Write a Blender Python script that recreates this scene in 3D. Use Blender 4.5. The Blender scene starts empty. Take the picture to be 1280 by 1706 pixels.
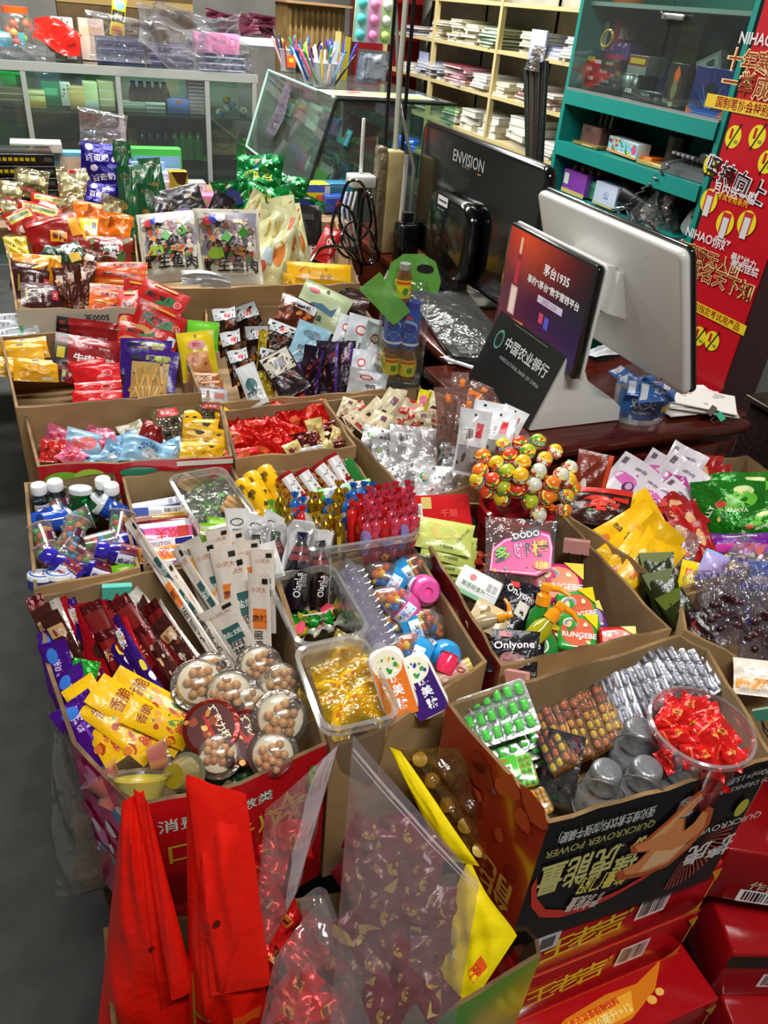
import bpy,math,random
from math import sin,cos,pi,radians,sqrt
from mathutils import Vector,Matrix
V=Vector
SC=bpy.context.scene
COL=SC.collection
# ------------------------------------------------------------------ camera
F,CX,CY,H=1288.0,640.0,853.0,1.45
AX=V((0.92717706,-0.13951773,0.34767443))
AY=V((-0.36573508,-0.53807006,0.75941982))
AZ=V((0.08112067,-0.83127337,-0.54991274))
CAM=V((0,0,H))
RIGHT=V((AX[0],AY[0],AZ[0]));DOWN=V((AX[1],AY[1],AZ[1]));FWD=V((AX[2],AY[2],AZ[2]))
cd=bpy.data.cameras.new('camera');cam=bpy.data.objects.new('camera',cd);COL.objects.link(cam)
cd.sensor_fit = 'VERTICAL';cd.sensor_height=36.0;cd.lens=F/1706.0*36.0
cd.clip_start=0.02;cd.clip_end=60
cam.matrix_world=Matrix(((RIGHT[0],-DOWN[0],-FWD[0],0),(RIGHT[1],-DOWN[1],-FWD[1],0),(RIGHT[2],-DOWN[2],-FWD[2],H),(0,0,0,1)))
SC.camera=cam
# ------------------------------------------------------------------ light and exposure
SC.view_settings.view_transform = 'Standard';SC.view_settings.look = 'None'
SC.view_settings.exposure=0.0;SC.view_settings.gamma=1.0;SC.view_settings.use_curve_mapping=False
SC.cycles.transparent_max_bounces=24;SC.cycles.max_bounces=7
SC.cycles.caustics_reflective=False;SC.cycles.caustics_refractive=False
w=bpy.data.worlds.new('world');SC.world=w;w.use_nodes=True
w.node_tree.nodes['Background'].inputs[0].default_value=(0.9,0.95,1,1)
w.node_tree.nodes['Background'].inputs[1].default_value=0.08
TUBES=[(0.25,-0.35,2.75,57),(0.3,2.3,2.75,48),(1.2,3.9,2.75,105),(-0.3,4.0,2.75,105)]
for (x,y,z,e) in TUBES:
 l=bpy.data.lights.new('fluorescent_light','AREA');l.shape = 'RECTANGLE';l.size=1.2;l.size_y=0.12;l.energy=e;l.color=(1.0,0.98,0.95)
 o=bpy.data.objects.new('fluorescent_light',l);COL.objects.link(o);o.location=(x,y,z-0.03)
# ------------------------------------------------------------------ pixel <-> place
def ray(px,py):
 c=RIGHT*(px-CX)+DOWN*(py-CY)+FWD*F
 return c.normalized()
def P(px,py,z):
 r=ray(px,py);return CAM+r*((z-H)/r.z)
def Pax(px,py,ax,v):
 r=ray(px,py);return CAM+r*((v-CAM[ax])/r[ax])
def proj(p):
 d=V(p)-CAM;k=d.dot(FWD)
 return V((CX+F*d.dot(RIGHT)/k,CY+F*d.dot(DOWN)/k))
def frame(o,r,u,n):
 return Matrix(((r[0],u[0],n[0],o[0]),(r[1],u[1],n[1],o[1]),(r[2],u[2],n[2],o[2]),(0,0,0,1)))
def pose(px,py,z,el=45,az=0,ang=0):
 """a place at height z under that pixel, facing up by el and turned by az from the viewer; ang: lean of its long axis"""
 o=P(px,py,z);r=(o-CAM).normalized()
 b=V((-r.x,-r.y,0)).normalized();a=radians(az)
 b=V((b.x*cos(a)-b.y*sin(a),b.x*sin(a)+b.y*cos(a),0))
 n=b*cos(radians(el))+V((0,0,sin(radians(el))))
 a=radians(ang);D=RIGHT*sin(a)-DOWN*cos(a)
 u=(r*D.dot(n)-D*r.dot(n)).normalized()
 return frame(o,u.cross(n),u,n)
def upright(px,py,z,yaw=0):
 o=P(px,py,z);r=V((o.x,o.y,0)).normalized();a=radians(yaw)
 n=V((-r.x*cos(a)+r.y*sin(a),-r.x*sin(a)-r.y*cos(a),0));u=V((0,0,1))
 return frame(o,u.cross(n),u,n)
def ppm(M,k):
 o=M.translation;a=V(M.col[k][:3]);e=0.004
 return (proj(o+a*e)-proj(o-a*e)).length/(2*e)
# ------------------------------------------------------------------ materials
def lin(h):
 h=h.lstrip('#');c=[int(h[i:i+2],16)/255 for i in (0,2,4)]
 return tuple(x/12.92 if x <= 0.04045 else ((x+0.055)/1.055) ** 2.4 for x in c)+(1,)
_M = {}
def mat(c,k='print',**kw):
 key=(c,k,tuple(sorted(kw.items())))
 if key in _M:return _M[key]
 m=bpy.data.materials.new(k + '_' + c.strip('#'));m.use_nodes=True;_M[key]=m
 nt=m.node_tree;N=nt.nodes;L=nt.links;b=N['Principled BSDF'];out=N['Material Output']
 col=lin(c);b.inputs['Base Color'].default_value=col
 def noise(s,d=2,co='Object'):
  t=N.new('ShaderNodeTexCoord');n=N.new('ShaderNodeTexNoise');n.inputs['Scale'].default_value=s;n.inputs['Detail'].default_value=d
  L.new(t.outputs[co],n.inputs['Vector']);return n
 def bump(n,st,dist):
  bp=N.new('ShaderNodeBump');bp.inputs['Strength'].default_value=st;bp.inputs['Distance'].default_value=dist
  L.new(n.outputs['Fac'],bp.inputs['Height']);L.new(bp.outputs[0],b.inputs['Normal']);return bp
 def vary(n,c2,lo=0.35,hi=0.65):
  r=N.new('ShaderNodeMapRange');r.inputs[1].default_value=lo;r.inputs[2].default_value=hi
  L.new(n.outputs['Fac'],r.inputs[0]);x=N.new('ShaderNodeMix');x.data_type = 'RGBA'
  x.inputs[6].default_value=col;x.inputs[7].default_value=lin(c2);L.new(r.outputs[0],x.inputs[0]);L.new(x.outputs[2],b.inputs['Base Color'])
 R=b.inputs['Roughness'];S=b.inputs['Specular IOR Level']
 if k == 'print':R.default_value=kw.get('r',0.35)
 elif k == 'paper':R.default_value=0.7;S.default_value=0.25
 elif k == 'gloss':R.default_value=0.16;b.inputs['Coat Weight'].default_value=0.3;b.inputs['Coat Roughness'].default_value=0.08
 elif k == 'film':
  R.default_value=kw.get('r',0.26);bump(noise(60,3),0.35,0.004)
 elif k == 'foil':
  R.default_value=kw.get('r',0.28);b.inputs['Metallic'].default_value=kw.get('m',0.3);bump(noise(70,2),0.5,0.006)
 elif k == 'metal':b.inputs['Metallic'].default_value=1;R.default_value=kw.get('r',0.3)
 elif k == 'card':
  R.default_value=0.75;S.default_value=0.2;n=noise(14,5);vary(n,kw.get('c2','#8a6c48'))
 elif k == 'wood':
  R.default_value=kw.get('r',0.3);t=N.new('ShaderNodeTexCoord');mp=N.new('ShaderNodeMapping');mp.inputs['Scale'].default_value=(3,30,30)
  n=N.new('ShaderNodeTexNoise');n.inputs['Scale'].default_value=4;n.inputs['Detail'].default_value=6
  L.new(t.outputs['Object'],mp.inputs[0]);L.new(mp.outputs[0],n.inputs['Vector']);vary(n,kw.get('c2','#2a0f0a'))
 elif k == 'concrete':
  R.default_value=0.8;n=noise(kw.get('s',9),8);vary(n,kw.get('c2','#3a3a38'),0.3,0.7);bump(noise(120,4),0.25,0.004)
 elif k == 'jelly':
  R.default_value=0.08;b.inputs['Transmission Weight'].default_value=0.35;b.inputs['Subsurface Weight'].default_value=0.3;b.inputs['Subsurface Radius'].default_value=(0.01,0.01,0.01)
 elif k == 'glow':
  b.inputs['Emission Color'].default_value=col;b.inputs['Emission Strength'].default_value=kw.get('e',1.0);R.default_value=0.2;b.inputs['Base Color'].default_value=(0.01,0.01,0.01,1)
 elif k in ('clear','wrap'):
  N.remove(b);tr=N.new('ShaderNodeBsdfTransparent');tr.inputs[0].default_value=col
  g=N.new('ShaderNodeBsdfGlossy');g.inputs['Roughness'].default_value=kw.get('r',0.08);g.inputs[0].default_value=(1,1,1,1)
  d=N.new('ShaderNodeBsdfDiffuse');d.inputs[0].default_value=lin(kw.get('haze','#e8e8e8'))
  lw=N.new('ShaderNodeLayerWeight');lw.inputs[0].default_value=kw.get('f',0.25)
  x1=N.new('ShaderNodeMixShader');x1.inputs[0].default_value=kw.get('h',kw.get('hz',0.05))
  x2=N.new('ShaderNodeMixShader');mr=N.new('ShaderNodeMapRange');mr.inputs[3].default_value=kw.get('lo',0.05);mr.inputs[4].default_value=kw.get('hi',0.6)
  L.new(tr.outputs[0],x1.inputs[1]);L.new(d.outputs[0],x1.inputs[2]);L.new(lw.outputs['Facing'],mr.inputs[0])
  L.new(mr.outputs[0],x2.inputs[0]);L.new(x1.outputs[0],x2.inputs[1]);L.new(g.outputs[0],x2.inputs[2]);L.new(x2.outputs[0],out.inputs[0])
  if k == 'wrap':
   n=noise(kw.get('s',25),3);bp=N.new('ShaderNodeBump');bp.inputs['Strength'].default_value=0.8;bp.inputs['Distance'].default_value=kw.get('d',0.02)
   L.new(n.outputs['Fac'],bp.inputs['Height'])
   for q in (g,d,lw):L.new(bp.outputs[0],q.inputs['Normal'])
 return m
CLEAR=lambda:mat('#f4f8f8','clear')
TUB=lambda:mat('#f2f2ee','clear',h=0.06,hi=0.5,r=0.15)
WRAP=lambda:mat('#f2f2f2','wrap',h=0.05,lo=0.06,hi=0.55)
GLASS=lambda:mat('#e2f0ea','clear',r=0.03,h=0.01,lo=0.05,hi=0.7)
# ------------------------------------------------------------------ mesh building
class MB:
 def __init__(s):s.v=[];s.f=[];s.m=[];s.mats=[];s.sm=[]
 def mi(s,m):
  if m not in s.mats:s.mats.append(m)
  return s.mats.index(m)
 def add(s,vs,fs,m,M=None,smooth=True):
  b=len(s.v);i=s.mi(m)
  s.v+=[(M@V(p)) if M is not None else V(p) for p in vs]
  for f in fs:s.f.append([b+k for k in f]);s.m.append(i);s.sm.append(smooth)
  return s
 def box(s,lo,hi,m,M=None,bev=0.0):
  (a,b,c),(d,e,f)=lo,hi
  if bev <= 0:
   vs=[(a,b,c),(d,b,c),(d,e,c),(a,e,c),(a,b,f),(d,b,f),(d,e,f),(a,e,f)]
   return s.add(vs,[(3,2,1,0),(4,5,6,7),(0,1,5,4),(1,2,6,5),(2,3,7,6),(3,0,4,7)],m,M,False)
  return s.rbox(lo,hi,bev,m,M,2,min(bev,(f-c)/2.01))
 def rbox(s,lo,hi,r,m,M=None,n=4,ez=None):
  """box with rounded upright corners (radius r) and rounded rims ez, along local z"""
  cx,cy=(lo[0]+hi[0])/2,(lo[1]+hi[1])/2;hx,hy=(hi[0]-lo[0])/2,(hi[1]-lo[1])/2
  ez=r*0.3 if ez is None else ez;r=min(r,hx * .999,hy * .999)
  lev=[]
  for k in range(3):
   t=k/2*pi/2;lev.append((lo[2]+ez*(1-sin(t)),ez*(1-cos(t))))
  lev=[(lo[2]+ez*(1-cos(pi/2*k/2)),ez*(1-sin(pi/2*k/2))) for k in range(3)]
  lev+=[(hi[2]-(z-lo[2]),i) for z,i in reversed(lev)]
  rings=[[(cx+x,cy+y,z) for x,y in rrect(hx-i,hy-i,max(r-i,1e-4),n)] for z,i in lev]
  return s.loft(rings,m,M,True,True,True)
 def loft(s,rings,m,M=None,cap0=False,cap1=False,smooth=True,closed=True):
  n=len(rings[0]);vs=[p for r in rings for p in r];fs=[]
  for k in range(len(rings)-1):
   for i in range(n if closed else n-1):
    j=(i+1) % n;fs.append((k*n+i,k*n+j,k*n+n+j,k*n+n+i))
  s.add(vs,fs,m,M,smooth)
  b=len(s.v)-len(vs);i=s.mi(m)
  if cap0:s.f.append(list(range(b+n-1,b-1,-1)));s.m.append(i);s.sm.append(False)
  if cap1:s.f.append(list(range(b+len(vs)-n,b+len(vs))));s.m.append(i);s.sm.append(False)
  return s
 def lathe(s,pr,m,seg=16,M=None,cap=True,smooth=True):
  """profile of (radius, height) round the local y axis"""
  rings=[[(r*sin(2*pi*i/seg),y,r*cos(2*pi*i/seg)) for i in range(seg)] for r,y in pr]
  return s.loft(rings,m,M,cap,cap,smooth)
 def ball(s,r,m,M=None,seg=10,ring=6,sc=(1,1,1)):
  rr=[[(sc[0]*r*sin(pi*k/ring)*sin(2*pi*i/seg),sc[1]*-r*cos(pi*k/ring),sc[2]*r*sin(pi*k/ring)*cos(2*pi*i/seg)) for i in range(seg)] for k in range(1,ring)]
  vs=[p for q in rr for p in q]+[(0,-r*sc[1],0),(0,r*sc[1],0)];n=len(vs);fs=[]
  for k in range(ring-2):
   for i in range(seg):fs.append((k*seg+i,k*seg+(i+1) % seg,k*seg+seg+(i+1) % seg,k*seg+seg+i))
  for i in range(seg):
   fs.append((n-2,(i+1) % seg,i));fs.append((n-1,(ring-2)*seg+i,(ring-2)*seg+(i+1) % seg))
  return s.add(vs,fs,m,M)
 def tube(s,pts,r,m,seg=8,M=None,cap=True):
  pts=[V(p) for p in pts];rings=[];up=None
  for k,p in enumerate(pts):
   d=(pts[min(k+1,len(pts)-1)]-pts[max(k-1,0)]).normalized()
   if up is None:up=d.orthogonal().normalized()
   a=(up-d*up.dot(d)).normalized();up=a;b=d.cross(a)
   rk=r[k] if isinstance(r,(list,tuple)) else r
   rings.append([p+(a*cos(2*pi*i/seg)+b*sin(2*pi*i/seg))*rk for i in range(seg)])
  return s.loft(rings,m,M,cap,cap)
 def prism(s,pts,z0,z1,m,M=None):
  n=len(pts)
  return s.add([(x,y,z0) for x,y in pts]+[(x,y,z1) for x,y in pts],[tuple(range(n-1,-1,-1)),tuple(range(n,2*n))]+[(i,(i+1) % n,n+(i+1) % n,n+i) for i in range(n)],m,M,False)
 def build(s,name,parent=None):
  me=bpy.data.meshes.new(name);me.from_pydata([tuple(p) for p in s.v],[],s.f)
  for m in s.mats:me.materials.append(m)
  me.polygons.foreach_set('material_index',s.m);me.polygons.foreach_set('use_smooth',s.sm);me.update();me.set_sharp_from_angle(angle=radians(48))
  o=bpy.data.objects.new(name,me);COL.objects.link(o)
  if parent is not None:o.parent=parent
  return o
def rrect(hx,hy,r,n=4):
 out=[]
 for q,(sx,sy) in enumerate(((1,1),(-1,1),(-1,-1),(1,-1))):
  for k in range(n+1):
   a=pi/2*(q+k/n);out.append((sx*(hx-r)+r*cos(a),sy*(hy-r)+r*sin(a)))
 return out
# ------------------------------------------------------------------ things
def tag(o,label,cat,group=None):
 o['label']=label;o['category']=cat
 if group:o['group']=group
 return o
def empty(name,M=None):
 o=bpy.data.objects.new(name,None);COL.objects.link(o);o.empty_display_size=0.01
 if M is not None:o.matrix_world=M
 return o
def thing(name,label,cat,M=None,group=None):return tag(empty(name,M),label,cat,group)
def struct(o):o['kind'] = 'structure';return o
def clone(root):
 r=root.copy();COL.objects.link(r)
 for ch in root.children:
  c=ch.copy();COL.objects.link(c);c.parent=r
  for g in ch.children:
   d=g.copy();COL.objects.link(d);d.parent=c
 return r
class Kind:
 """one kind of goods: built once (or in a few variants), then copied with all its parts"""
 def __init__(s,name,cat,w,h,make,var=1,sheet=False):
  s.sheet=sheet;s.name,s.cat,s.w,s.h,s.make,s.var=name,cat,w,h,make,var;s.roots=[];s.n=0
 def new(s,M,label,group=None):
  if len(s.roots)<s.var:
   r=empty(s.name);s.make(r,len(s.roots));s.roots.append(r)
  else:r=clone(s.roots[s.n % s.var])
  s.n+=1;r.matrix_world=M;tag(r,label,s.cat,group);return r
 def at(s,label,px,py,z,hpx,ang=0,el=45,az=0,wpx=None,group=None,flip=False,up=False):
  if s.sheet and group:j=int(px*7.3+py*3.7);az+=j % 31-15;ang+=j % 9-4;el+=j % 13-6
  M=upright(px,py,z,az) if up else pose(px,py,z,el,az,ang)
  k=F/(M.translation-CAM).dot(FWD)
  sy=hpx/(ppm(M,1) if s.sheet else k)/s.h;sx=(wpx/(ppm(M,0) if s.sheet else k)/s.w) if wpx and s.sheet else sy
  sz=(sx+sy)/2
  if wpx is None:sz=sx
  return s.new(M@Matrix.Diagonal((-sx if flip else sx,sy,sz,1)),label,group)
ORD=['','second','third','fourth','fifth','sixth','seventh','eighth','ninth','tenth','eleventh','twelfth','thirteenth','fourteenth','fifteenth','sixteenth','seventeenth','eighteenth','nineteenth','twentieth']
def ordn(i,n,a,b,short):
 if i==0:return a
 if i==n-1:return b
 return f'{ORD[i]} from {short}'
def label_row(objs,desc,where='',axis='x'):
 """labels for look-alikes by their order from the left (or from the top)"""
 k=0 if axis == 'x' else 1
 s=sorted(objs,key=lambda o:proj(o.matrix_world.translation)[k]);n=len(s)
 for i,o in enumerate(s):
  t=ordn(i,n,'leftmost','rightmost','left') if k==0 else ordn(i,n,'topmost','lowest','top')
  o['label']=f'{desc}, {t} {where}'.strip()
def label_grid(objs,desc,where,rows):
 """labels for a heap: row from the back, place from the left"""
 s=sorted(objs,key=lambda o:proj(o.matrix_world.translation)[1]);n=len(s);k=0
 for r in range(rows):
  m=(n*(r+1)) // rows;row=s[k:m];k=m
  nm = 'back row' if r==0 else 'front row' if r==rows-1 else 'middle row' if rows==3 else f'{ORD[r]} row'
  label_row(row,desc,f'in {nm} {where}')
# ------------------------------------------------------------------ printed matter
_T = {}
_tc=bpy.data.curves.new('lettering','FONT');_tc.resolution_u=2;_tc.align_x = 'CENTER';_tc.align_y = 'CENTER'
_to=bpy.data.objects.new('lettering',_tc)
def text2d(s,bold=0.012):
 bold = .045 if bold >= .07 else min(bold,.02)
 if (s,bold) not in _T:
  _tc.body=s;_tc.offset=bold;m=_to.to_mesh()
  vs=[(v.co.x,v.co.y-0.04) for v in m.vertices];fs=[tuple(p.vertices) for p in m.polygons];_to.to_mesh_clear()
  _T[(s,bold)]=(vs,fs)
 return _T[(s,bold)]
def rot2(vs,x,y,a):
 c,d=cos(radians(a)),sin(radians(a));return [(x+p*c-q*d,y+p*d+q*c) for p,q in vs]
def grid2(w,h,step):
 nx=max(1,int(abs(w)/step + .5));ny=max(1,int(abs(h)/step + .5))
 vs=[(w*(i/nx - .5),h*(j/ny - .5)) for j in range(ny+1) for i in range(nx+1)]
 return vs,[(j*(nx+1)+i,j*(nx+1)+i+1,(j+1)*(nx+1)+i+1,(j+1)*(nx+1)+i) for j in range(ny) for i in range(nx)]
def artwork(mb,items,w,h,surf,k='print',eps=0.0004,step=None,**kw):
 """prints items (shares of w and h) on a surface surf(x, y, lift)"""
 step=step or min(w,h)/10
 for q,it in enumerate(items):
  t=it[0];out=[]
  if t == 'R':
   _,x,y,a,b,c=it[:6];g,fs=grid2(a*w,b*h,step);out.append((rot2(g,x*w,y*h,it[6] if len(it)>6 else 0),fs,c))
  elif t == 'E':
   _,x,y,a,b,c=it[:6];n=20;vs=[(0,0)];fs=[]
   for j in (1,2):
    vs+=[(a*w*j/2*cos(2*pi*i/n),b*h*j/2*sin(2*pi*i/n)) for i in range(n)]
   for i in range(n):
    i2=(i+1) % n;fs+=[(0,1+i,1+i2),(1+i,1+n+i,1+n+i2,1+i2)]
   out.append((rot2(vs,x*w,y*h,it[6] if len(it)>6 else 0),fs,c))
  elif t == 'P':
   _,pts,c=it;out.append(([(x*w,y*h) for x,y in pts],[tuple(range(len(pts)))],c))
  elif t == 'T':
   _,s,x,y,sz,c=it[:6];vs,fs=text2d(s,it[7] if len(it)>7 else 0.012);sz *= h
   wd=it[8] if len(it)>8 else 1
   out.append((rot2([(a*sz*wd,b*sz) for a,b in vs],x*w,y*h,it[6] if len(it)>6 else 0),fs,c))
  elif t == 'B':
   _,x,y,a,b=it[:5];ro=it[5] if len(it)>5 else 0;g,fs=grid2(a*w,b*h,step);out.append((rot2(g,x*w,y*h,ro),fs,'#f4f4f4'))
   rr=random.Random(7);p=-.42
   while p < .4:
    bw=rr.choice((.02,.035,.05));g=[(a*w*p,-b*h * .36),(a*w*(p+bw),-b*h * .36),(a*w*(p+bw),b*h * .4),(a*w*p,b*h * .4)]
    out.append((rot2(g,x*w,y*h,ro),[(0,1,2,3)],'#1a1a1a'));p+=bw+rr.choice((.02,.04))
  elif t == 'S':
   _,sd,x,y,a,b,n,cs=it;rr=random.Random(sd)
   for i in range(n):
    ex,ey=x+(rr.random() - .5)*a,y+(rr.random() - .5)*b;s1=(0.06 + .12*rr.random())*min(a*w,b*h);m=rr.randint(6,9)
    s2=s1*(.5+rr.random());ro=rr.random()*180
    g=[(s1*cos(2*pi*j/m)*(.7 + .5*rr.random()),s2*sin(2*pi*j/m)*(.7 + .5*rr.random())) for j in range(m)]
    out.append((rot2(g,ex*w,ey*h,ro),[tuple(range(m))],rr.choice(cs)))
  elif t == 'G':
   _,x,y,a,b,nx,ny,fn=it
   for j in range(ny):
    for i in range(nx):out.append(([(w*(x+a*((i+q)/nx - .5)),h*(y+b*((j+r)/ny - .5))) for q,r in ((0,0),(1,0),(1,1),(0,1))],[(0,1,2,3)],fn(i/(nx-1),j/(ny-1))))
  for j,(vs,fs,c) in enumerate(out):
   lift=eps*(1+q+(0.3*(j % 7) if t in 'BS' else 0))
   mb.add([surf(x,y,lift) for x,y in vs],fs,mat(c,k,**kw))
def flat(x,y,l):return (x,y,l)
def printed(parent,items,w,h,surf=flat,name='printed_pattern',M=None,k='print',**kw):
 mb=MB();artwork(mb,items,w,h,surf,k,**kw);o=mb.build(name,parent)
 if M is not None:o.matrix_local=M
 return o
# ------------------------------------------------------------------ bags and packets
def pouch_surf(w,h,t,seed,seal=.09,side=.05,bend=0.0,crump=.12,twist=0.0):
 rr=random.Random(seed);K=[(rr.uniform(-1,1)*3.2*pi/w,rr.uniform(-1,1)*2.6*pi/h*1.3,rr.uniform(0,6.3),rr.uniform(.4,1)) for _ in range(5)]
 def prof(u,v):
  a=max(0,1-(abs(2*u)/(1-side)) ** 2.4);b=max(0,1-(abs(2*v)/(1-2*seal)) ** 2.6)
  return (a*b) ** .6
 def s(x,y,l,sgn=1):
  u,v=x/w,y/h;p=prof(u,v)
  c=sum(A*(1-2*abs(sin(kx*x+ky*y+f))) for kx,ky,f,A in K)/5
  mid=bend*h*(v + .5) ** 2-bend*h * .3+crump*t * .45*sin(K[0][0]*x * .6+K[0][1]*y * .5+K[0][2])+twist*w*u*(v)*2
  z=mid+sgn*(t/2*p+crump*t*c*p ** .5)+sgn*(l + .0006)
  sx=1 - .10*(t/w)*(1-(2*v) ** 2)*2
  return (x*sx,y,z)
 return s
def pouch_mesh(mb,w,h,s,m,mb2=None,nu=14,nv=18,zig=0.0):
 vs=[];fs=[];id = {}
 for k,sg in enumerate((1,-1)):
  for j in range(nv+1):
   for i in range(nu+1):
    edge=i in (0,nu) or j in (0,nv)
    if edge and k==1:id[k,i,j]=id[0,i,j];continue
    x,y=w*(i/nu - .5),h*(j/nv - .5)
    if zig and j in (0,nv) and i % 2:y *= 1-zig
    p=list(s(x,y,0,sg))
    if edge:p[2] -= .0006
    id[k,i,j]=len(vs);vs.append(p)
 mats=[]
 for k in (0,1):
  for j in range(nv):
   for i in range(nu):
    q=[id[k,i,j],id[k,i+1,j],id[k,i+1,j+1],id[k,i,j+1]]
    fs.append(q if k==0 else q[::-1]);mats.append(k)
 n0=len(fs) // 2
 b=len(mb.v);mb.add(vs,fs[:n0],m);i2=mb.mi(mb2 or m)
 for f in fs[n0:]:mb.f.append([b+q for q in f]);mb.m.append(i2);mb.sm.append(True)
def pouch(name,cat,c,art=(),w=.1,h=.14,t=.02,fin='film',back=None,var=3,seed=0,hole=None,akw=None,zig=0,**kw):
 def make(root,i):
  q=dict(kw);q.setdefault('bend',(.0,.14,-.12)[i % 3] if t > .009 else 0.05);q.setdefault('twist',(.0,-.12,.12)[i % 3]);q['crump']=q.get('crump',.12)*1.35;s=pouch_surf(w,h,t,seed*17+i*5+3,**q);mb=MB()
  m=c if not isinstance(c,str) else mat(c,fin)
  pouch_mesh(mb,w,h,s,m,back if back is None or not isinstance(back,str) else mat(back,fin),zig=zig);mb.build('bag' if w > .08 else 'wrapper',root)
  it=list(art)
  if hole:it.append(('E',0,hole,.035,.035*w/h,'#151515'))
  if it:printed(root,it,w,h,s,**(akw or {}))
 return Kind(name,cat,w,h,make,var,True)
# ------------------------------------------------------------------ the room
def slab(name,lo,hi,m):return struct(MB().box(lo,hi,m).build(name))
PLASTER=mat('#8d8d88','concrete',c2='#6f6f6a',s=3)
slab('floor',(-2.1,-2.6,-0.1),(2.6,6.5,0),mat('#383836','concrete',c2='#262624',s=14))
slab('ceiling',(-2.1,-2.6,3.0),(2.6,6.5,3.1),mat('#dcdcd6','paper'))
slab('wall_right',(2.5,-2.6,0),(2.6,6.5,3.0),mat('#b4b4ae','concrete',c2='#8c8c86',s=3))
slab('wall_left',(-2.1,-2.6,0),(-2.0,6.5,3.0),PLASTER)
slab('wall_back',(-2.1,6.4,0),(2.6,6.5,3.0),PLASTER)
slab('wall_front',(-2.1,-2.6,0),(2.6,-2.5,3.0),PLASTER)
for k,(x,y,z,e) in enumerate(TUBES):
 t=thing('ceiling_light',f'white fluorescent tube fitting on the ceiling, {["over the front boxes", "over the rear boxes", "over the glass counter", "over the aluminium showcase"][k]}','light',Matrix.Translation((x,y,2.75)),'ceiling lights')
 MB().box((-.62,-.03,.02),(.62,.03,.25),mat('#e8e8e8')).build('fitting',t)
 MB().tube([(-.6,0,0),(.6,0,0)],.014,mat('#ffffff','glow',e=3.0),8).build('light_tube',t)
# ------------------------------------------------------------------ tables under the boxes
WOODP=mat('#8a6a45','wood',c2='#5a3f26',r=.6);DARKW=mat('#5b2014','wood',c2='#3a120c',r=.18)
def table(label,x0,x1,y0,y1,z,ny,name='plank_table'):
 t=thing(name,label,'table',Matrix.Translation(((x0+x1)/2,(y0+y1)/2,0)))
 hx,hy=(x1-x0)/2,(y1-y0)/2;mb=MB()
 for i in range(ny):
  a=-hy+2*hy*i/ny;mb.box((-hx,a,z - .03),(hx,a+2*hy/ny - .004,z),WOODP)
 mb.build('plank_top',t)
 for sx in (-1,1):
  MB().box((sx*(hx - .05) - .02,-hy + .02,z - .08),(sx*(hx - .05) + .02,hy - .02,z - .03),WOODP).build('bearer',t)
  for sy in (-1,1):MB().box((sx*(hx - .05) - .025,sy*(hy - .06) - .025,0),(sx*(hx - .05) + .025,sy*(hy - .06) + .025,z - .08),WOODP).build('leg',t)
 return t
table('rough wooden plank platform carrying the rows of snack cartons',-.088,.62,.66,2.62,.45,14)
table('rough wooden platform under the cartons by the cash counter',.63,1.3,.62,1.03,.45,4)
table('low wooden table with boxes and toys in front of the showcase',-.6,1.02,2.76,3.42,.76,6)
# ------------------------------------------------------------------ cardboard cartons
CARD=mat('#a98b62','card',c2='#987a52');CARDIN=mat('#9c8260','card',c2='#88704e');EDGE=mat('#8d7048','card',c2='#54402a')
def carton(label,pts,z,zf,zb=.452,out=None,tear=.004,sub=8,group='open cartons of sweets',th=.005,inn=None,seed=1,name='cardboard_box',rz=None):
 """open carton: rim corners given in order, walls of real thickness with a torn edge; out: outside print of each wall"""
 W=[P(p[0],p[1],p[2] if len(p)>2 else z) if not isinstance(p,V) else p for p in pts]
 n=len(W);cx=sum((p for p in W),V())/n
 area=sum(W[i].x*W[(i+1) % n].y-W[(i+1) % n].x*W[i].y for i in range(n));sg=1 if area>0 else -1
 inner=[]
 for i in range(n):
  a=(W[i]-W[i-1]);b=(W[(i+1) % n]-W[i]);na=V((-a.y,a.x,0)).normalized()*sg;nb=V((-b.y,b.x,0)).normalized()*sg
  m=(na+nb).normalized();inner.append(W[i]+m*th/max(.4,m.dot(na)))
 base=V((cx.x,cx.y,zb));root=thing(name,label,'box',Matrix.Translation(base),group);rr=random.Random(seed)
 outm=out or [CARD]*n
 for i in range(n):
  j=(i+1) % n;mb=MB();k=max(2,int((W[j]-W[i]).length / .03));jit=[0]+[rr.uniform(-tear,tear * .6) for _ in range(k-1)]+[0]
  O=[W[i].lerp(W[j],q/k)+V((0,0,jit[q])) for q in range(k+1)];I=[inner[i].lerp(inner[j],q/k)+V((0,0,jit[q])) for q in range(k+1)]
  lo=lambda p,zz:V((p.x,p.y,zz))
  def strip(A,B,m,fl):
   vs=[p-base for p in A]+[p-base for p in B];q=len(A);mb.add(vs,[(a,a+1,q+a+1,q+a)[::fl] for a in range(q-1)],m,None,False)
  strip([lo(p,zb) for p in O],O,outm[i],sg);strip(I,[lo(p,zb) for p in I],inn or CARDIN,sg);strip(O,I,EDGE,sg)
  mb.build('side_panel',root)
 mb=MB();mb.add([V((p.x,p.y,zf))-base for p in inner]+[V((p.x,p.y,zf - .004))-base for p in inner],[tuple(range(n))[::sg],tuple(range(n,2*n))[::-sg]]+[(a,(a+1) % n,n+(a+1) % n,n+a) for a in range(n)],inn or CARDIN,None,False);mb.build('base_panel',root)
 return root,W
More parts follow.
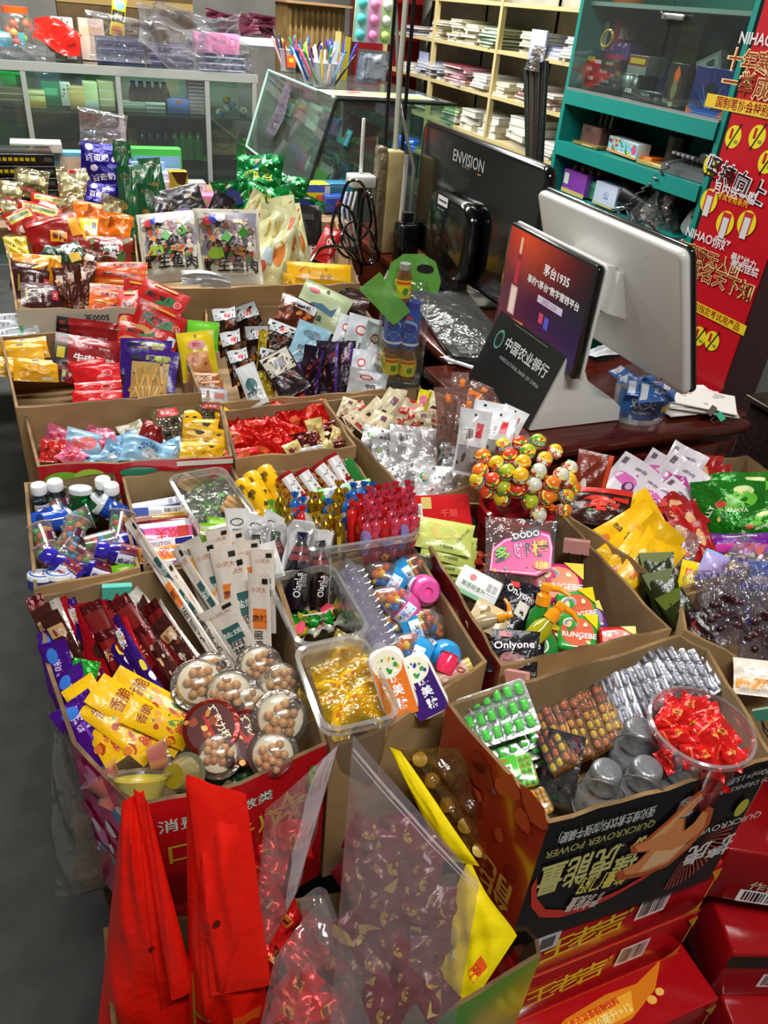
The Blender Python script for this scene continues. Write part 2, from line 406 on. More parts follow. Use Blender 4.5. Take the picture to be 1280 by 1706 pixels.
def on_wall(root,W,i,items,h,name='printed_pattern',z1=None,off=.0012,**kw):
 """print on the outside of wall i; x runs along the wall as seen from outside, y up"""
 a,b=W[i],W[(i+1) % len(W)];d=(b-a);d.z=0;L=d.length;d.normalize();c=sum((p for p in W),V())/len(W)
 n=V((d.y,-d.x,0))
 if n.dot(a-c)<0:n=-n
 r=V((-n.y,n.x,0));u=V((0,0,1));z1=a.z if z1 is None else z1
 m=(a+b)/2;o=V((m.x,m.y,z1-h/2))+n*off
 q=printed([k for k in root.children if k.name.startswith('side_panel')][i],items,L,h,name=name,**kw);q.matrix_local=root.matrix_world.inverted()@frame(o,r,u,n);return q
Z = .72
RED=mat('#b3161d','gloss');PINK=mat('#b51a5c','gloss');MAROON=mat('#6a0f16','gloss')
A_,WA=carton('pink and red carton of sachets, biscuit cups and jelly cups, nearest the floor aisle',[(66,992),(240,952),(452,925),(545,1240),(400,1308),(222,1345),(120,1238),(74,1100)],Z,.55,out=[CARD,CARD,CARD,RED,RED,PINK,PINK,PINK],seed=3)
on_wall(A_,WA,4,[('T','消费',-.1,.28,.12,'#bfe8d8'),('R',0,-.32,1,.3,'#8f0f18'),('T','多口味',-.1,.02,.2,'#c8b43a')],.2,k='gloss')
on_wall(A_,WA,3,[('T','数类',-.32,.3,.1,'#bfe8d8'),('T','好儿卡',-.2,.08,.17,'#e0d23a',12),('T','☆',.02,.1,.3,'#e6c23a'),('T','☆',.1,-.08,.35,'#d88f2a'),('E',.32,.26,.06,.13,'#3f9a2e'),('E',.32,.26,.03,.05,'#b5d83a')],.2,k='gloss')
on_wall(A_,WA,5,[('T','☆',.1,-.35,.28,'#d8c23a'),('S',4,0,0,.9,.8,26,['#f08ad0','#3aa0d8','#ffffff','#e02a8a'])],.2,k='gloss')
B_,WB=carton('small carton with tubs of sweets, candy eggs and flat tins',[(460,962),(684,902),(812,1102),(640,1218),(551,1244)],Z,.58,seed=4)
C_,WC=carton('deep red and brown carton with lollipop stand, spray sweets and black chocolate packs',[(670,836),(924,842),(1120,1048),(835,1110)],Z + .01,.58,out=[CARD,CARD,CARD,MAROON],seed=5)
E_,WE=carton('wide brown carton of fruit sweet bags beside the cash counter',[(985,792),(1245,758),(1300,800),(1314,926),(1126,984),(932,848)],Z + .01,.60,seed=6)
I_,WI=carton('small brown carton of gumball jars and blue sweet bottles',[(40,804),(190,786),(234,945),(56,982)],Z,.60,out=[CARD,CARD,CARD,mat('#4f8f2a','gloss')],seed=7)
J_,WJ=carton('brown carton holding chewing gum packets and a tub of wrapped sweets',[(203,794),(386,771),(452,918),(240,946)],Z,.60,seed=8)
K_,WK=carton('brown carton packed with sausage-shaped candy tubes and drink-can sweets',[(403,791),(590,768),(692,892),(457,957)],Z,.60,seed=9)
L_,WL=carton('torn red and green printed carton with pink and blue fruit jelly packets',[(40,690),(368,668),(388,760),(62,778)],Z + .02,.62,out=[CARD,CARD,mat('#b8202a','gloss'),mat('#c02028','gloss')],seed=10)
on_wall(L_,WL,2,[('E',-.38,.2,.1,.18,'#7ab83a'),('E',-.25,.25,.08,.16,'#a8cc4a'),('E',.0,.3,.1,.1,'#3a8a6a'),('R',.35,.42,.3,.1,'#d8d8d0')],.1,k='gloss')
M_,WM=carton('brown carton of red foil-wrapped chocolates with black stamped characters',[(370,684),(543,664),(594,743),(392,766)],Z + .02,.63,seed=11)
on_wall(M_,WM,2,[('T','技',.45,.30,.16,'#33312c',180),('T','沪',.3,.28,.16,'#33312c',180),('T','出沪',-.42,.28,.1,'#5a5040',180)],.2)
N_,WN=carton('brown carton full of silver foil egg packets and cream snack bags',[(537,668),(697,645),(824,797),(690,838)],Z + .02,.62,seed=12)
O_,WO=carton('brown carton of beef jerky packets and yellow and silver sachets',[(0,560),(292,540),(336,655),(26,680)],Z + .04,.63,seed=13)
R_,WR=carton('brown carton stuffed with dark vacuum-packed meat snack bags',[(342,515),(600,500),(702,645),(345,672)],Z + .02,.63,seed=14)
Q1,WQ1=carton('white printed carton of red spicy strip packets at the back of the platform',[(8,392),(225,380),(238,512),(26,516)],.79,.68,out=[CARD,CARD,mat('#c9c3b0','paper'),CARD],seed=15)
on_wall(Q1,WQ1,2,[('T','5000支',.12,.36,.12,'#2a2a26',180)],.16)
Q2,WQ2=carton('large brown carton with fish snack bags and cream snack bags',[(226,372),(560,368),(600,472),(246,482)],.79,.66,seed=16)
on_wall(Q2,WQ2,2,[('R',.18,0,.1,1,'#8a6648'),('T','市龙江',.2,.05,.2,'#a33a24',90)],.2)
QR,WQ=carton('black and orange energy drink carton full of blister-packed sweets, on the red cartons',[(745,1172),(1132,1056),(1182,1082),(1292,1264),(915,1372)],.752,.62,zb=.503,out=[CARD,CARD,CARD,mat('#151313','gloss'),mat('#a8321a','gloss')],seed=17)
G_,WG=carton('green edged carton on the floor in front, holding red and clear bags',[(172,1545),(845,1442),(888,1500),(902,1592),(712,1708),(500,1790),(190,1760)],.50,.22,zb=.003,out=[CARD,CARD,mat('#5a9a2a','gloss'),mat('#5aa52a','gloss'),mat('#4f9a28','gloss'),mat('#5aa52a','gloss'),CARD],seed=18)
# energy drink print, upside down
def qr_print():
 a=lambda *k:k
 arc=[(-.49,.02),(-.46,-.16),(-.4,-.29),(-.3,-.36),(-.18,-.37),(-.05,-.33),(.08,-.25),(.2,-.12),(.3,.02),(.36,.14)]
 on_wall(QR,WQ,3,[*[a('P',[arc[j],arc[j+1],(arc[j+1][0] + .012,arc[j+1][1] + .075 - .006*j),(arc[j][0] + .012,arc[j][1] + .075 - .006*j)],'#c9342a') for j in range(9)],*[a('P',[(.26 + .05*cos(q),-.02 + .1*sin(q)),(.26 + .2*cos(q + .02),-.02 + .42*sin(q + .02)),(.26 + .2*cos(q - .02),-.02 + .42*sin(q - .02))],'#b5473f') for q in [4.6 + .10*j for j in range(19)]]],.245,'printed_pattern',eps=.00003)
 on_wall(QR,WQ,3,[a('T','捷虎能量',-.24,.06,.27,'#c9c27a',180,.02,.53),a('T','QUICKROVER POWER',-.24,.27,.075,'#a8a060',180,.015,.78),a('T','强化维生素饮料(加强牛磺酸)',-.24,.38,.09,'#c9c9c4',180,.01,.45)],.245,'printed_lettering',off=.002)
 on_wall(QR,WQ,3,[a('T','能量门阀',-.14,-.12,.15,'#e0d060',172,.02,.5),a('T','捷虎能量',-.2,-.27,.13,'#d8c8c0',166,.02,.4)],.245,'slogan_lettering',off=.002)
 on_wall(QR,WQ,3,[a('T','捷虎',.38,-.15,.19,'#d8d8d4',180,.02,.8),a('T','QUICKROVER',.41,.05,.07,'#c9c9c4',180),a('E',.44,.17,.03,.07,'#b5b040'),a('T','380ml×15瓶装',.37,.44,.06,'#a8a8a4',180),a('T','ED WITH DRINKS (ADD JACK)',.36,.37,.05,'#a8a8a4',180)],.245,'brand_lettering',off=.002)
 tg=[(.2,.49),(.123,.40),(.058,.27),(-.02,.145),(-.085,.13),(-.06,.06),(.02,.03),(-.02,-.06),(-.1,-.08),(-.07,-.16),(.058,-.2),(.175,-.18),(.253,-.06),(.3,.11),(.28,.24),(.24,.28),(.22,.18),(.175,.12),(.14,.26),(.2,.42)]
 on_wall(QR,WQ,3,[a('P',tg,'#b5562a'),a('P',[(x * .86 + .015,y * .86 + .012) for x,y in tg],'#d88a52'),a('P',[(.02,-.14),(.16,-.12),(.25,.06),(.23,.0),(.15,-.02),(.06,.02)],'#e8b888'),a('P',[(.0,.14),(.1,.3),(.16,.42),(.12,.3),(.07,.16)],'#e0a870')],.245,'leaping_animal_emblem',off=.0028)
 on_wall(QR,WQ,4,[a('S',3,.1,.1,.8,.8,14,['#c04a24','#8a2412']),a('T','能量',.1,-.2,.25,'#d8a040',180)],.245)
qr_print()
# the red tea cartons
RC=mat('#a80f16','gloss')
TEAG = 'red herbal tea cartons stacked on the floor'
def tea_carton(label,x0,y0,w,d,z0,h,yaw=0,top=(),front=(),side=(),col=RC):
 t=thing('drink_carton',label,'box',Matrix.Translation((x0,y0,z0))@Matrix.Rotation(radians(yaw),4,'Z'),TEAG)
 MB().box((0,0,0),(w,d,h),col,None,.004).build('carton',t)
 for it,ww,hh,M in ((front,w,h,frame((w/2,-.0004,h/2),(1,0,0),(0,0,1),(0,-1,0))),(top,w,d,frame((w/2,d/2,h + .0004),(1,0,0),(0,1,0),(0,0,1))),(side,d,h,frame((w + .0004,d/2,h/2),(0,1,0),(0,0,1),(1,0,0)))):
  if it:printed(t,it,ww,hh,M=M,k='gloss',name='printed_lettering')
 return t
GOLD = '#d8a428'
def tea_front(full=True):return [('T','王',-.36,-.02,.46,'#e8d22a',6,.015),('T','老',-.22,.02,.46,'#e8d22a',6,.015),('T','吉',-.09,.05,.46,'#e8d22a',6,.015),('E',.0,.25,.012,.05,GOLD),('B',.13,.15,.17,.42),('R',0,-.47,1,.02,GOLD),('R',.47,.15,.01,.6,GOLD),('P',[(.38,-.42),(.47,-.42),(.47,-.2),(.44,-.34)],GOLD),('P',[(.42,.45),(.48,.45),(.48,.2)],GOLD)]+([('R',-.45,.3,.12,.34,'#d8d8d8'),('R',-.45,.3,.07,.22,'#555555')] if full else [])
tea_carton('red herbal tea carton with yellow characters, topmost of its stack under the black carton',.44,.378,.30,.2,.382,.119,front=tea_front())
tea_carton('red herbal tea carton with yellow characters, second of its stack',.438,.376,.305,.2,.262,.119,front=tea_front(False))
tea_carton('red herbal tea carton with gold wing design on its protruding top',.40,.30,.36,.27,.142,.119,top=[('P',[(-.48,-.47),(-.34,-.46),(-.2,-.44),(.1,-.42),(.26,-.34),(.36,-.22),(.2,-.28),(.05,-.27),(-.16,-.30),(-.32,-.38)],'#d87a1a'),('P',[(-.3,-.42),(.12,-.40),(.16,-.30),(-.2,-.32)],'#f0a830'),('E',-.34,-.46,.022,.022,'#e8b04a'),('E',-.28,-.45,.022,.022,'#e8b04a'),('E',.22,-.38,.022,.022,'#e8b04a'),('E',.27,-.36,.02,.02,'#e8b04a'),('T','净含量/310毫升×12',-.05,-.38,.055,'#f8ec9a',3),('T','王老吉凉茶植物饮料',-.05,-.33,.04,'#d8301a',3)],front=tea_front(False))
tea_carton('red herbal tea carton standing on the floor, lowest of its stack',.42,.34,.33,.25,.003,.137,front=tea_front(False))
tea_carton('dark red carton tilted against the stack, with barcode and gold characters',.775,.40,.30,.22,.36,.12,-28,front=[('T','荣',-.15,.2,.4,'#c8b02a',0),('T','作伙伴',-.2,-.15,.2,'#d0c0a0',-5),('B',-.2,-.34,.3,.25)],col=mat('#8a0d14','gloss'))
tea_carton('dark red carton with gold band lying behind the tea stack',.79,.33,.34,.3,.185,.13,-20,front=[('R',0,.3,1,.25,'#2a1a10'),('B',-.2,-.1,.2,.3),('T','吉祥',.1,.3,.22,'#c8b02a')],col=mat('#9a1018','gloss'))
tea_carton('red carton with yellow characters at the foot of the leaning stack',.80,.28,.4,.3,.003,.18,-18,front=[('T','和上之',.0,.15,.4,'#d8c22a',4),('B',-.3,-.25,.16,.3)],col=mat('#9a1018','gloss'))
tea_carton('black carton with a white barcode strip beside the energy drink carton',.89,.42,.3,.26,.482,.12,-30,front=[('B',-.15,.1,.5,.55),('T','130889 4',-.1,-.35,.2,'#e8e8e8')],top=[('B',0,-.3,.5,.25)],col=mat('#191717','gloss'))
# ------------------------------------------------------------------ kinds of goods
RX=Matrix.Rotation(pi/2,4,'X')      # turns the lathe's y axis into z
def T3(x,y,z):return Matrix.Translation((x,y,z))
def can_surf(r):return lambda x,y,l:((r+l)*sin(x/r),y,(r+l)*cos(x/r))
def twist(name,cat,c,c2=None,L=.06,r=.011,fan=.016,flat_=.75,fin='foil',art=(),var=2,m=.35,ends=True):
 """wrapped sweet: round body and two twisted fan ends along local x"""
 def make(root,i):
  rr=random.Random(i+11);mb=MB();b=L/2-fan;n=14
  pr=[(-L/2,.95),(-L/2+fan * .5,.65),(-b - .002,.22),(-b + .002,.35),(-b + .005,.85),(-b * .4,1.0),(b * .4,1.0),(b - .005,.85),(b - .002,.35),(b + .002,.22),(L/2-fan * .5,.65),(L/2,.95)]
  if not ends:pr=[(-L/2,.3),(-L/2 + .006,.55),(-b,.8),(-b * .4,1.0),(b * .4,1.0),(b,.8),(L/2 - .006,.55),(L/2,.3)]
  rings=[]
  for q,(x,s) in enumerate(pr):
   fanp=ends and (q<2 or q>len(pr)-3);R=r*s;ring=[]
   for k in range(n):
    a=2*pi*k/n;w = .25 if fanp else flat_;pl=1+(.25*(-1) ** k if fanp else rr.uniform(-.09,.09))
    ring.append((x+(rr.uniform(-.002,.002)),R*pl*cos(a),R*w*pl*sin(a)+(.15*r*(-1) ** k if fanp else 0)))
   rings.append(ring)
  m0=c if not isinstance(c,str) else mat(c,fin,m=m) if fin == 'foil' else mat(c,fin)
  mb.loft(rings,m0,None,True,True,fin != 'foil');mb.build('wrapper',root)
  if c2: 
   s=lambda x,y,l:(x,y,flat_*sqrt(max(0,r*r-y*y))*1.04+l)
   printed(root,c2,L,2*r,s)
 return Kind(name,cat,L,2*r,make,var)
def lathe_thing(name,cat,parts,h,w,prints=None,var=1):
 """parts: (name, profile, material); prints: (radius, items, width, height, y)"""
 def make(root,i):
  for nm,pr,m in parts:MB().lathe(pr,m() if callable(m) else m,18).build(nm,root)
  for r,it,ww,hh,y in prints or ():printed(root,it,ww,hh,can_surf(r),M=T3(0,y,0))
 return Kind(name,cat,w,h,make,var)
def fill_balls(mb,rr,n,R,y0,y1,r,cols,k='gloss',flat_=1):
 for _ in range(n):
  a=rr.uniform(0,6.28);q=R*sqrt(rr.random());y=rr.uniform(y0,y1)
  mb.ball(r,mat(rr.choice(cols),k),T3(q*sin(a),y,q*cos(a))@Matrix.Rotation(rr.uniform(0,3),4,'X'),8,5,(1,flat_,1))
def stuff(o):o['kind'] = 'stuff';return o
GUMS=['#e8641e','#2fae3a','#e03a3a','#2a9ad8','#f09a2a','#3ec04a','#e8541a']
MMS=['#e8641e','#2a7fd0','#f0c020','#d8541a','#f0c020','#2a6fc0','#e8701e','#7a3a1e']
def biscuit_cup(name,lid,sg):
 def make(root,i):
  rr=random.Random(i);A=T3(0,0,0)@RX
  if sg<0:A=Matrix.Rotation(pi,4,'Y')@A
  dome=[(.034,0),(.031,.002),(.0305,.012),(.027,.026),(.019,.034),(.008,.037),(.001,.0375)]
  MB().lathe(dome,TUB(),20,A,False).build('clear_cup',root)
  MB().lathe([(.0345,-.0008),(.036,0),(.0345,.0008),(.0008,.0006)],mat(lid,'foil',m=.6),22,A).build('lid',root)
  b=MB();b.lathe([(.029,.002),(.028,.013),(.012,.02),(.001,.021)],mat('#e9dfc8','gloss'),16,A);b.build('cream_filling',root)
  b=MB();c=MB()
  for k in range(11):
   a=k*2.4+i;q = .021*sqrt((k + .5)/12);z = .0305-14*q*q
   b.ball(.0064,mat(rr.choice(['#c08a50','#d09a60','#b87f46','#c89258']),'print'),A@T3(q*sin(a),z - .004,q*cos(a)),8,5)
  stuff(b.build('biscuit_filling',root));c.ball(.012,mat('#35180d','gloss'),A@T3(.016,.016,-.012 + .02*(i % 2)),12,8,(1,.9,.8))
  if c.v:stuff(c.build('chocolate_filling',root))
  if sg<0:
   printed(root,[('E',0,0,.43,.43,'#4a1410'),('S',i,0,-.1,.7,.5,12,['#c07a2a','#8a3a1a','#e0b060','#b5121a']),('T','巧克力杯',0,.16,.17,'#f0e0c0',0,.02),('R',0,-.02,.5,.05,'#b5121a')],.07,.07,M=T3(0,0,.001))
 return Kind(name,'snack cup',.072,.072,make,2)
def jelly_cup(col,lidc=None,fruit='#f0e8c0'):
 def make(root,i):
  MB().lathe([(.019,-.034),(.021,-.033),(.0285,.0),(.034,.001),(.034,.0025),(.0288,.0025)],TUB(),22,None,False).build('clear_cup',root)
  MB().lathe([(.0185,-.033),(.0278,-.003),(.0005,-.002)],mat(col,'jelly'),20).build('jelly',root)
  b=MB();rr=random.Random(4)
  for k in range(3):b.ball(.009,mat(fruit,'jelly'),T3(rr.uniform(-.012,.012),-.02 + .006*k,.013),10,6,(1,.8,.6))
  stuff(b.build('fruit_filling',root))
  if lidc:
   MB().lathe([(.034,.0026),(.034,.0034),(.0005,.0036)],mat(lidc,'foil'),22).build('lid',root)
   printed(root,[('E',0,0,.4,.4,'#6a6a1a'),('T','果冻',0,0,.3,'#e0c040'),('S',2,0,0,.7,.7,8,['#8a5a1a','#c0a030'])],.068,.068,M=T3(0,.0042,0)@Matrix.Rotation(-pi/2,4,'X'))
 return Kind('jelly_cup','jelly cup',.068,.038,make)
def binder_clip(c):
 def make(root,i):
  MB().prism([(-.006,0),(.006,0),(.0015,-.018),(-.0015,-.018)],-.016,.016,mat(c,'gloss'),Matrix.Rotation(pi/2,4,'Y')).build('clip_body',root)
  for s in (-1,1):MB().tube([(-.008,-.017,s * .002),(-.009,-.03,s * .006),(-.005,-.042,s * .009),(.005,-.042,s * .009),(.009,-.03,s * .006),(.008,-.017,s * .002)],.0011,mat('#3a3a3a','metal'),6).build('wire_handle',root)
 return Kind('binder_clip','clip',.032,.045,make)
def tub(label,name,cs,z,depth,taper=.9,group='clear plastic sweet tubs',r=.02,ztop=None):
 """clear tub whose rim corners lie under four pixels at height z"""
 W=[P(x,y,z) for x,y in cs];c=sum(W,V())/4
 X=((W[1]+W[2])-(W[0]+W[3]))/2;Y=((W[0]+W[1])-(W[2]+W[3]))/2;hx,hy=X.length/2,Y.length/2
 X.normalize();Y=V((-X.y,X.x,0));hy=abs(hy)
 root=thing(name,label,'plastic tub',frame(c-V((0,0,depth)),X,Y,(0,0,1)),group);n=5
 ring=lambda s,zz,e=0:[(x,y,zz) for x,y in rrect(hx*s+e,hy*s+e,r,n)]
 MB().loft([ring(taper - .04,0),ring(taper,.006),ring(1,depth - .006)],TUB(),None,True,False).build('tub_wall',root)
 MB().loft([ring(1,depth - .012),ring(1,depth - .012,.004),ring(1,depth,.005),ring(1,depth + .001),ring(1,depth - .008,-.002)],mat('#eef0ee','clear',h=.16,hi=.7,lo=.1),None).build('rim',root)
 return root
def egg_kind(c):
 def make(root,i):
  rr=random.Random(i+5);pr=[]
  top=[(.0215*sqrt(max(0,1-(y / .034) ** 2)),y) for y in (0,.008,.016,.023,.029,.0325,.0339)]
  bot=[(.0215*sqrt(max(0,1-(y / .028) ** 2.4)),-y) for y in (0,.008,.016,.022)][::-1]
  MB().lathe(top,TUB(),20,None,False).build('clear_top',root)
  MB().lathe([(.0005,-.017),(.005,-.0175),(.006,-.0225)]+bot+[(.0218,0.002)],mat(c,'gloss'),20).build('coloured_base',root)
  b=MB();fill_balls(b,rr,20,.013,.002,.02,.0066,MMS,'gloss',.65);stuff(b.build('chocolate_beans',root))
  printed(root,[('R',0,0,.5,.9,'#d8eaf6'),('T','M豆',-.04,.1,.5,'#3a6ac0'),('T','巧克力',.02,-.25,.3,'#d83a6a'),('S',3,0,.1,.45,.7,6,['#3aa0e0','#f0c030','#e03a7a'])],.07,.016,can_surf(.0222),M=T3(0,-.006,0))
 return Kind('candy_egg','candy egg',.043,.062,make,2)
EGG_B,EGG_P=egg_kind('#2f9ad8'),egg_kind('#e85aa8')
def lollipop():
 def make(root,i):
  b=[('#e8781e','#d8321e'),('#d8b81e','#2a5aa8'),('#d8421e','#b01f1f'),('#a8b82a','#3a8a3a'),('#f0b020','#c8342a'),('#d0d0c0','#c8341e')][i]
  MB().tube([(0,-.10,0),(0,-.014,0)],.0022,mat(['#f0a030','#e8c060','#f09030','#c8c0a0','#f0a030','#e87030'][i]),8).build('stick',root)
  m=MB();m.ball(.0155,mat(b[0],'film'),None,16,10)
  s=lambda x,y,l:((.0156+l)*sin(x / .0156)*cos(y / .0156),(.0156+l)*sin(y / .0156),(.0156+l)*cos(x / .0156)*cos(y / .0156))
  m.loft([[(r*(1 + .25*(-1) ** k)*sin(2*pi*k/14),y,r*(1 + .25*(-1) ** k)*cos(2*pi*k/14)) for k in range(14)] for r,y in ((.006,-.013),(.0035,-.017),(.006,-.023),(.0075,-.028))],mat(b[0],'film'));m.build('wrapped_ball',root)
  printed(root,[('R',0,0,1.5,.30,b[1],8),('R',0,.3,1.2,.14,'#f6e46a',8),('R',0,-.3,1.2,.16,'#f4f0d0',8),('S',i,0,0,1.8,.9,10,['#f0d020','#d8321e','#3aa03a','#f4f4e0']),('T','DODO',0,.02,.28,'#ffffff',8,.03)],.031,.031,s,step=.004)
 return Kind('lollipop','lollipop',.031,.031,make,6)
def tied_tube(name,c,art,r=.0095,h=.085,knot=True,k='gloss'):
 def make(root,i):
  MB().lathe([(.0012,-h/2),(r * .5,-h/2 + .003),(r,-h/2 + .010),(r,h/2 - .012),(r * .7,h/2 - .005),(.002,h/2 - .0015),(.0012,h/2)],mat(c,k,**({'m':.8,'r':.22} if k == 'foil' else {})),14).build('tube',root)
  if knot:
   mb=MB();mb.loft([[(q*(1 + .5*(-1) ** j)*sin(2*pi*j/12),y,q*(1 + .5*(-1) ** j)*cos(2*pi*j/12)) for j in range(12)] for q,y in ((.002,h/2 - .001),(.0035,h/2 + .004),(.0055,h/2 + .010))],mat(c,k if k != 'foil' else 'gloss'));mb.build('crimped_end',root)
   MB().lathe([(.0024,h/2 - .0015),(.003,h/2),(.0024,h/2 + .0015)],mat('#d8d8d8','metal'),10).build('clip_ring',root)
  if art:printed(root,art,2*pi*r * .95,h * .7,can_surf(r + .0002),step=.003)
 return Kind(name,'candy tube',2*r,h,make)
def flatbox(name,cat,w,h,d,c,art,fin='gloss',side=None,part='carton',bev=.0015,sart=()):
 """a closed packet: its face w x h looks along z"""
 def make(root,i):
  MB().rbox((-w/2,-h/2,-d),(w/2,h/2,0),max(bev,.0006),mat(c,fin),None,3,min(bev,d * .3)).build(part,root)
  if art:printed(root,art,w,h,k=fin if fin in ('print','gloss','paper') else 'print')
  if sart:printed(root,sart,w,d,M=frame((0,-h/2 - .0003,-d/2),(1,0,0),(0,0,1),(0,-1,0)),name='side_lettering')
 return Kind(name,cat,w,h,make,1,True)
def blister(name,w,h,nx,ny,pill,col,back,fin='gloss',ps=(.7,.7),cols=None,ph=.006):
 def make(root,i):
  MB().rbox((-w/2,-h/2,-.0008),(w/2,h/2,0),.005,back() if callable(back) else mat(back,'foil',m=.6),None,3,.0003).build('card',root)
  rr=random.Random(i);bb=MB()
  for j in range(ny):
   for k in range(nx):
    x,y=w*((k + .5)/nx - .5) * .94,h*((j + .5)/ny - .5) * .94;a,b=w/nx*ps[0]/2,h/ny*ps[1]/2
    mb=MB();mb.rbox((-a,-b,0),(a,b,ph),min(a,b)*pill,mat(rr.choice(cols) if cols else col,fin),None,3,ph * .6);o=mb.build('sweet',root);o.location=(x,y,0)
    bb.loft([[(x+p,y+q,z) for p,q in rrect(a*s + .0015,b*s + .0015,min(a,b) * .5,3)] for z,s in ((.0002,1.15),(ph * .7,1.05),(ph + .0014,.85),(ph + .0018,.3))],CLEAR(),None,False,True)
  bb.build('bubble_pattern',root)
 return Kind(name,'blister pack',w,h,make,1,True)
# ------------------------------------------------------------------ nearest carton: sachets, cups, jelly
GA = 'sachets in the pink and red carton'
def sachet(name,c,art=(),w=.065,h=.18,t=.012,fin='foil',**kw):return pouch(name,'sweet packet',c,art,w,h,t,fin,seal=.06,crump=.25,**kw)
maroon=sachet('snack_sachet','#5a0f12',[('R',0,.3,.9,.2,'#7a1a18'),('R',0,-.05,.7,.3,'#8a1a1a'),('T','辣条',0,-.05,.13,'#e8d0a0')],seed=1)
redsac=sachet('snack_sachet','#b81420',[('T','PRETTY',0,.28,.11,'#f4e8e0',90),('E',.05,-.05,.25,.1,'#3a1410'),('S',3,0,-.3,.9,.3,8,['#f4f0e8','#e8c040','#8a1420'])],seed=2)
purpsac=sachet('snack_sachet','#3a1478',[('S',5,0,.1,.9,.7,9,['#f4f0f4','#d83a4a','#e8d040']),('T','糖',0,.3,.2,'#f4f4f4')],seed=3)
brownsac=sachet('snack_sachet','#4a2018',[('R',0,.3,.8,.12,'#c8a070'),('S',6,0,0,.8,.6,10,['#7a3a24','#c89a70','#e0d0c0'])],seed=4)
whitesac=sachet('snack_sachet','#d8d2c8',[('R',.2,0,.3,.9,'#c8bcb0'),('T','小面筋',-.15,0,.14,'#3a2a24',90),('S',8,.1,-.3,.7,.3,7,['#a83a2a','#c89060'])],seed=5)
L=[(maroon,85,1062,150,-24,-15,30),(brownsac,100,1085,165,-22,-30,36),(whitesac,112,1070,150,-24,-30,30),(redsac,128,1066,150,-20,-35,30),(brownsac,122,1095,170,-23,-28,34),(purpsac,141,1068,150,-20,-45,22),(redsac,165,1075,150,-12,-10,52),(maroon,185,1082,170,-24,-35,36),(purpsac,196,1088,180,-26,-50,22),(maroon,207,1088,190,-28,-48,36),(redsac,220,1086,195,-30,-50,36),(maroon,234,1082,195,-31,-52,34),(purpsac,236,1114,205,-34,-48,30),(maroon,250,1080,195,-31,-52,32),(brownsac,262,1084,195,-32,-54,32),(maroon,274,1080,195,-32,-54,32),(whitesac,282,1062,190,-34,-55,28),(maroon,294,1086,190,-33,-54,30),(whitesac,306,1075,180,-35,-54,28),(brownsac,312,1100,170,-34,-50,32)]
sets = {}
for k,(K,x,y,h,ang,az,w) in enumerate(L):
 o=K.at('',x,y,.70,h,ang,32,az,w,GA);sets.setdefault(id(K),(K,[]))[1].append(o)
for K,objs in sets.values():
 label_row(objs,{id(maroon): 'maroon sachet standing on edge',id(redsac): 'bright red sachet with white lettering',id(purpsac): 'purple sachet with white swirls',id(brownsac): 'dark brown sachet on edge',id(whitesac): 'off-white thin sachet standing'}[id(K)],'in the pink carton fan')
wp=lambda sd,art:pouch('paper_snack_packet','snack packet','#d2c8bc',art,.045,.19,.008,'film',seal=.05,crump=.2,seed=sd)
hsz=[('T','小沢大',0,.36,.055,'#a8604a',0,.01),('R',.1,.05,.5,.22,'#2f5a5a'),('T','盐焗',.1,.05,.08,'#d8e0d8'),('T','鸡味豆',.1,-.2,.1,'#3a3a36',90,.01),('S',3,0,-.38,.7,.14,6,['#c05a7a','#d8a0a0']),('R',.3,.43,.25,.05,'#1a1412')]
w1,w2=wp(21,hsz),wp(22,[('E',0,.2,.36,.12,'#e8a83a',20),('E',.05,-.06,.36,.1,'#e0983a',-20),('T','手撕豆',0,.38,.07,'#5a4a3a'),('T','素食',0,-.3,.1,'#3a3a34')])
w3=wp(23,[('T','小沢大',0,.34,.055,'#a8604a',0,.01),('R',.05,.06,.6,.2,'#d8742a'),('T','麻辣',.05,.06,.08,'#6a2a10'),('T','火鸡面',0,-.2,.1,'#3a3a36',90,.01),('R',.3,.43,.25,.05,'#1a1412')])
W=[(w1,281,962,235,-33,-62,18),(w3,300,1003,220,-34,-62,18),(w1,318,1010,190,-32,-60,18),(w3,332,1022,205,-32,-60,19),(w1,350,1000,210,-28,-55,20),(w1,375,945,130,-12,-25,40),(w3,398,950,130,-8,-20,42),(w3,420,965,130,-5,-15,42),(w1,440,985,140,-4,-15,38),(w2,343,975,160,-16,-30,44),(w1,365,985,170,-15,-25,44),(w3,388,1000,180,-13,-22,44),(w1,408,1015,180,-10,-18,42),(w3,433,1040,170,-2,-12,38),(w1,388,1062,120,-24,-20,62)]
for k,(K,x,y,h,ang,az,w) in enumerate(W):W[k]=K.at('',x,y,.735 - .0008*max(0,y-960) * .3,h,ang,30,az,w,'white paper snack packets')
label_grid(W,'white paper snack packet','of the fan',2)
W[9]['label'] = 'white paper snack packet with orange wedge picture';W[-1]['label'] = 'white snack packet lying lowest in front of the fan'
pp=pouch('purple_snack_bag','snack packet','#4a0f8a',[('T','趣味',.0,.2,.12,'#d8c8f0',90),('E',-.1,.36,.2,.08,'#3a7ad8'),('R',0,-.1,.06,.6,'#6a2ab0')],.06,.17,.014,'foil',seed=31,seal=.06)
for n,(x,y,h,ang,az,w,lb) in enumerate([(95,1130,170,-12,-45,40,'purple snack bag standing against the carton wall'),(112,1150,170,-14,-40,46,'purple snack bag second from the carton wall'),(130,1185,150,-22,-30,60,'purple snack bag beneath the green packet'),(152,1222,130,-38,-20,80,'purple snack bag lying lowest by the jelly cups')]):pp.at(lb,x,y,.69,h,ang,40,az,w,GA)
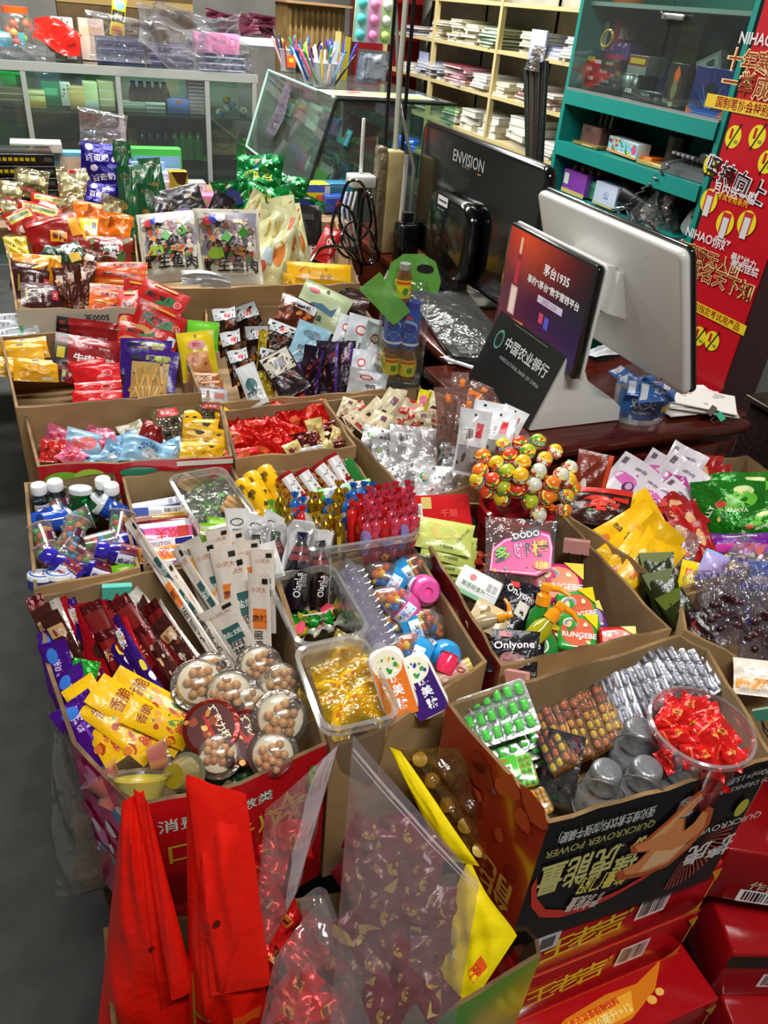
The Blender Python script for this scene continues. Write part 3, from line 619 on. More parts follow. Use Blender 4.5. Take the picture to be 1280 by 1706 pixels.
pouch('green_snack_bag','snack packet','#1f9a2a',[('S',3,.1,-.1,.6,.5,8,['#e86a4a','#f0e0c0','#b5d83a'])],.05,.12,.01,'foil',seed=33).at('green snack bag between purple and yellow bags',133,1150,.70,105,14,40,-20,46)
yel=pouch('yellow_snack_bag','snack packet','#e8b810',[('S',9,.0,-.15,.9,.5,14,['#d8742a','#b5421a','#e0983a','#4a8a2a']),('T','香脆',.1,.22,.16,'#8a3a10'),('T','88',.15,-.32,.16,'#c03020')],.07,.16,.014,'film',seed=34,seal=.06)
for x,y,h,ang,az,w,lb in [(262,1170,170,-62,0,52,'yellow snack bag topmost, reaching under the biscuit cups'),(232,1192,175,-58,0,60,'yellow snack bag second from the top'),(196,1205,160,-50,-5,60,'yellow snack bag with red printed numbers'),(165,1200,150,-28,-10,62,'yellow snack bag nearest the purple bags'),(262,1205,120,-70,10,50,'yellow snack bag lowest, beside the biscuit cups')]:yel.at(lb,x,y,.70,h,ang,55,az,w,GA)
bc,bl=biscuit_cup('biscuit_cup','#6a6058',1),biscuit_cup('biscuit_cup','#7a1f14',-1)
GC = 'biscuit cups in the pink carton'
for K,x,y,z,h,ang,el,az,lb in [(bc,352,1118,.71,66,10,50,-10,'clear biscuit cup touching the white packets'),(bc,330,1142,.715,92,20,60,20,'clear biscuit cup nearest the red sachets'),(bc,432,1112,.715,80,-5,50,10,'clear biscuit cup at the top near the tub'),(bc,385,1160,.72,92,30,55,-20,'clear biscuit cup in the middle with chocolate side'),(bc,455,1140,.70,86,12,40,50,'clear biscuit cup squeezed along the carton wall'),(bc,412,1180,.705,86,30,50,30,'clear biscuit cup half hidden behind the dark lids'),(bl,410,1228,.715,92,50,55,-15,'biscuit cup with purple-brown lid facing up'),(bl,352,1212,.725,96,58,58,-20,'biscuit cup with red-brown printed lid facing up'),(bc,466,1196,.73,96,-10,45,10,'clear biscuit cup full of biscuit balls, tallest by the wall'),(bc,455,1255,.715,86,62,40,0,'clear biscuit cup lowest in the corner'),(bc,365,1258,.70,80,70,60,-10,'clear biscuit cup beneath the printed lids')]:K.at(lb,x,y,z,h,ang,el,az,None,GC)
jy,jr,jd=jelly_cup('#d8d01a'),jelly_cup('#d8604a',None,'#f0a060'),jelly_cup('#a0901a','#7a7a1a')
GJ = 'jelly cups in the pink carton'
jr.at('red fruit jelly cup beside the purple bags',166,1290,.70,40,-40,30,-20,None,GJ);jr.at('orange-pink jelly cup under the yellow bags',280,1256,.70,36,70,40,0,None,GJ)
jy.at('yellow-green jelly cup with whole fruit, upright in front',235,1292,.715,60,2,42,0,None,GJ);jd.at('jelly cup with dark golden lid on its side',310,1290,.70,40,80,20,60,None,GJ);jd.at('jelly cup lying behind the front carton edge',256,1330,.69,30,10,60,0,None,GJ)
jr.at('red jelly cup lying deep in the corner',195,1318,.68,34,30,50,0,None,GJ)
mis=pouch('sweet_packet','sweet packet','#1f4a1f',[('S',3,0,0,.8,.8,12,['#d87a2a','#3a8a3a','#2a5a8a','#c83a3a'])],.07,.06,.014,'foil',seed=36)
for x,y,a,lb in [(400,1275,30,'dark green sweet packet under the biscuit cups'),(345,1290,-40,'dark green sweet packet beside the golden jelly lid'),(440,1290,80,'dark green sweet packet in the carton corner')]:mis.at(lb,x,y,.66,60,a,65,0,70,'dark sweet packets under the cups')
binder_clip('#4fb8a8').at('teal binder clip on the shared carton edge',195,975,.722,66,0,15,0,None,'binder clips')
PK=binder_clip('#d89a92')
PK.at('pink binder clip on the partition by yellow bags',962,900,.735,60,6,15,0,None,'binder clips');PK.at('pink binder clip joining the chocolate and blister cartons',862,1118,.742,58,0,20,-30,None,'binder clips')
binder_clip('#3f7f68').at('dark green binder clip on the blister carton corner',1272,1180,.755,50,-20,20,0,None,'binder clips')
# ------------------------------------------------------------------ tubs, eggs, tins
tub('tall clear plastic tub with green wrapped sweets','plastic_tub',[(457,958),(562,940),(602,1050),(492,1078)],.735,.15,.88)
tub('clear plastic tub full of yellow banana sweets','plastic_tub',[(497,1082),(606,1060),(662,1190),(540,1216)],.755,.17,.88)
tub('clear plastic tub with wrapped biscuit sweets and coffee beans','plastic_tub',[(294,792),(380,777),(416,862),(325,885)],.745,.14,.88)
gtw=twist('wrapped_sweet','wrapped sweet','#1f9a2a',[('T','大白兔',0,0,.6,'#0f5a18'),('R',0,.3,.5,.12,'#e8f0e0')],L=.055)
ytw=twist('wrapped_sweet','wrapped sweet','#e0d020',[('E',0,0,.2,.3,'#d83a5a')],L=.05);wtw=twist('wrapped_sweet','wrapped sweet','#d8dcc8',[('S',3,0,0,.6,.8,8,['#2f9a3a','#d83a4a'])],L=.05)
for K,x,y,z,a,lb in [(wtw,520,1048,.655,60,'white wrapped sweet lowest in the tall tub'),(gtw,498,1020,.66,55,'plain green wrapped sweet lying across in tall tub'),(gtw,522,1034,.67,80,'green wrapped sweet in the middle of tall tub'),(ytw,500,1050,.665,20,'yellow wrapped sweet in the tub corner'),(ytw,545,1018,.67,60,'yellow wrapped sweet on top in the tall tub'),(wtw,530,1008,.668,20,'white wrapped sweet behind the green ones'),(wtw,548,1042,.66,70,'white and green sweet by the tub wall'),(gtw,505,1000,.66,50,'green wrapped sweet behind the others in tub')]:K.at(lb,x,y,z,26,a-90,65,0,62 if K is gtw else 50,'wrapped sweets in the tall tub')
def banana(root,i):
 rr=random.Random(i);mb=MB();pts=[(-.03,-.006,0),(-.018,.002,0),(0,.006,0),(.018,.002,0),(.03,-.006,0)]
 mb.tube(pts,[.003,.0085,.0105,.0085,.003],mat('#eec21a','gloss'),12);mb.build('yellow_sweet',root)
 s=pouch_surf(.09,.046,.03,i+60,seal=.05,crump=.2);m2=MB();pouch_mesh(m2,.09,.046,s,mat('#fbf0a0','wrap',h=.12,lo=.03,hi=.4,haze='#f4dc40',r=.15));m2.build('film_wrapper',root)
 printed(root,[('T','香蕉',0,.0,.22,'#c83020',0,.02)],.06,.05,lambda x,y,l:(x,y * .5 + .003,.0108+l))
BAN=Kind('banana_sweet','wrapped sweet',.09,.046,banana,3);bs=[]
for k,(x,y,a,z) in enumerate([(540,1128,70,.69),(570,1098,20,.70),(612,1110,100,.705),(585,1130,60,.70),(560,1150,110,.70),(620,1145,75,.705),(545,1172,80,.69),(590,1170,40,.70),(632,1172,100,.70),(570,1190,20,.69),(612,1188,120,.69),(525,1150,80,.68),(600,1085,30,.68),(648,1150,90,.67)]):bs.append(BAN.at('',x,y,z,52,a-90,65,(k*37) % 40-20,92,'yellow banana sweets in the clear tub'))
label_grid(bs,'yellow banana sweet in clear film','in tub',3)
def disc(root,i):
 c=['#cfd2c0','#b59ac8','#a8a8c8'][i]
 fl=[[(q*(1 + .12*cos(6*a))*sin(a),y,q*(1 + .12*cos(6*a))*cos(a)) for a in [2*pi*k/36 for k in range(36)]] for q,y in ((.018,0),(.0255,.001),(.026,.003),(.018,.005),(.014,.009),(.008,.0115))]
 MB().loft(fl,mat('#e4e0f0','clear',h=.12,hi=.7,lo=.12),RX,True,True).build('clear_case',root)
 MB().lathe([(.013,.001),(.012,.007),(.006,.0085)],mat(c,'gloss'),14,RX).build('sweet',root)
DISC=Kind('flower_candy_case','sweet case',.052,.052,disc,3);ds=[]
for k in range(13):ds.append(DISC.at('',580+4.5*k+(k % 3),962+10.2*k,.70,58,0,42,-20+(k % 2)*8,None,'clear flower-shaped candy cases'))
label_row(ds,'clear flower-shaped candy case','of the row in the tub carton','y')
GE = 'candy eggs in the small carton'
for K,x,y,z,a,el,az,lb in [(EGG_B,648,966,.70,-60,20,0,'clear blue candy egg nearest the flower cases'),(EGG_B,682,952,.70,60,20,20,'blue candy egg with barcode touching the back wall'),(EGG_P,652,1006,.70,-70,20,-10,'pink candy egg half hidden among others'),(EGG_P,706,984,.71,-75,10,-75,'pink candy egg showing its solid base'),(EGG_P,670,1010,.73,-50,20,0,'pink candy egg on top, full of chocolate beans'),(EGG_B,652,1058,.69,20,40,0,'clear topped candy egg standing by the flower cases'),(EGG_B,695,1043,.71,70,25,20,'blue candy egg with clear end pointing away'),(EGG_B,692,1084,.72,-65,20,-10,'blue candy egg on top by the flat tins'),(EGG_B,741,1092,.70,-80,10,-75,'blue candy egg showing its dimpled base'),(EGG_P,690,1118,.66,40,40,0,'pink candy egg under the flat tins'),(EGG_B,712,1060,.67,30,40,0,'blue candy egg deep between the others')]:K.at(lb,x,y,z,78,a,el,az,None,GE)
EG2=egg_kind('#2fae3a');EG3=egg_kind('#e8741e');EG2.at('green candy egg buried behind the pink ones',704,1018,.67,70,20,30,-40,None,GE);EG3.at('orange candy egg buried beside the green one',716,1028,.665,66,-40,30,20,None,GE)
lathe_thing('toy_capsule','sweet capsule',[('body',[(.002,-.012),(.012,-.012),(.014,0),(.011,.012),(.013,.014),(.004,.015)],mat('#e8305a','gloss'))],.026,.026).at('small pink capsule beside the dimpled blue egg',745,1106,.715,34,20,45,0)
tin=lambda c1,c2,t1:flatbox('flat_sweet_tin','sweet tin',.05,.09,.018,'#ecebe4',[('R',0,-.1,.86,.74,c1),('E',0,.27,.42,.2,'#f0e8d0'),('S',5,0,.27,.6,.22,14,c2),('T','健',.08,.08,.17,'#ffffff',0,.02),('T','美',.08,-.11,.17,'#ffffff',0,.02),('T','糖',.08,-.30,.17,'#ffffff',0,.02),('T',t1,-.25,.1,.12,'#f4e0d0',-90)],'gloss',part='tin',bev=.016)
tin('#e87a2a',['#f0c02a','#f4e08a','#3a9a3a'],'七天').at('flat tin with orange label and citrus picture',655,1138,.745,122,-18,40,0,62);tin('#3a1a6a',['#2a3a9a','#4a5ac0','#3a9a4a'],'七天').at('flat tin with purple label and berry picture',702,1143,.74,110,-26,45,0,64)
lathe_thing('sweet_tube','sweet tube',[('body',[(.001,-.05),(.013,-.05),(.013,.05),(.001,.05)],mat('#c8a088','print')),('cap',[(.0135,.045),(.0135,.053),(.001,.054)],mat('#c8b04a','gloss'))],.1,.027,[(.0131,[('S',3,0,0,.9,.9,14,['#e8d0c0','#a03a3a','#6a3a8a','#f0b0c0']),('R',0,-.4,.9,.1,'#7a3a8a')],.07,.09,0)]).at('picture printed sweet tube lying against the front wall',738,1128,.70,98,66,50,0)
ybx=flatbox('yellow_sweet_carton','box',.12,.07,.1,'#e0a818',[('R',0,.3,1,.1,'#3a2a10'),('S',5,.2,0,.5,.5,9,['#3a1a6a','#4a2a8a','#3a8a3a']),('T','葡萄',-.2,-.1,.25,'#6a2a10')],'print')
ybx.new(frame(P(690,1222,.63),(.96,-.05,0),(0,0,1),(0,-1,0)),'yellow printed sweet carton standing behind the zip bags')
# ------------------------------------------------------------------ chocolate and spray carton
GBX = 'small boxes in the deep red carton'
flatbox('biscuit_box','box',.115,.08,.04,'#b81a20',[('B',-.36,.1,.17,.34,0),('R',-.2,.28,.16,.3,'#c8b46a'),('T','千层',.15,0,.2,'#d85a4a'),('E',-.3,-.38,.03,.04,'#c8c04a')],'gloss').at('red biscuit box with barcode behind the green packs',733,856,.745,66,-6,62,5,104)
gb=pouch('biscuit_packet','biscuit packet','#c0cc6a',[('T','CRISPYCAKE',.32,.05,.1,'#5a6a2a',62),('P',[(-.25,.3),(-.12,.32),(.12,-.1),(.0,-.14)],'#e0c070'),('P',[(-.05,.3),(.08,.3),(.3,-.02),(.18,-.08)],'#e4c880'),('P',[(-.3,.12),(-.2,.15),(-.05,-.18),(-.15,-.2)],'#d8b868'),('T','千层蛋糕',.05,-.38,.09,'#5a6a2a')],.09,.062,.016,'film',seed=41,seal=.03,crump=.1)
for k,(x,y,z) in enumerate([(747,940,.69),(745,928,.705),(748,912,.72),(742,893,.738)]):gb.at(['pale green biscuit packet lowest of the stack','pale green biscuit packet third from top','pale green biscuit packet second from top','pale green biscuit packet on top of the stack'][k],x,y,z,52,6,58,4+k*2,94,'pale green biscuit packets')
flatbox('small_sweet_box','box',.07,.03,.03,'#d8321e',[('T','HONEY',0,.0,.5,'#3a9a3a',4,.03),('R',0,.45,1,.1,'#8a2a8a')],'gloss').at('small red box under the green biscuit packets',742,950,.67,24,-6,20,0,80,GBX)
flatbox('white_medicine_box','box',.066,.04,.03,'#e8ece8',[('R',.0,-.42,1,.15,'#2f9a5a'),('E',-.2,.2,.08,.12,'#c83a3a'),('T','草珊瑚含片',-.1,-.12,.2,'#2a6a4a'),('B',.3,.1,.3,.4)],'print',sart=[('R',0,0,1,.2,'#2f9a5a'),('T','含片',0,.3,.3,'#555555')]).at('white and green lozenge box tilted over chocolate packs',798,977,.725,46,22,50,10,74,GBX)
onl=pouch('black_chocolate_packet','chocolate packet','#15131a',[('T','Onlyone',.0,.15,.24,'#e8e4e4',8,.012),('R',-.2,.38,.24,.12,'#c82a2a'),('E',-.1,-.2,.16,.16,'#8a4a4a'),('E',.1,-.22,.16,.16,'#7a3a3e'),('P',[(-.22,-.2),(.2,-.22),(.0,-.46)],'#7a4044')],.075,.075,.014,'foil',seed=42,seal=.05)
onw=pouch('black_chocolate_packet','chocolate packet','#15131f',[('T','Onlyone',.0,.25,.24,'#e8e4e4',-14),('R',-.2,.42,.24,.12,'#c82a2a'),('P',[(-.1,-.2),(.22,-.3),(.3,.02),(.0,.1)],'#d8d0c4')],.075,.075,.014,'foil',seed=43,seal=.05)
GO = 'black chocolate packets'
for K,x,y,z,h,w,a,lb in [(onw,866,1040,.69,60,62,14,'black chocolate packet lowest under the white chocolate one'),(onw,862,1030,.70,66,66,14,'black chocolate packet second in the upper pile'),(onw,864,1008,.72,78,62,16,'black packet with white chocolate picture on top of pile'),(onl,830,1045,.70,60,60,20,'black chocolate packet half under the orange nozzle'),(onl,868,1088,.70,74,80,4,'black chocolate packet behind the large front one'),(onl,856,1086,.725,76,84,2,'black packet with brown hearts at the carton front')]:K.at(lb,x,y,z,h,a,48,0,w,GO)
pouch('cream_sweet_packet','sweet packet','#c8b48a',[('S',3,0,0,.8,.8,8,['#e8e0d0','#8a6a3a','#e0a030'])],.06,.05,.012,'film',seed=44).at('cream sweet packet beside the orange nozzle',815,1030,.71,46,30,60,0,66)
def mintbox(c,c2,t):return flatbox('mint_tin','mint box',.066,.066,.02,c,[('E',-.0,.0,.42,.40,c2),('E',-.18,.22,.2,.14,'#e8e8e4'),('E',-.16,.21,.17,.12,'#9a9a9a'),('T',t,.05,-.1,.2,'#f4f4f0',0,.03),('S',3,.0,.0,.7,.6,7,['#f0d8a0',c,'#e8f0c0']),('P',[(.1,.5),(.5,.5),(.5,.1)],'#e8d020')],'gloss',part='case',bev=.008)
GM = 'flat mint boxes in the deep red carton'
mintbox('#d81a6a','#e8946a','RUNGEBE').at('pink mint box with round window, topmost',930,970,.735,66,4,55,0,84,GM)
mg=mintbox('#2fa03a','#d86a4a','RUNGEBE');mg.at('green mint box with orange oval print',962,1018,.72,72,-14,50,5,66,GM);mg.at('green mint box nearest the red box',962,1052,.71,60,0,60,10,66,GM);mg.at('green mint box turned on its edge',925,1055,.69,70,-30,30,40,50,GM)
mintbox('#d8241a','#e05a3a','RUN').at('red mint box at the front edge',1030,1065,.705,42,-4,50,10,62,GM);mintbox('#4a1a1a','#8a3a2a','RUN').at('dark brown mint box leaning on the green ones',930,1072,.69,60,-40,40,30,40,GM)
mintbox('#6a3a8a','#a07ac0','RUN').at('purple mint box behind the green ones',985,1030,.69,50,-20,50,0,46,GM)
def spray(root,i):
 MB().lathe([(.001,-.05),(.014,-.05),(.016,-.02),(.015,.0),(.008,.012),(.008,.02)],mat(['#2f9a3a','#c8c020','#c8b48a'][i],'jelly'),16).build('bottle',root)
 MB().lathe([(.0105,.014),(.0105,.028),(.006,.031),(.006,.036),(.001,.037)],mat('#f09a1a','gloss'),14).box((-.007,.034,-.007),(.007,.046,.007),mat('#f09a1a','gloss'),None,.002).tube([(.004,.041,0),(.02,.043,0),(.034,.038,0)],[.005,.0045,.003],mat('#f09a1a','gloss'),8).build('spray_head',root)
SP=Kind('candy_spray_bottle','spray bottle',.05,.096,spray,3);GS = 'candy spray bottles'
SP.at('candy spray bottle with orange head, tallest upright',900,1022,.73,112,14,20,-10,None,GS);SP.at('yellow candy spray bottle pointing toward the tins',905,1045,.73,110,40,35,10,None,GS);SP.at('candy spray with orange nozzle by the lozenge box',818,1032,.715,78,75,40,0,None,GS,True)
lathe_thing('green_sweet_bottle','bottle',[('bottle',[(.001,-.03),(.022,-.028),(.026,-.005),(.024,.012),(.012,.024),(.011,.03)],mat('#1f8a3a','gloss')),('cap',[(.0125,.026),(.0125,.036),(.001,.037)],mat('#e8e8e0','gloss'))],.067,.052,[(.0262,[('E',0,0,.3,.45,'#d8d8c0'),('E',0,0,.22,.35,'#2a7a3a')],.04,.03,-.006)]).at('round green sweet bottle lying by the front edge',905,1080,.69,66,160,40,0)
# DODO lollipop bag with its printed header card, lollipops and their stand
def dodobag(root,i):
 s=pouch_surf(.13,.15,.04,71,crump=.3);mb=MB();pouch_mesh(mb,.13,.15,s,WRAP());mb.build('clear_bag',root)
 c=MB();c.prism([(-.052,-.03),(-.05,.012),(-.03,.03),(-.012,.035),(.03,.05),(.05,.045),(.056,.02),(.054,-.02),(.03,-.034)],.021,.0225,mat('#e02a8a','gloss'));c.build('header_card',root)
 d=[('P',[(-.4,-.19),(-.38,.06),(-.22,.19),(.22,.31),(.38,.27),(.42,.12),(.4,-.12),(.2,-.21)],'#f4b8d8'),('P',[(-.38,-.18),(-.36,.05),(-.21,.17),(.22,.29),(.36,.25),(.4,.11),(.38,-.1),(.2,-.19)],'#e02a8a'),('P',[(-.14,.16),(-.1,.26),(.22,.38),(.27,.29),(.22,.24)],'#2a1430'),('T','DODO',.07,.265,.10,'#f8f4f4',12,.03),('T','多',-.24,-.0,.2,'#1f0f24',8,.11),('T','嘟',.02,.06,.2,'#1f0f24',8,.11),('T','棒',.26,.1,.2,'#1f0f24',8,.11),('T','多',-.24,-.0,.2,'#7ac83a',8,.05),('T','嘟',.02,.06,.2,'#f090c8',8,.05),('T','棒',.26,.1,.2,'#f0b83a',8,.05),('E',.28,-.1,.11,.06,'#e86a1e'),('T','108',.28,-.1,.1,'#f8e060',0,.03),('S',4,-.1,-.17,.5,.1,8,['#f0a030','#4aa03a','#e0502a'])]
 printed(root,d,.13,.15,lambda x,y,l:(x,y,.0228+l),name='printed_lettering')
Kind('lollipop_bag','sweet bag',.13,.15,dodobag).at('clear bag of lollipops with pink header card',866,932,.75,140,2,50,0,150)
ls=twist('wrapped_sweet','wrapped sweet','#c84a2a',None,L=.05,r=.008)
for k,(x,y) in enumerate([(800,925),(812,945),(835,905),(860,895),(795,955),(890,898)]):ls.at(f'reddish wrapped sweet stick showing {["nearest the biscuit packets", "above the lozenge box", "beneath the lollipop ring", "behind the header card top", "beside the small red box", "at the far side of the header card"][k]}',x,y,.70,14,k*37,55,0,50,'wrapped sweet sticks around the lollipop bag')
so=P(862,846,.75)
st=thing('lollipop_stand','red round plastic lollipop stand','display stand',Matrix.Translation((so.x,so.y,.60)))
A90=Matrix.Rotation(pi/2,4,'X')
MB().lathe([(.058,.0),(.06,.05),(.062,.125),(.066,.128),(.066,.155),(.06,.158),(.056,.135),(.001,.13)],mat('#b5121c','jelly'),40,A90).build('base_ring',st)
MB().lathe([(.054,.13),(.045,.15),(.03,.18),(.015,.195),(.001,.197)],mat('#a81220','gloss'),32,A90).build('holder_dome',st)
MB().lathe([(.075,-.02),(.078,.12),(.08,.122)],TUB(),32,A90,False).build('clear_drum',st)
LP=lollipop();GL = 'lollipops in the red stand';lps=[]
LPX=[(805,760),(838,742),(866,738),(896,735),(925,752),(950,780),(800,785),(828,772),(850,760),(880,752),(908,765),(936,792),(955,812),(796,800),(822,800),(846,786),(872,770),(898,785),(920,805),(944,825),(812,818),(840,812),(868,792),(890,808),(912,828),(836,830),(862,815),(884,835),(948,800),(898,858),(940,850)]
for k,(x,y) in enumerate(LPX):
 u=V(((x-872)/1400,0,.055));c0=P(x,y,.86-abs(x-872) * .0003-max(0,y-790) * .0011)
 base=V((so.x+(x-872) * .00035,so.y + .02-(y-790) * .0004,.755));ax=(c0-base).normalized();v=(CAM-c0).normalized();n=(v-ax*v.dot(ax)).normalized();sc = .84
 M=frame(c0,ax.cross(n),ax,n)@Matrix.Rotation(radians((k*47) % 50-25),4,'Y')@Matrix.Diagonal((sc,sc,sc,1));lps.append(LP.new(M,'',GL))
label_grid(lps,'wrapped fruit lollipop on a stick','of the red stand',5)
# ------------------------------------------------------------------ blister packs and cans in the energy drink carton
gbl=blister('gum_blister',.10,.062,6,3,.35,'#4fe03a','#c0c6c2','gloss',(.62,.62),None,.008)
GB = 'green gum blister packs'
for k,(x,y,z,a) in enumerate([(838,1250,.655,-22),(836,1234,.68,-18),(832,1222,.70,-24),(829,1190,.735,-20)]):gbl.at(['green gum blister pack at the bottom of the pile','green gum blister pack third from the top','green gum blister pack second from the top','green gum blister pack lying on top of the pile'][k],x,y,z,92,a,62,-8,122,GB)
amb=blister('jelly_bean_blister',.07,.1,3,6,.98,'#c8641a','#8a541a','gloss',(.75,.75),['#c8641a','#d88a1a','#a8421a','#d8a81a','#c8541a','#1f6a6a'],.008)
o=[amb.at('',918+13*k,1232-6*k+(k % 2)*4,.72 - .001*k,105,-20,40,-50,44,'amber jelly bean blister packs') for k in range(9)]
label_row(o,'amber jelly bean blister pack','of the standing row')
sil=blister('capsule_blister',.07,.1,4,3,.9,'#c4bcd0','#a8a8b0','gloss',(.5,.72),None,.008)
o=[sil.at('',1022+14*k,1170-4*k,.725,92,-22,40,-50,48,'silver capsule blister packs') for k in range(6)]
label_row(o,'silver capsule blister pack','of the nearer standing row')
o=[sil.at('',1082+17*k,1120+1*k,.725,78,-30,45,-45,54,'silver capsule blister packs') for k in range(6)]
label_row(o,'silver capsule blister pack','of the rear row by the wall')
GREY=mat('#9a9ca0','foil',m=.55,r=.34);GREY2=mat('#84868a','foil',m=.55,r=.34)
can=lathe_thing('milk_can_sweet','candy can',[('can_body',[(.001,-.04),(.022,-.04),(.0235,-.036),(.0235,-.006),(.017,.006),(.0165,.012)],GREY),('can_lid',[(.0165,.01),(.0195,.011),(.0195,.014),(.0178,.016),(.0175,.029),(.0168,.0335),(.0150,.0365),(.0125,.0378),(.001,.0382)],GREY2)],.079,.047)
GC2 = 'grey toy milk cans';o=[can.at(lb,x,y-4,.725,118,0,0,10,None,GC2,False,True) for x,y,lb in [(1054,1252,'grey toy milk can with raised wire handle'),(1000,1320,'grey toy milk can nearest the clear card'),(1066,1315,'grey toy milk can in the middle by the front wall'),(1132,1305,'grey toy milk can in front of the red sweet tub')]]
for q in o[:3]:MB().tube([(.0245*cos(a),.008+(.04 if q is o[0] else .034)*sin(a) * .9,.0245*sin(a) * .5 + .008) for a in [pi*k/12 for k in range(13)]],.0009,mat('#d0d0d0','metal'),6).build('wire_handle',q)
for q in o:MB().tube([(.0245*sin(a),-.03,.0245*cos(a)) for a in [2*pi*k/20 for k in range(21)]],.0012,GREY2,6).build('body_hoop',q)
def starbox(c,c2,balls):
 def make(root,i):
  MB().rbox((-.03,-.02,-.03),(.03,.02,0),.005,CLEAR(),None,3,.003).build('clear_case',root)
  MB().rbox((-.03,-.02,-.03),(.03,.02,-.018),.005,mat('#e8e020','jelly'),None,3,.002).build('lower_tray',root)
  b=MB();rr=random.Random(3)
  for j in range(5):
   for k in range(8):b.ball(.0036,mat(balls,'gloss'),T3(-.026 + .0074*k,-.015 + .0075*j,-.006 - .006*rr.random()),7,5)
  stuff(b.build('sweet_beads',root))
  MB().rbox((-.03,-.008,0),(.012,.0205,.002),.004,mat(c,'gloss'),None,3,.0006).build('flip_lid',root)
  printed(root,[('T','Starlight',0,.36,.2,'#d83020',0,.02),('R',0,-.05,.6,.4,c2),('T','星光糖',0,-.05,.25,'#2a5a2a'),('E',.3,-.3,.12,.14,'#f0f0d0')],.042,.028,M=T3(-.009,.006,.0024))
 return Kind('sweet_bead_box','sweet box',.06,.042,make,1,True)
starbox('#4fb83a','#e8f0d8','#6ad83a').at('green sweet bead box with hinged label lid',852,1288,.725,60,-18,60,-5,80,'sweet bead boxes');starbox('#f08a1a','#f8e0b0','#f0a030').at('orange sweet bead box in the front corner',886,1342,.705,50,-24,60,0,66,'sweet bead boxes')
pouch('dark_candy_card','sweet packet','#3a3a3c',[('S',3,0,0,.8,.85,22,['#5a2a34','#2a4a2a','#7a3a44','#565658','#222226'])],.07,.13,.008,'foil',seed=51,seal=.03,crump=.5).at('dark foil candy card leaning among the cans',935,1278,.71,118,12,42,-25,66)
rt=thing('round_sweet_tub','round clear tub heaped with red foil sweets','plastic tub',Matrix.Translation(P(1170,1208,.785)-V((0,0,.1)))@Matrix.Scale(.80,4),'clear plastic sweet tubs')
MB().lathe([(.001,.0),(.056,.0),(.06,.006),(.07,.115),(.0735,.118),(.0745,.123),(.071,.125),(.069,.118)],mat('#f0d8d8','clear',h=.06,hi=.55,r=.1),36,A90,False).build('tub_wall',rt)
MB().lathe([(.0735,.116),(.076,.118),(.076,.125),(.072,.127),(.071,.12)],mat('#f4eef0','clear',h=.15,hi=.7,lo=.1),36,A90,False).build('rim',rt)
rf=pouch('red_foil_sweet','wrapped sweet','#d01c1a',[('R',.12,.05,.22,.3,'#c8862a',20),('R',.12,.05,.14,.18,'#7a1a14',20),('R',-.25,0,.06,.7,'#e8603a')],.05,.034,.018,'foil',var=3,seed=52,seal=.12,crump=.5);rs=[]
for k in range(26):
 a=k*2.4;q = .052*sqrt((k + .5)/26);c=rt.matrix_world.translation+V((q * .8*cos(a),q * .8*sin(a),.066 + .018*(1-q / .052) + .010*(k % 3)));p=proj(c)
 rs.append(rf.at('',p.x,p.y,c.z,44,(k*67) % 180-90,62,(k*29) % 60-30,62,'red foil sweets in the round tub'))
label_grid(rs,'red foil sweet','in the round tub',4)
for k in range(8):
 a=k * .8;c=rt.matrix_world.translation+V((.036*cos(a),.036*sin(a),.04));p=proj(c);rf.at(f'red foil sweet seen low through the wall of the round tub, {ORD[k + 1]} round',p.x,p.y,c.z,44,k*40,20,0,60,'red foil sweets in the round tub')
# ------------------------------------------------------------------ wide carton of fruit sweet bags
F_,WF=carton('small brown carton of clear prune bags behind the blister carton',[(1130,992),(1318,940),(1345,1170),(1205,1082),(1140,1050)],Z + .01,.60,seed=19,group='open cartons of sweets')
GF = 'fruit sweet bags in the wide carton'
mango=pouch('mango_sweet_bag','sweet bag','#e8b40e',[('E',.1,-.1,.16,.1,'#8ab02a',20),('E',-.05,.18,.12,.08,'#e0a020'),('E',.22,.2,.07,.05,'#d8641a'),('T','mango',-.15,.05,.13,'#4a3a10',14,.02),('S',3,0,-.36,.8,.2,6,['#6a9a2a','#d8d04a']),('E',-.2,-.2,.08,.06,'#d8781e')],.13,.17,.03,'film',seed=61,seal=.05,crump=.3)
for x,y,h,a,el,az,w,z,lb in [(1048,868,105,62,45,10,80,.72,'yellow mango sweet bag behind the others, nearest the white bags'),(1040,898,125,60,45,10,84,.725,'yellow mango bag with green fruit picture'),(1052,915,120,55,40,20,70,.715,'yellow mango bag third from the back'),(1045,938,110,40,40,25,56,.71,'narrow yellow mango bag seen on edge'),(1070,922,130,40,35,25,72,.72,'yellow mango bag with raised plain flap'),(1078,945,130,36,35,25,74,.715,'yellow mango bag nearest the dark bags')]:mango.at(lb,x,y,z,h,a,el,az,w,GF)
wb=pouch('white_sweet_bag','sweet bag','#e4dce4',[('P',[(-.5,.0),(.1,.22),(.5,.1),(.5,-.5),(-.5,-.5)],'#b52a90'),('E',-.05,.05,.3,.1,'#d86ab8'),('E',.12,-.05,.14,.1,'#5a1a5a'),('E',.12,-.03,.08,.06,'#c89ac8'),('R',-.36,.34,.12,.14,'#6a5a64'),('T','candy',.1,.32,.1,'#5a2a6a',10)],.13,.17,.03,'film',seed=62,seal=.05,crump=.3)
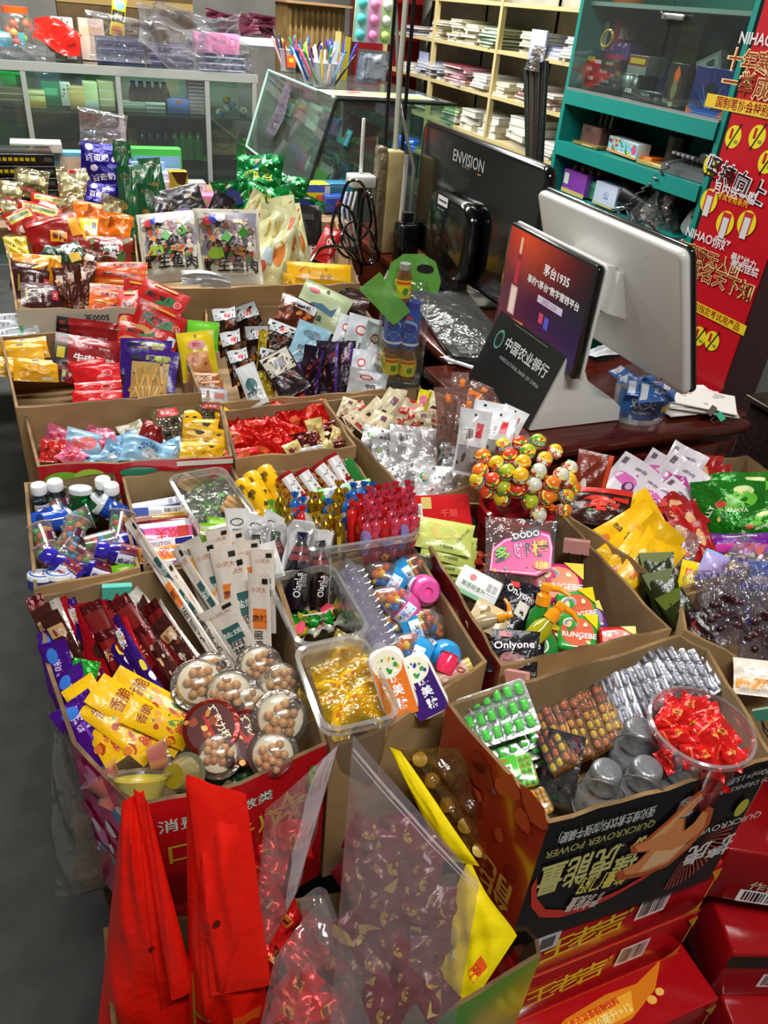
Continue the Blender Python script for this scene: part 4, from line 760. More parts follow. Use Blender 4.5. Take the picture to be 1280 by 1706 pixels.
for x,y,h,a,w,lb in [(1040,808,100,40,74,'white and magenta sweet bag nearest the strawberry bag'),(1130,790,90,30,66,'white and magenta bag tallest against the back wall'),(1098,795,90,36,76,'white and magenta bag second from the back'),(1062,822,84,50,66,'white and magenta bag above the yellow bags'),(1120,808,92,45,76,'white and magenta bag in the middle of its pile'),(1085,835,84,50,66,'white and magenta bag low in its pile'),(1110,838,84,52,66,'white and magenta bag lowest, touching red bags')]:wb.at(lb,x,y,.735 if y<815 else .725,h,a,50,15,w,GF)
straw=pouch('strawberry_sweet_bag','sweet bag','#33120e',[('E',.0,.05,.32,.2,'#d83020'),('E',.05,.08,.2,.1,'#e86050'),('S',4,-.1,-.22,.35,.12,8,['#4ab02a','#2a7a1a']),('R',.33,.2,.25,.12,'#c82a1a'),('R',0,.42,1,.16,'#c0281a')],.13,.16,.03,'film',seed=63,seal=.05,crump=.35)
straw.at('dark strawberry sweet bag lying behind the pink clip',1000,845,.735,62,8,62,0,104,GF)
pouch('chocolate_sweet_bag','sweet bag','#7a2a18',[('P',[(-.5,.1),(.5,.5),(.5,-.1),(-.5,-.3)],'#c03418'),('T','soft',.2,-.3,.14,'#e0e0f0',60,.02),('E',-.2,-.25,.1,.2,'#d8d0c8'),('R',.42,0,.12,1,'#d84a1a')],.12,.17,.03,'film',seed=64,crump=.3).at('brown and orange sweet bag upright beside the lollipops',985,795,.76,84,10,35,0,60,GF)
pouch('blue_sweet_bag','sweet bag','#1a2a6a',[('R',.2,0,.4,.5,'#d8d8e0')],.1,.06,.02,'film',seed=65).at('dark blue bag with white panel behind the strawberry bag',995,822,.74,22,6,60,0,66,GF)
redb=pouch('red_sweet_bag','sweet bag','#9a1414',[('S',4,0,0,.8,.8,9,['#c8241e','#d8b070','#6a0c0c']),('E',-.1,.1,.2,.15,'#d8a070')],.13,.16,.03,'film',seed=66,crump=.35)
for x,y,h,a,w,lb in [(1180,800,86,10,44,'dark red sweet bag standing by the back wall'),(1162,830,80,20,70,'dark red sweet bag between white and green bags'),(1130,855,60,60,86,'dark red sweet bag with biscuit picture'),(1150,880,56,70,90,'dark red sweet bag under the green bags'),(1168,905,40,75,80,'bright red sweet bag under the purple one'),(1135,895,50,60,70,'dark red sweet bag nearest the yellow ones'),(1205,810,70,-10,40,'dark red bag sliver behind the green bags')]:redb.at(lb,x,y,.725,h,a,50,0,w,GF)
grb=pouch('green_sweet_bag','sweet bag','#1f7a1a',[('E',.1,.1,.3,.16,'#6ac03a',20),('E',.2,.3,.14,.08,'#d8e0a0'),('T','GUAVA',.1,-.06,.09,'#e8f0d0',0,.02),('E',-.12,.05,.08,.06,'#c8483a'),('S',6,0,-.3,.8,.3,8,['#14540f','#3aa02a','#e0e060']),('T','JELLY',-.3,-.1,.12,'#f0f4e0',60,.03)],.16,.15,.045,'foil',seed=67,crump=.4,seal=.05)
for x,y,h,w,a,lb in [(1238,828,84,130,-12,'large shiny green guava sweet bag at the back'),(1215,850,92,130,-8,'large shiny green guava sweet bag in the middle'),(1262,880,60,100,-20,'green guava sweet bag nearest the right wall of the carton')]:grb.at(lb,x,y,.745,h,a,50,-5,w,GF)
pouch('purple_sweet_bag','sweet bag','#6a1a8a',[('R',0,.3,.5,.2,'#d8d0e0'),('R',0,-.3,1,.3,'#d03aa0')],.16,.06,.03,'film',seed=68,crump=.3).at('purple and pink sweet bag lying below the green bags',1232,905,.73,34,-2,60,0,120,GF)
clr=pouch('clear_sweet_bag','sweet bag',WRAP(),[('S',5,0,-.1,.7,.7,16,['#8a4aa0','#5a7ac8','#d87ab0','#b5a0c8','#c85a4a']),('R',.1,-.3,.2,.1,'#e8d8e8')],.11,.14,.03,seed=69,crump=.5)
clr.at('clear bag of mauve and pink sweets beside the yellow bags',1132,925,.725,90,20,50,0,56,GF);clr.at('clear bag of pale sweets beneath the purple bag',1245,930,.725,60,-60,55,0,70,GF)
lil=pouch('lilac_sweet_packet','sweet bag','#a89ad0',[('P',[(-.5,.5),(.1,.5),(-.5,-.2)],'#6ab0e0'),('S',3,.1,-.2,.5,.4,6,['#c8b0e0','#7a6aa8'])],.07,.08,.03,'film',seed=70);lil.at('lilac and blue sweet packet in front of the purple bag',1188,945,.725,52,30,50,0,46,GF)
yo=pouch('yellow_candy_bag','sweet bag','#e0c81a',[('T','糖',0,.1,.3,'#d83a1a'),('S',3,0,-.2,.7,.4,7,['#e86a1a','#4aa02a','#3a5ac0'])],.06,.09,.02,'film',seed=72);yo.at('yellow candy bag with red character by the inner flap',1146,960,.72,52,16,45,0,30,GF)
yo.at('orange-red candy bag sticking up behind the prune bags',1208,950,.725,34,60,50,0,44,GF)
dgb=pouch('dark_green_fruit_bag','sweet bag','#222a10',[('E',.1,-.1,.2,.12,'#5a1f14'),('P',[(-.5,.5),(.5,.5),(.2,.3),(-.4,.24)],'#55621f'),('S',3,0,-.3,.7,.3,6,['#1a1a10','#5a2a1a'])],.1,.16,.025,'film',seed=73,crump=.35)
for x,y,h,a,w,lb in [(1095,970,100,-6,60,'dark green fruit bag next to the yellow mango bags'),(1112,1005,110,-14,56,'dark green fruit bag in the middle'),(1138,1030,100,-30,50,'dark brown-green fruit bag nearest the blister carton')]:dgb.at(lb,x,y,.715,h,a,40,-10,w,GF)
cola=pouch('brown_fruit_bag','sweet bag','#241012',[('E',0,.1,.3,.15,'#8a2018'),('R',0,-.2,.6,.2,'#3a1a14')],.09,.15,.025,'film',seed=74,crump=.35)
cola.at('dark brown fruit bag leaning on the small carton',1150,1035,.715,84,-30,42,-10,40,GF);cola.at('dark brown fruit bag with red oval print',1165,1050,.71,70,-14,42,-10,38,GF)
def clear_prune(root,i):
 s=pouch_surf(.13,.16,.05,80+i,crump=.6);mb=MB();pouch_mesh(mb,.13,.16,s,mat('#e8e4ea','wrap',h=.1,lo=.06,hi=.6,s=35,haze='#a09aa8'));mb.build('clear_bag',root)
 rr=random.Random(i);b=MB()
 for k in range(26):b.ball(.008 + .004*rr.random(),mat(['#3a1a1c','#4a2426','#2a1214'][k % 3],'gloss'),T3(rr.uniform(-.042,.042),rr.uniform(-.06,.02),rr.uniform(-.008,.008)),8,6,(1.3,.7,.6))
 stuff(b.build('dried_prunes',root))
 z=[('R',-.44 + .062*k,.40+(.02*(k % 2)),.03,.05,'#2a2a78') for k in range(15)]+[('R',.46,.3 - .05*k,.05,.028,'#2a2a78') for k in range(12)]
 printed(root,z,.13,.16,s,name='stitched_pattern')
PB=Kind('prune_bag','sweet bag',.13,.16,clear_prune,2,True);GP = 'clear prune bags'
PB.at('clear prune bag with dark blue stitched edge, by the carton corner',1205,1010,.73,130,-10,40,0,90,GP);PB.at('clear prune bag upright behind the first',1240,985,.735,120,14,40,0,84,GP);PB.at('clear bag at the far corner with pale label',1268,1040,.73,150,4,40,0,80,GP)
pouch('chip_bag','snack bag','#d8cdbf',[('R',0,-.2,.9,.3,'#d8984a'),('R',.1,.15,.7,.2,'#e8e4dc'),('S',3,0,-.25,.8,.3,8,['#b56a2a','#e0b060'])],.13,.1,.03,'film',seed=84,crump=.4).at('cream and orange snack bag behind the dark green clip',1258,1128,.73,62,0,55,0,74)
pouch('blue_label_bag','sweet bag','#2a6ac0',[('R',0,-.3,.8,.3,'#e8e8f0')],.06,.06,.02,'film',seed=85).at('small bright blue packet above the prune bags',1266,955,.745,40,0,50,0,34)
# ------------------------------------------------------------------ big bags in the front carton
def quadbag(label,name,cat,cs,t,m,art=(),seed=1,crump=.2,seal=.04,group=None,nu=20,nv=26,part='bag',akw=None,name2='printed_pattern'):
 """bag whose corners (top pair, then bottom pair) lie under given pixels at given heights"""
 W=[P(*c) for c in cs];c=sum(W,V())/4;u=((W[0]+W[1])-(W[2]+W[3])).normalized();r=((W[1]+W[2])-(W[0]+W[3]));r=(r-u*r.dot(u)).normalized();n=r.cross(u)
 fl=n.dot(CAM-c)<0
 if fl:r=-r;n=-n;W=[W[1],W[0],W[3],W[2]]
 M=frame(c,r,u,n);Mi=M.inverted();Q=[Mi@p for p in W];w,h=max((Q[1]-Q[0]).length,(Q[2]-Q[3]).length),((Q[0]+Q[1])-(Q[2]+Q[3])).length/2
 s0=pouch_surf(w,h,t,seed,crump=crump,seal=seal)
 def s(x,y,l,sgn=1):
  a,b=x/w + .5,y/h + .5;p=Q[3].lerp(Q[2],a).lerp(Q[0].lerp(Q[1],a),b);return (p.x,p.y,p.z+s0(x,y,l,sgn)[2])
 root=thing(name,label,cat,M,group);mb=MB();pouch_mesh(mb,w,h,s,m,None,nu,nv);mb.build(part,root)
 if art:printed(root,art,w,h,s,name2,**(akw or {}))
 return root,s,w,h
RB=mat('#e01a0c','film',r=.3)
GR = 'large red gift bags in the green edged carton'
RL,*_=quadbag('large folded red bag next to the aisle, with gold side strip','red_gift_bag','bag',[(203,1340,.80),(240,1312,.80),(330,1740,.40),(160,1740,.40)],.05,RB,[('E',.18,-.0,.05,.012,'#5a0808'),('R',.42,.22,.07,.22,'#c8922a'),('R',.2,.1,.01,.8,'#b81408')],5,.22,.03,GR)
r_,s_,w_,h_=quadbag('large red bag with punched hole and orange sticker','red_gift_bag','bag',[(308,1298,.82),(408,1322,.80),(452,1740,.42),(318,1740,.42)],.06,RB,[('E',-.02,.12,.05,.014,'#5a0808'),('R',-.42,-.28,.04,.3,'#b88a2a'),('R',-.3,-.3,.2,.02,'#b88a2a'),('R',.25,-.32,.34,.05,'#f05a1a',-8),('R',-.28,.05,.012,.9,'#b81408')],8,.22,.03,GR)
HB=pouch('maroon_sweet_packet','sweet packet','#6a1224',[('E',.3,.1,.2,.16,'#b89a3a'),('E',.38,.12,.2,.18,'#6a0f1a'),('P',[(-.42,-.3),(-.1,-.12),(.3,-.1),(.05,-.3),(-.2,-.4)],'#b8a44a'),('T','喜糖',-.15,.25,.1,'#b8905a',90),('E',-.3,.36,.16,.1,'#5a0c18')],.07,.1,.02,'film',seed=90,crump=.35,var=3)
hb=[]
for k,(x,y,z) in enumerate([(620,1405,.62),(665,1400,.62),(700,1430,.61),(640,1460,.61),(690,1470,.61),(600,1470,.6),(625,1525,.59),(680,1530,.59),(725,1520,.58),(590,1550,.57),(650,1590,.57),(705,1590,.56),(610,1620,.55),(665,1650,.55),(715,1650,.54),(620,1690,.53),(580,1620,.53)]):hb.append(HB.at('',x,y,z,92,(k*53) % 120-60,40,(k*31) % 50-25,66,'maroon and gold sweets in the big zip bag'))
label_grid(hb,'maroon sweet packet with gold dots','in zip bag',5)
ZIP=mat('#f0eaea','clear',h=.10,lo=.05,hi=.45,r=.2);FILM=mat('#f4eeee','wrap',h=.06,lo=.03,hi=.4,r=.12,s=14)
GZ = 'clear zip bags in the green edged carton'
quadbag('large clear zip bag of maroon sweets with its empty top standing up','zip_bag','bag',[(588,1224,.80),(800,1470,.68),(752,1760,.50),(548,1740,.52)],.05,FILM,[('R',0,.46,.98,.012,'#d8c8cc'),('R',0,.44,.98,.006,'#e8dcdc'),('R',.1,.38,.06,.02,'#e0508a')],11,.2,.02,GZ,akw={'k': 'clear','hz':.4,'haze': '#d8ccd0'})
quadbag('clear zip bag with a shining white zip band','zip_bag','bag',[(488,1492,.64),(560,1240,.78),(440,1350,.68),(412,1640,.52)],.04,FILM,[('R',0,.40,.98,.20,'#d8d0d2'),('R',0,.46,.98,.015,'#f0ecec'),('R',0,.38,.98,.01,'#b8aeb2'),('R',0,.34,.98,.01,'#c8bec2')],12,.3,.02,GZ,akw={'k': 'clear','hz':.3,'haze': '#e0d8dc'})
quadbag('pinkish clear bag of red sweets lying lowest in front','clear_bag','bag',[(458,1592,.60),(540,1500,.64),(640,1760,.50),(425,1760,.50)],.05,FILM,(),13,.4,.03,GZ)
quadbag('pinkish clear bag between the two zip bags','clear_bag','bag',[(500,1492,.63),(545,1480,.63),(640,1700,.51),(520,1640,.52)],.04,FILM,(),14,.4,.03,GZ)
rz=[]
for k,(x,y,z) in enumerate([(450,1430,.58),(480,1400,.6),(440,1490,.57),(470,1540,.55),(450,1580,.54),(500,1640,.53),(530,1560,.55),(480,1690,.51),(530,1680,.52),(560,1640,.52),(545,1600,.54),(500,1590,.55),(590,1690,.51)]):rz.append(rf.at('',x,y,z,60,(k*71) % 160-80,40,(k*31) % 50-25,80,'red foil sweets in the clear front bags'))
label_grid(rz,'red foil sweet','inside the clear front bags',4)
YB=mat('#f0d80a','film',r=.35)
quadbag('bright yellow bag with orange price sticker','yellow_bag','bag',[(780,1432,.62),(860,1562,.57),(775,1690,.45),(705,1610,.47)],.03,YB,[('R',.3,.0,.16,.2,'#e8581a',-8),('T','02',.3,.0,.08,'#a83010'),('E',-.25,-.05,.12,.14,'#c8b83a'),('S',3,-.2,-.25,.3,.3,6,['#f4f0b0','#d8b81a'])],15,.3)
quadbag('yellow bag edge sticking up behind the big zip bag','yellow_bag','bag',[(648,1244,.72),(668,1250,.72),(800,1442,.62),(740,1432,.60)],.015,YB,(),16,.2)
GW=mat('#e8dcc0','wrap',h=.06,lo=.05,hi=.5,r=.12,haze='#b89a5a',s=30)
q=quadbag('clear golden-brown sweet bag behind the yellow bag','clear_bag','bag',[(664,1242,.70),(765,1238,.72),(862,1440,.58),(770,1425,.58)],.04,GW,(),17,.6)[0]
tw2=twist('wrapped_sweet','wrapped sweet','#8a6a2a',[('E',0,0,.2,.4,'#d8b85a')],L=.05,r=.012,m=.5);g2=[]
for k,(x,y) in enumerate([(700,1265),(735,1275),(720,1300),(760,1310),(745,1340),(785,1345),(775,1375),(810,1390),(800,1415),(830,1420)]):g2.append(tw2.at('',x,y,.63-k * .005,30,(k*67) % 180,50,0,62,'gold twisted sweets in the clear bag'))
label_grid(g2,'golden twist-wrapped sweet','in the golden clear bag',4)
quadbag('loose clear film hanging down the aisle side of the pink carton','plastic_film','plastic film',[(68,1150,.69),(132,1235,.70),(172,1480,.49),(92,1492,.49)],.02,mat('#d8d8d4','wrap',h=.16,lo=.06,hi=.5,haze='#8a8a84',s=18),(),18,.8)

def fold(root,cs,seed):
 t,*_=quadbag('','fold','',cs,.012,RB,(),seed,.15,.02,part='folded_flap');c=t.children[0];c.parent=root;c.matrix_local=root.matrix_world.inverted()@t.matrix_world;bpy.data.objects.remove(t)
fold(r_,[(312,1296,.83),(410,1322,.81),(452,1640,.56),(352,1662,.56)],21)
fold(RL,[(222,1312,.81),(246,1334,.80),(326,1650,.53),(286,1668,.53)],22)
# ------------------------------------------------------------------ gumball jars and blue bottles
def gumcup(root,i):
 MB().lathe([(.0005,-.028),(.018,-.028),(.0235,.026),(.0255,.027),(.0255,.030)],mat('#f2f2ee','clear',h=.10,hi=.6,lo=.08,r=.12),20,None,False).lathe([(.0255,.0302),(.001,.0304)],mat('#f2f2ee','clear',h=.16,hi=.5,lo=.06,r=.2),20,None,False).lathe([(.0245,.0285),(.0272,.0285),(.0272,.0312),(.0245,.0312)],mat('#eef0ee','clear',h=.3,hi=.7,lo=.1),20,None,False).build('clear_cup',root)
 b=MB();rr=random.Random(i)
 for j,(y,R,n) in enumerate([(-.019,.009,3),(-.008,.0125,5),(.004,.0135,5),(.015,.0145,5)]):
  for k in range(n):
   a=2*pi*k/n+j;b.ball(.0073,mat(rr.choice(GUMS),'gloss'),T3(R*sin(a),y,R*cos(a)),9,6)
 stuff(b.build('gumball_filling',root))
 printed(root,[('R',0,0,.25,.8,'#5a1a3a'),('B',.05,0,.16,.6)],.11,.022,lambda x,y,l:((.0215+l)*sin(x / .0215),y,(.0215+l)*cos(x / .0215)),M=T3(0,0,0)@Matrix.Rotation(1.0,4,'Y'))
GUM=Kind('gumball_cup','gumball cup',.05,.06,gumcup,3);GG = 'clear gumball cups'
gc=[GUM.at('',x,y,z,50,a,el,az,None,GG) for x,y,z,a,el,az in [(98,843,.70,-20,50,0),(126,868,.70,70,30,0),(74,898,.705,-20,50,0),(122,890,.715,20,60,0),(165,904,.71,80,30,10),(199,878,.70,10,50,0),(84,932,.70,-30,50,0),(128,926,.71,-60,40,0),(105,915,.69,40,50,0)]]
label_grid(gc,'clear cup of coloured gumballs','in the jar carton',3)
pill=lathe_thing('white_cap_bottle','sweet bottle',[('bottle',[(.001,-.035),(.016,-.034),(.017,-.03),(.017,.008),(.012,.016),(.012,.02)],mat('#6a7a78','clear',h=.25,haze='#3a3a38',hi=.5)),('sweet_filling',[(.001,-.033),(.015,-.032),(.015,.0),(.001,.001)],mat('#3a2a24','gloss')),('cap',[(.0145,.016),(.015,.018),(.015,.031),(.013,.034),(.001,.0345)],mat('#eef0f0','print'))],.07,.034,[(.0172,[('R',0,0,.6,.6,'#e0e0dc'),('B',0,0,.3,.4)],.05,.03,-.012)])
o=[pill.at('',x,y,.715,60,0,0,0,None,'white-capped sweet bottles',False,True) for x,y in [(68,832),(95,826),(174,822),(188,832)]];label_row(o,'small clear bottle with a white cap','along the back wall')
def bluecan(c):return lathe_thing('small_sweet_can','sweet can',[('can_body',[(.001,-.03),(.019,-.03),(.021,-.027),(.021,.02),(.022,.021)],mat(c,'gloss')),('clear_lid',[(.0225,.02),(.0225,.028),(.021,.03),(.018,.028),(.001,.028)],mat('#c8d0d0','print',r=.25))],.06,.044,[(.0212,[('S',3,0,0,.9,.8,16,['#2a6ad0','#8ab8e8','#1a2a8a','#e8f0f8'] if c == '#1f4fb8' else ['#2a9a4a','#0f4a1f'])],.1,.04,-.004)])
bb,gg=bluecan('#1f4fb8'),bluecan('#145a2a')
for K,x,y,z,a,el,az,lb in [(bb,186,850,.71,-62,30,10,'blue sweet can with clear lid facing the aisle'),(bb,76,865,.70,70,40,0,'blue sweet can with pale swirls next to the aisle wall'),(bb,92,868,.705,80,30,30,'blue sweet can end-on beside the gumball cups'),(gg,134,836,.71,0,70,0,'dark green sweet can standing by the back wall'),(gg,155,850,.70,40,40,0,'dark green sweet can lying against the blue one')]:K.at(lb,x,y,z,50,a,el if K is bb else 12,az,None,'small sweet cans')
pb=lathe_thing('purple_sweet_bottle','sweet bottle',[('bottle',[(.001,-.045),(.02,-.045),(.0225,-.041),(.0225,.008),(.016,.018),(.0155,.022)],mat('#2a1f8a','gloss')),('cap',[(.0175,.02),(.0185,.022),(.0185,.041),(.016,.044),(.001,.0445)],mat('#3428a8','gloss'))],.09,.045,[(.0227,[('R',-.15,0,.3,1,'#d8d8e4'),('R',.2,0,.35,.9,'#7a1a2a'),('T','木糖醇',-.15,0,.3,'#3a2a8a',90),('S',4,.2,0,.3,.6,5,['#2a1f8a','#c8a0a0'])],.09,.04,-.018)])
for x,y,z,a,el,az,lb in [(102,942,.715,-52,40,0,'violet-blue bottle lying across the lower left of the jars'),(196,922,.715,-78,35,10,'violet-blue bottle with red and white label by the partition'),(158,950,.69,-70,50,0,'violet-blue bottle half buried behind the teal clip'),(206,905,.70,60,40,0,'violet-blue bottle behind the labelled one')]:pb.at(lb,x,y,z,74,a,el,az,None,'violet-blue sweet bottles')
rd=lathe_thing('round_mint_pot','mint pot',[('pot',[(.001,-.012),(.022,-.012),(.023,.004),(.001,.005)],mat('#2a3a8a','gloss')),('lid',[(.0235,.004),(.0235,.01),(.022,.012),(.001,.012)],mat('#e4e8ec','gloss'))],.03,.047)
for x,y,lb in [(98,964,'round mint pot with white and blue lid by the front edge'),(70,966,'round mint pot in the aisle-side corner')]:
 q=rd.at(lb,x,y,.705,30,0,15,0,None,'round mint pots');printed(q,[('E',0,0,.45,.45,'#3a6ab0'),('E',0,0,.36,.36,'#e4e8ec'),('T','薄荷',0,.05,.35,'#2a3a8a',0,.03),('E',.1,-.18,.12,.08,'#c83a4a')],.046,.046,M=T3(0,.0122,0)@Matrix.Rotation(-pi/2,4,'X'))
pouch('lime_gum_packet','gum packet','#7ac81a',[('E',0,0,.2,.2,'#d8f0a0')],.06,.03,.01,'film',seed=101).at('lime gum packet under the teal clip',208,950,.70,22,-10,55,0,44)
# ------------------------------------------------------------------ chewing gum boxes and the biscuit tub
def gumbox(c,art,side,h=.016):return flatbox('chewing_gum_box','gum box',.085,h,.03,c,art,'gloss')
wart=[('R',-.32,0,.3,.9,'#2a4ab0'),('B',.25,.0,.35,.6),('R',-.05,-.1,.2,.4,'#b8c0d8')]
wart2=[('R',.32,0,.3,.8,'#1f2a7a'),('T','XYLITOL',-.1,0,.55,'#4a5a9a'),('R',-.38,0,.18,.5,'#c8ccd8')]
GGB = 'chewing gum boxes'
hf=lambda c,l:[('T','欢夫',.05,.02,.8,'#d01c2a',180 if l else 0,.04),('R',.33 if l else -.36,0,.2,.9,'#c02a1a'),('E',-.38 if l else .35,.1,.05,.2,'#d8402a' if l else '#c8d84a'),('R',0,-.45,1,.08,'#f0e8e0')]
for (c,art,x,y,h,z,lb,el) in [('#d8dce8',wart2,262,838,12,.70,'white and blue gum box at the top of the stack',40),('#d8dce8',wart,264,851,15,.702,'white and blue gum box second from the top',40),('#b8922a',[('R',-.3,0,.3,.7,'#8a3a2a'),('T','GUM',.1,0,.6,'#e0c870')],268,861,9,.704,'gold gum box in the stack',40),('#8a2a2a',[('R',-.3,0,.3,.7,'#5a1a1a')],266,868,8,.704,'brown-red gum box in the stack',40),('#d8dce8',wart,268,876,13,.706,'white and blue gum box above the pink one',40),('#e86aa8',hf('#e86aa8',1),274,889,24,.712,'pink gum box with red characters upside down',45),('#d8dce8',wart2,276,905,15,.712,'white and blue gum box between pink and orange ones',45),('#f0961e',hf('#f0961e',0),280,921,26,.716,'orange gum box with red characters',45),('#d8d4e8',[('R',0,-.2,1,.3,'#a87ac0'),('T','GUM',0,.2,.4,'#8a6aa8')],288,940,16,.714,'white and lilac gum box lowest in the stack',45)]:gumbox(c,art,None,.022 if h>20 else .016).at(lb,x,y,z,h,-8 if y<900 else -10,el,0,96,GGB)
wf=lambda root,i:MB().lathe([(.001,-.012),(.015,-.012),(.0165,-.009),(.0165,-.006),(.0155,-.004),(.0165,-.002),(.0165,.003),(.0155,.005),(.0165,.007),(.0165,.01),(.015,.012),(.001,.012)],mat('#c8a06a','card',c2='#a87a44'),16).build('wafer',root) and printed(root,[('E',0,0,.2,.2,'#6a8a3a'),('R',0,-.1,.2,.2,'#b54a3a')],.03,.03,M=T3(0,.0122,0)@Matrix.Rotation(-pi/2,4,'X'))
WF=Kind('wafer_biscuit','biscuit',.033,.024,wf);WF.at('round wafer biscuit stack near the tub back',316,806,.70,26,30,30,0);WF.at('round wafer biscuit with printed flower at the tub corner',390,846,.70,28,30,35,-20)
gsw=pouch('clear_wrapped_sweet','wrapped sweet',mat('#d8e4d0','wrap',h=.12,lo=.06,hi=.5),[('S',3,0,0,.7,.7,9,['#5ab04a','#e08a90','#e8e8e0','#3a7a3a'])],.05,.045,.02,seed=104,crump=.6)
o=[gsw.at('',x,y,.69,36,a,55,0,44,'clear wrapped sweets in the biscuit tub') for x,y,a in [(340,818,20),(366,810,-30),(334,842,60),(352,858,10),(372,838,-50),(320,828,0),(360,838,70),(345,800,30),(330,862,30)]];label_grid(o,'clear wrapped sweet with green flecks','in biscuit tub',3)
lim=pouch('lime_snack_bag','snack bag','#7ab81a',[('R',0,.3,.8,.2,'#a8d83a'),('T','海苔',0,.05,.2,'#1f4a0f'),('R',0,-.3,.6,.1,'#4a8a0f')],.07,.1,.015,'film',seed=105);lim.at('lime green bag behind the white pouch tags',352,898,.71,52,4,45,0,44,'lime snack bags');lim.at('lime green bag beneath the clear biscuit tub',366,886,.705,46,4,45,0,44,'lime snack bags')
# ------------------------------------------------------------------ drink pouches with white collars
def colapouch(root,i):
 s=pouch_surf(.052,.15,.006,120+i,crump=.5,bend=.1)
 pts=[(-.5,-.5),(.5,-.5),(.5,.05),(.42,.25),(.46,.38),(.3,.5),(-.3,.5),(-.46,.38),(-.42,.25),(-.5,.05)]
 MB().prism([(x * .052,y * .15) for x,y in pts],-.010,-.009,mat('#e0e0de','paper')).build('white_collar',root)
 dk=['#1a0a0c','#20281f','#120a1a'][i]
 MB().lathe([(.001,-.072),(.019,-.07),(.0205,-.062),(.0205,-.01),(.018,.01),(.009,.036),(.0075,.04),(.0075,.048)],mat(dk,'gloss'),18).build('drink_bottle',root)
 MB().lathe([(.0085,.045),(.0085,.056),(.001,.057)],mat(['#1a1416','#2a4a2a','#1a1a3a'][i],'gloss'),12).build('bottle_cap',root)
 MB().lathe([(.0185,.0095),(.0145,.02),(.0105,.032)],mat('#8a3038','gloss'),18,None,False).build('neck_label',root)
 printed(root,[('T','OlanLa',0,0,.36,'#e8e4e0',90,.012,.9),('T','cola',.2,.2,.3,'#c8c4c0',90)],.04,.045,can_surf(.0207),M=T3(0,-.03,0))
 m2=MB();pouch_mesh(m2,.052,.15,pouch_surf(.052,.15,.048,125+i,crump=.25),mat('#f4f4f4','wrap',h=.04,lo=.03,hi=.35));m2.build('clear_pouch',root)
CP=Kind('drink_pouch','drink pouch',.052,.15,colapouch,3,True);GCP = 'clear pouches with dark drink bottles'
for x,y,z,h,a,az,w,lb in [(428,928,.72,100,-4,-20,46,'drink pouch behind the white tags'),(458,926,.725,110,6,10,50,'drink pouch with grey-green bottle beside the cola pouch'),(498,942,.73,150,10,0,56,'cola bottle pouch with white vertical lettering'),(532,948,.72,130,6,20,46,'cola bottle pouch pressed against the sausage tub'),(390,930,.715,90,-6,-10,44,'drink pouch nearest the lime bags')]:CP.at(lb,x,y,z,h,a,28,az,w,GCP)
wt=pouch('white_tag_pouch','snack pouch','#dcdcda',[('E',0,.15,.3,.1,'#3a4a44'),('E',0,.15,.24,.07,'#dcdcda'),('R',0,-.05,.4,.05,'#6a7a72'),('T','饮料',0,-.15,.12,'#4a5a54')],.05,.08,.008,'paper',seed=130,crump=.8,bend=.25)
for x,y,h,a,w,lb in [(396,880,62,-4,40,'white pouch tag with dark oval emblem, upright'),(364,908,40,40,34,'small white pouch tag tilted over the lime bag'),(424,884,52,20,36,'white pouch tag with green emblem behind the dark bottles'),(455,882,50,30,50,'white pouch collar folded over the grey bottle'),(448,936,60,-14,40,'white torn pouch flap hanging in front of the dark bottles'),(402,945,60,-6,30,'white pouch flap behind the paper packets'),(520,886,34,50,60,'white pouch collar rolled above the cola bottles'),(532,918,70,10,32,'white pouch collar against the sausage tub')]:wt.at(lb,x,y,.745,h,a,40,-5,w,'white pouch tags')
lathe_thing('green_cap_bottle','bottle',[('bottle',[(.001,-.04),(.01,-.04),(.01,.01),(.008,.02)],mat('#b8c8c0','clear',h=.3,haze='#7a9a8a')),('cap',[(.0085,.016),(.0085,.04),(.001,.041)],mat('#2f9a4a','gloss'))],.08,.02).at('thin clear bottle with green cap beside the tall tub',446,985,.71,80,0,20,0)
# ------------------------------------------------------------------ sausage tubes, cans and yellow bottles
tub('long clear plastic tub packed with sausage-shaped candy tubes','plastic_tub',[(448,858),(662,832),(694,886),(548,910)],.755,.13,.94)
gold=tied_tube('candy_tube','#a8841a',[('R',0,-.1,.12,.8,'#c8a83a'),('S',3,.2,0,.2,.7,5,['#e0c860','#8a6a10'])],k='foil')
redt=tied_tube('candy_tube','#b81a1a',[('S',3,0,0,.9,.9,12,['#e8a01e','#d8402a','#8a0f0f'])]);pinkt=tied_tube('candy_tube','#c03a52',[('S',4,0,0,.95,.95,40,['#e86a80','#9a1f34','#f090a0','#d84a60'])]);pinkb=tied_tube('candy_tube','#c03a52',[('S',4,0,0,.95,.95,30,['#e86a80','#9a1f34','#f090a0']),('E',0,.1,.2,.4,'#8a8ad0')])
bluet=tied_tube('candy_tube','#1f6ab8',[('S',5,0,0,.9,.9,14,['#8ac0e8','#e84a3a','#f0f0f0'])]);grt=tied_tube('candy_tube','#6ab02a',[('S',5,0,0,.9,.9,12,['#d8e8a0','#2a6a1a','#f0f0e0'])]);plr=tied_tube('candy_tube','#d01c1c',())
GT = 'sausage-shaped candy tubes'
def tubes(K,pts,desc,where,rows=2,h=82,z=.735):
 o=[K.at('',x,y+22,z,h,(x-560) * .03+((x*7+y) % 9-4),10,(x*13) % 40-20,None,GT) for x,y in pts]
 if len(o)>3 and rows>1:label_grid(o,desc,where,rows)
 elif len(o)>1:label_row(o,desc,where)
 else:o[0]['label']=f'{desc} {where}'
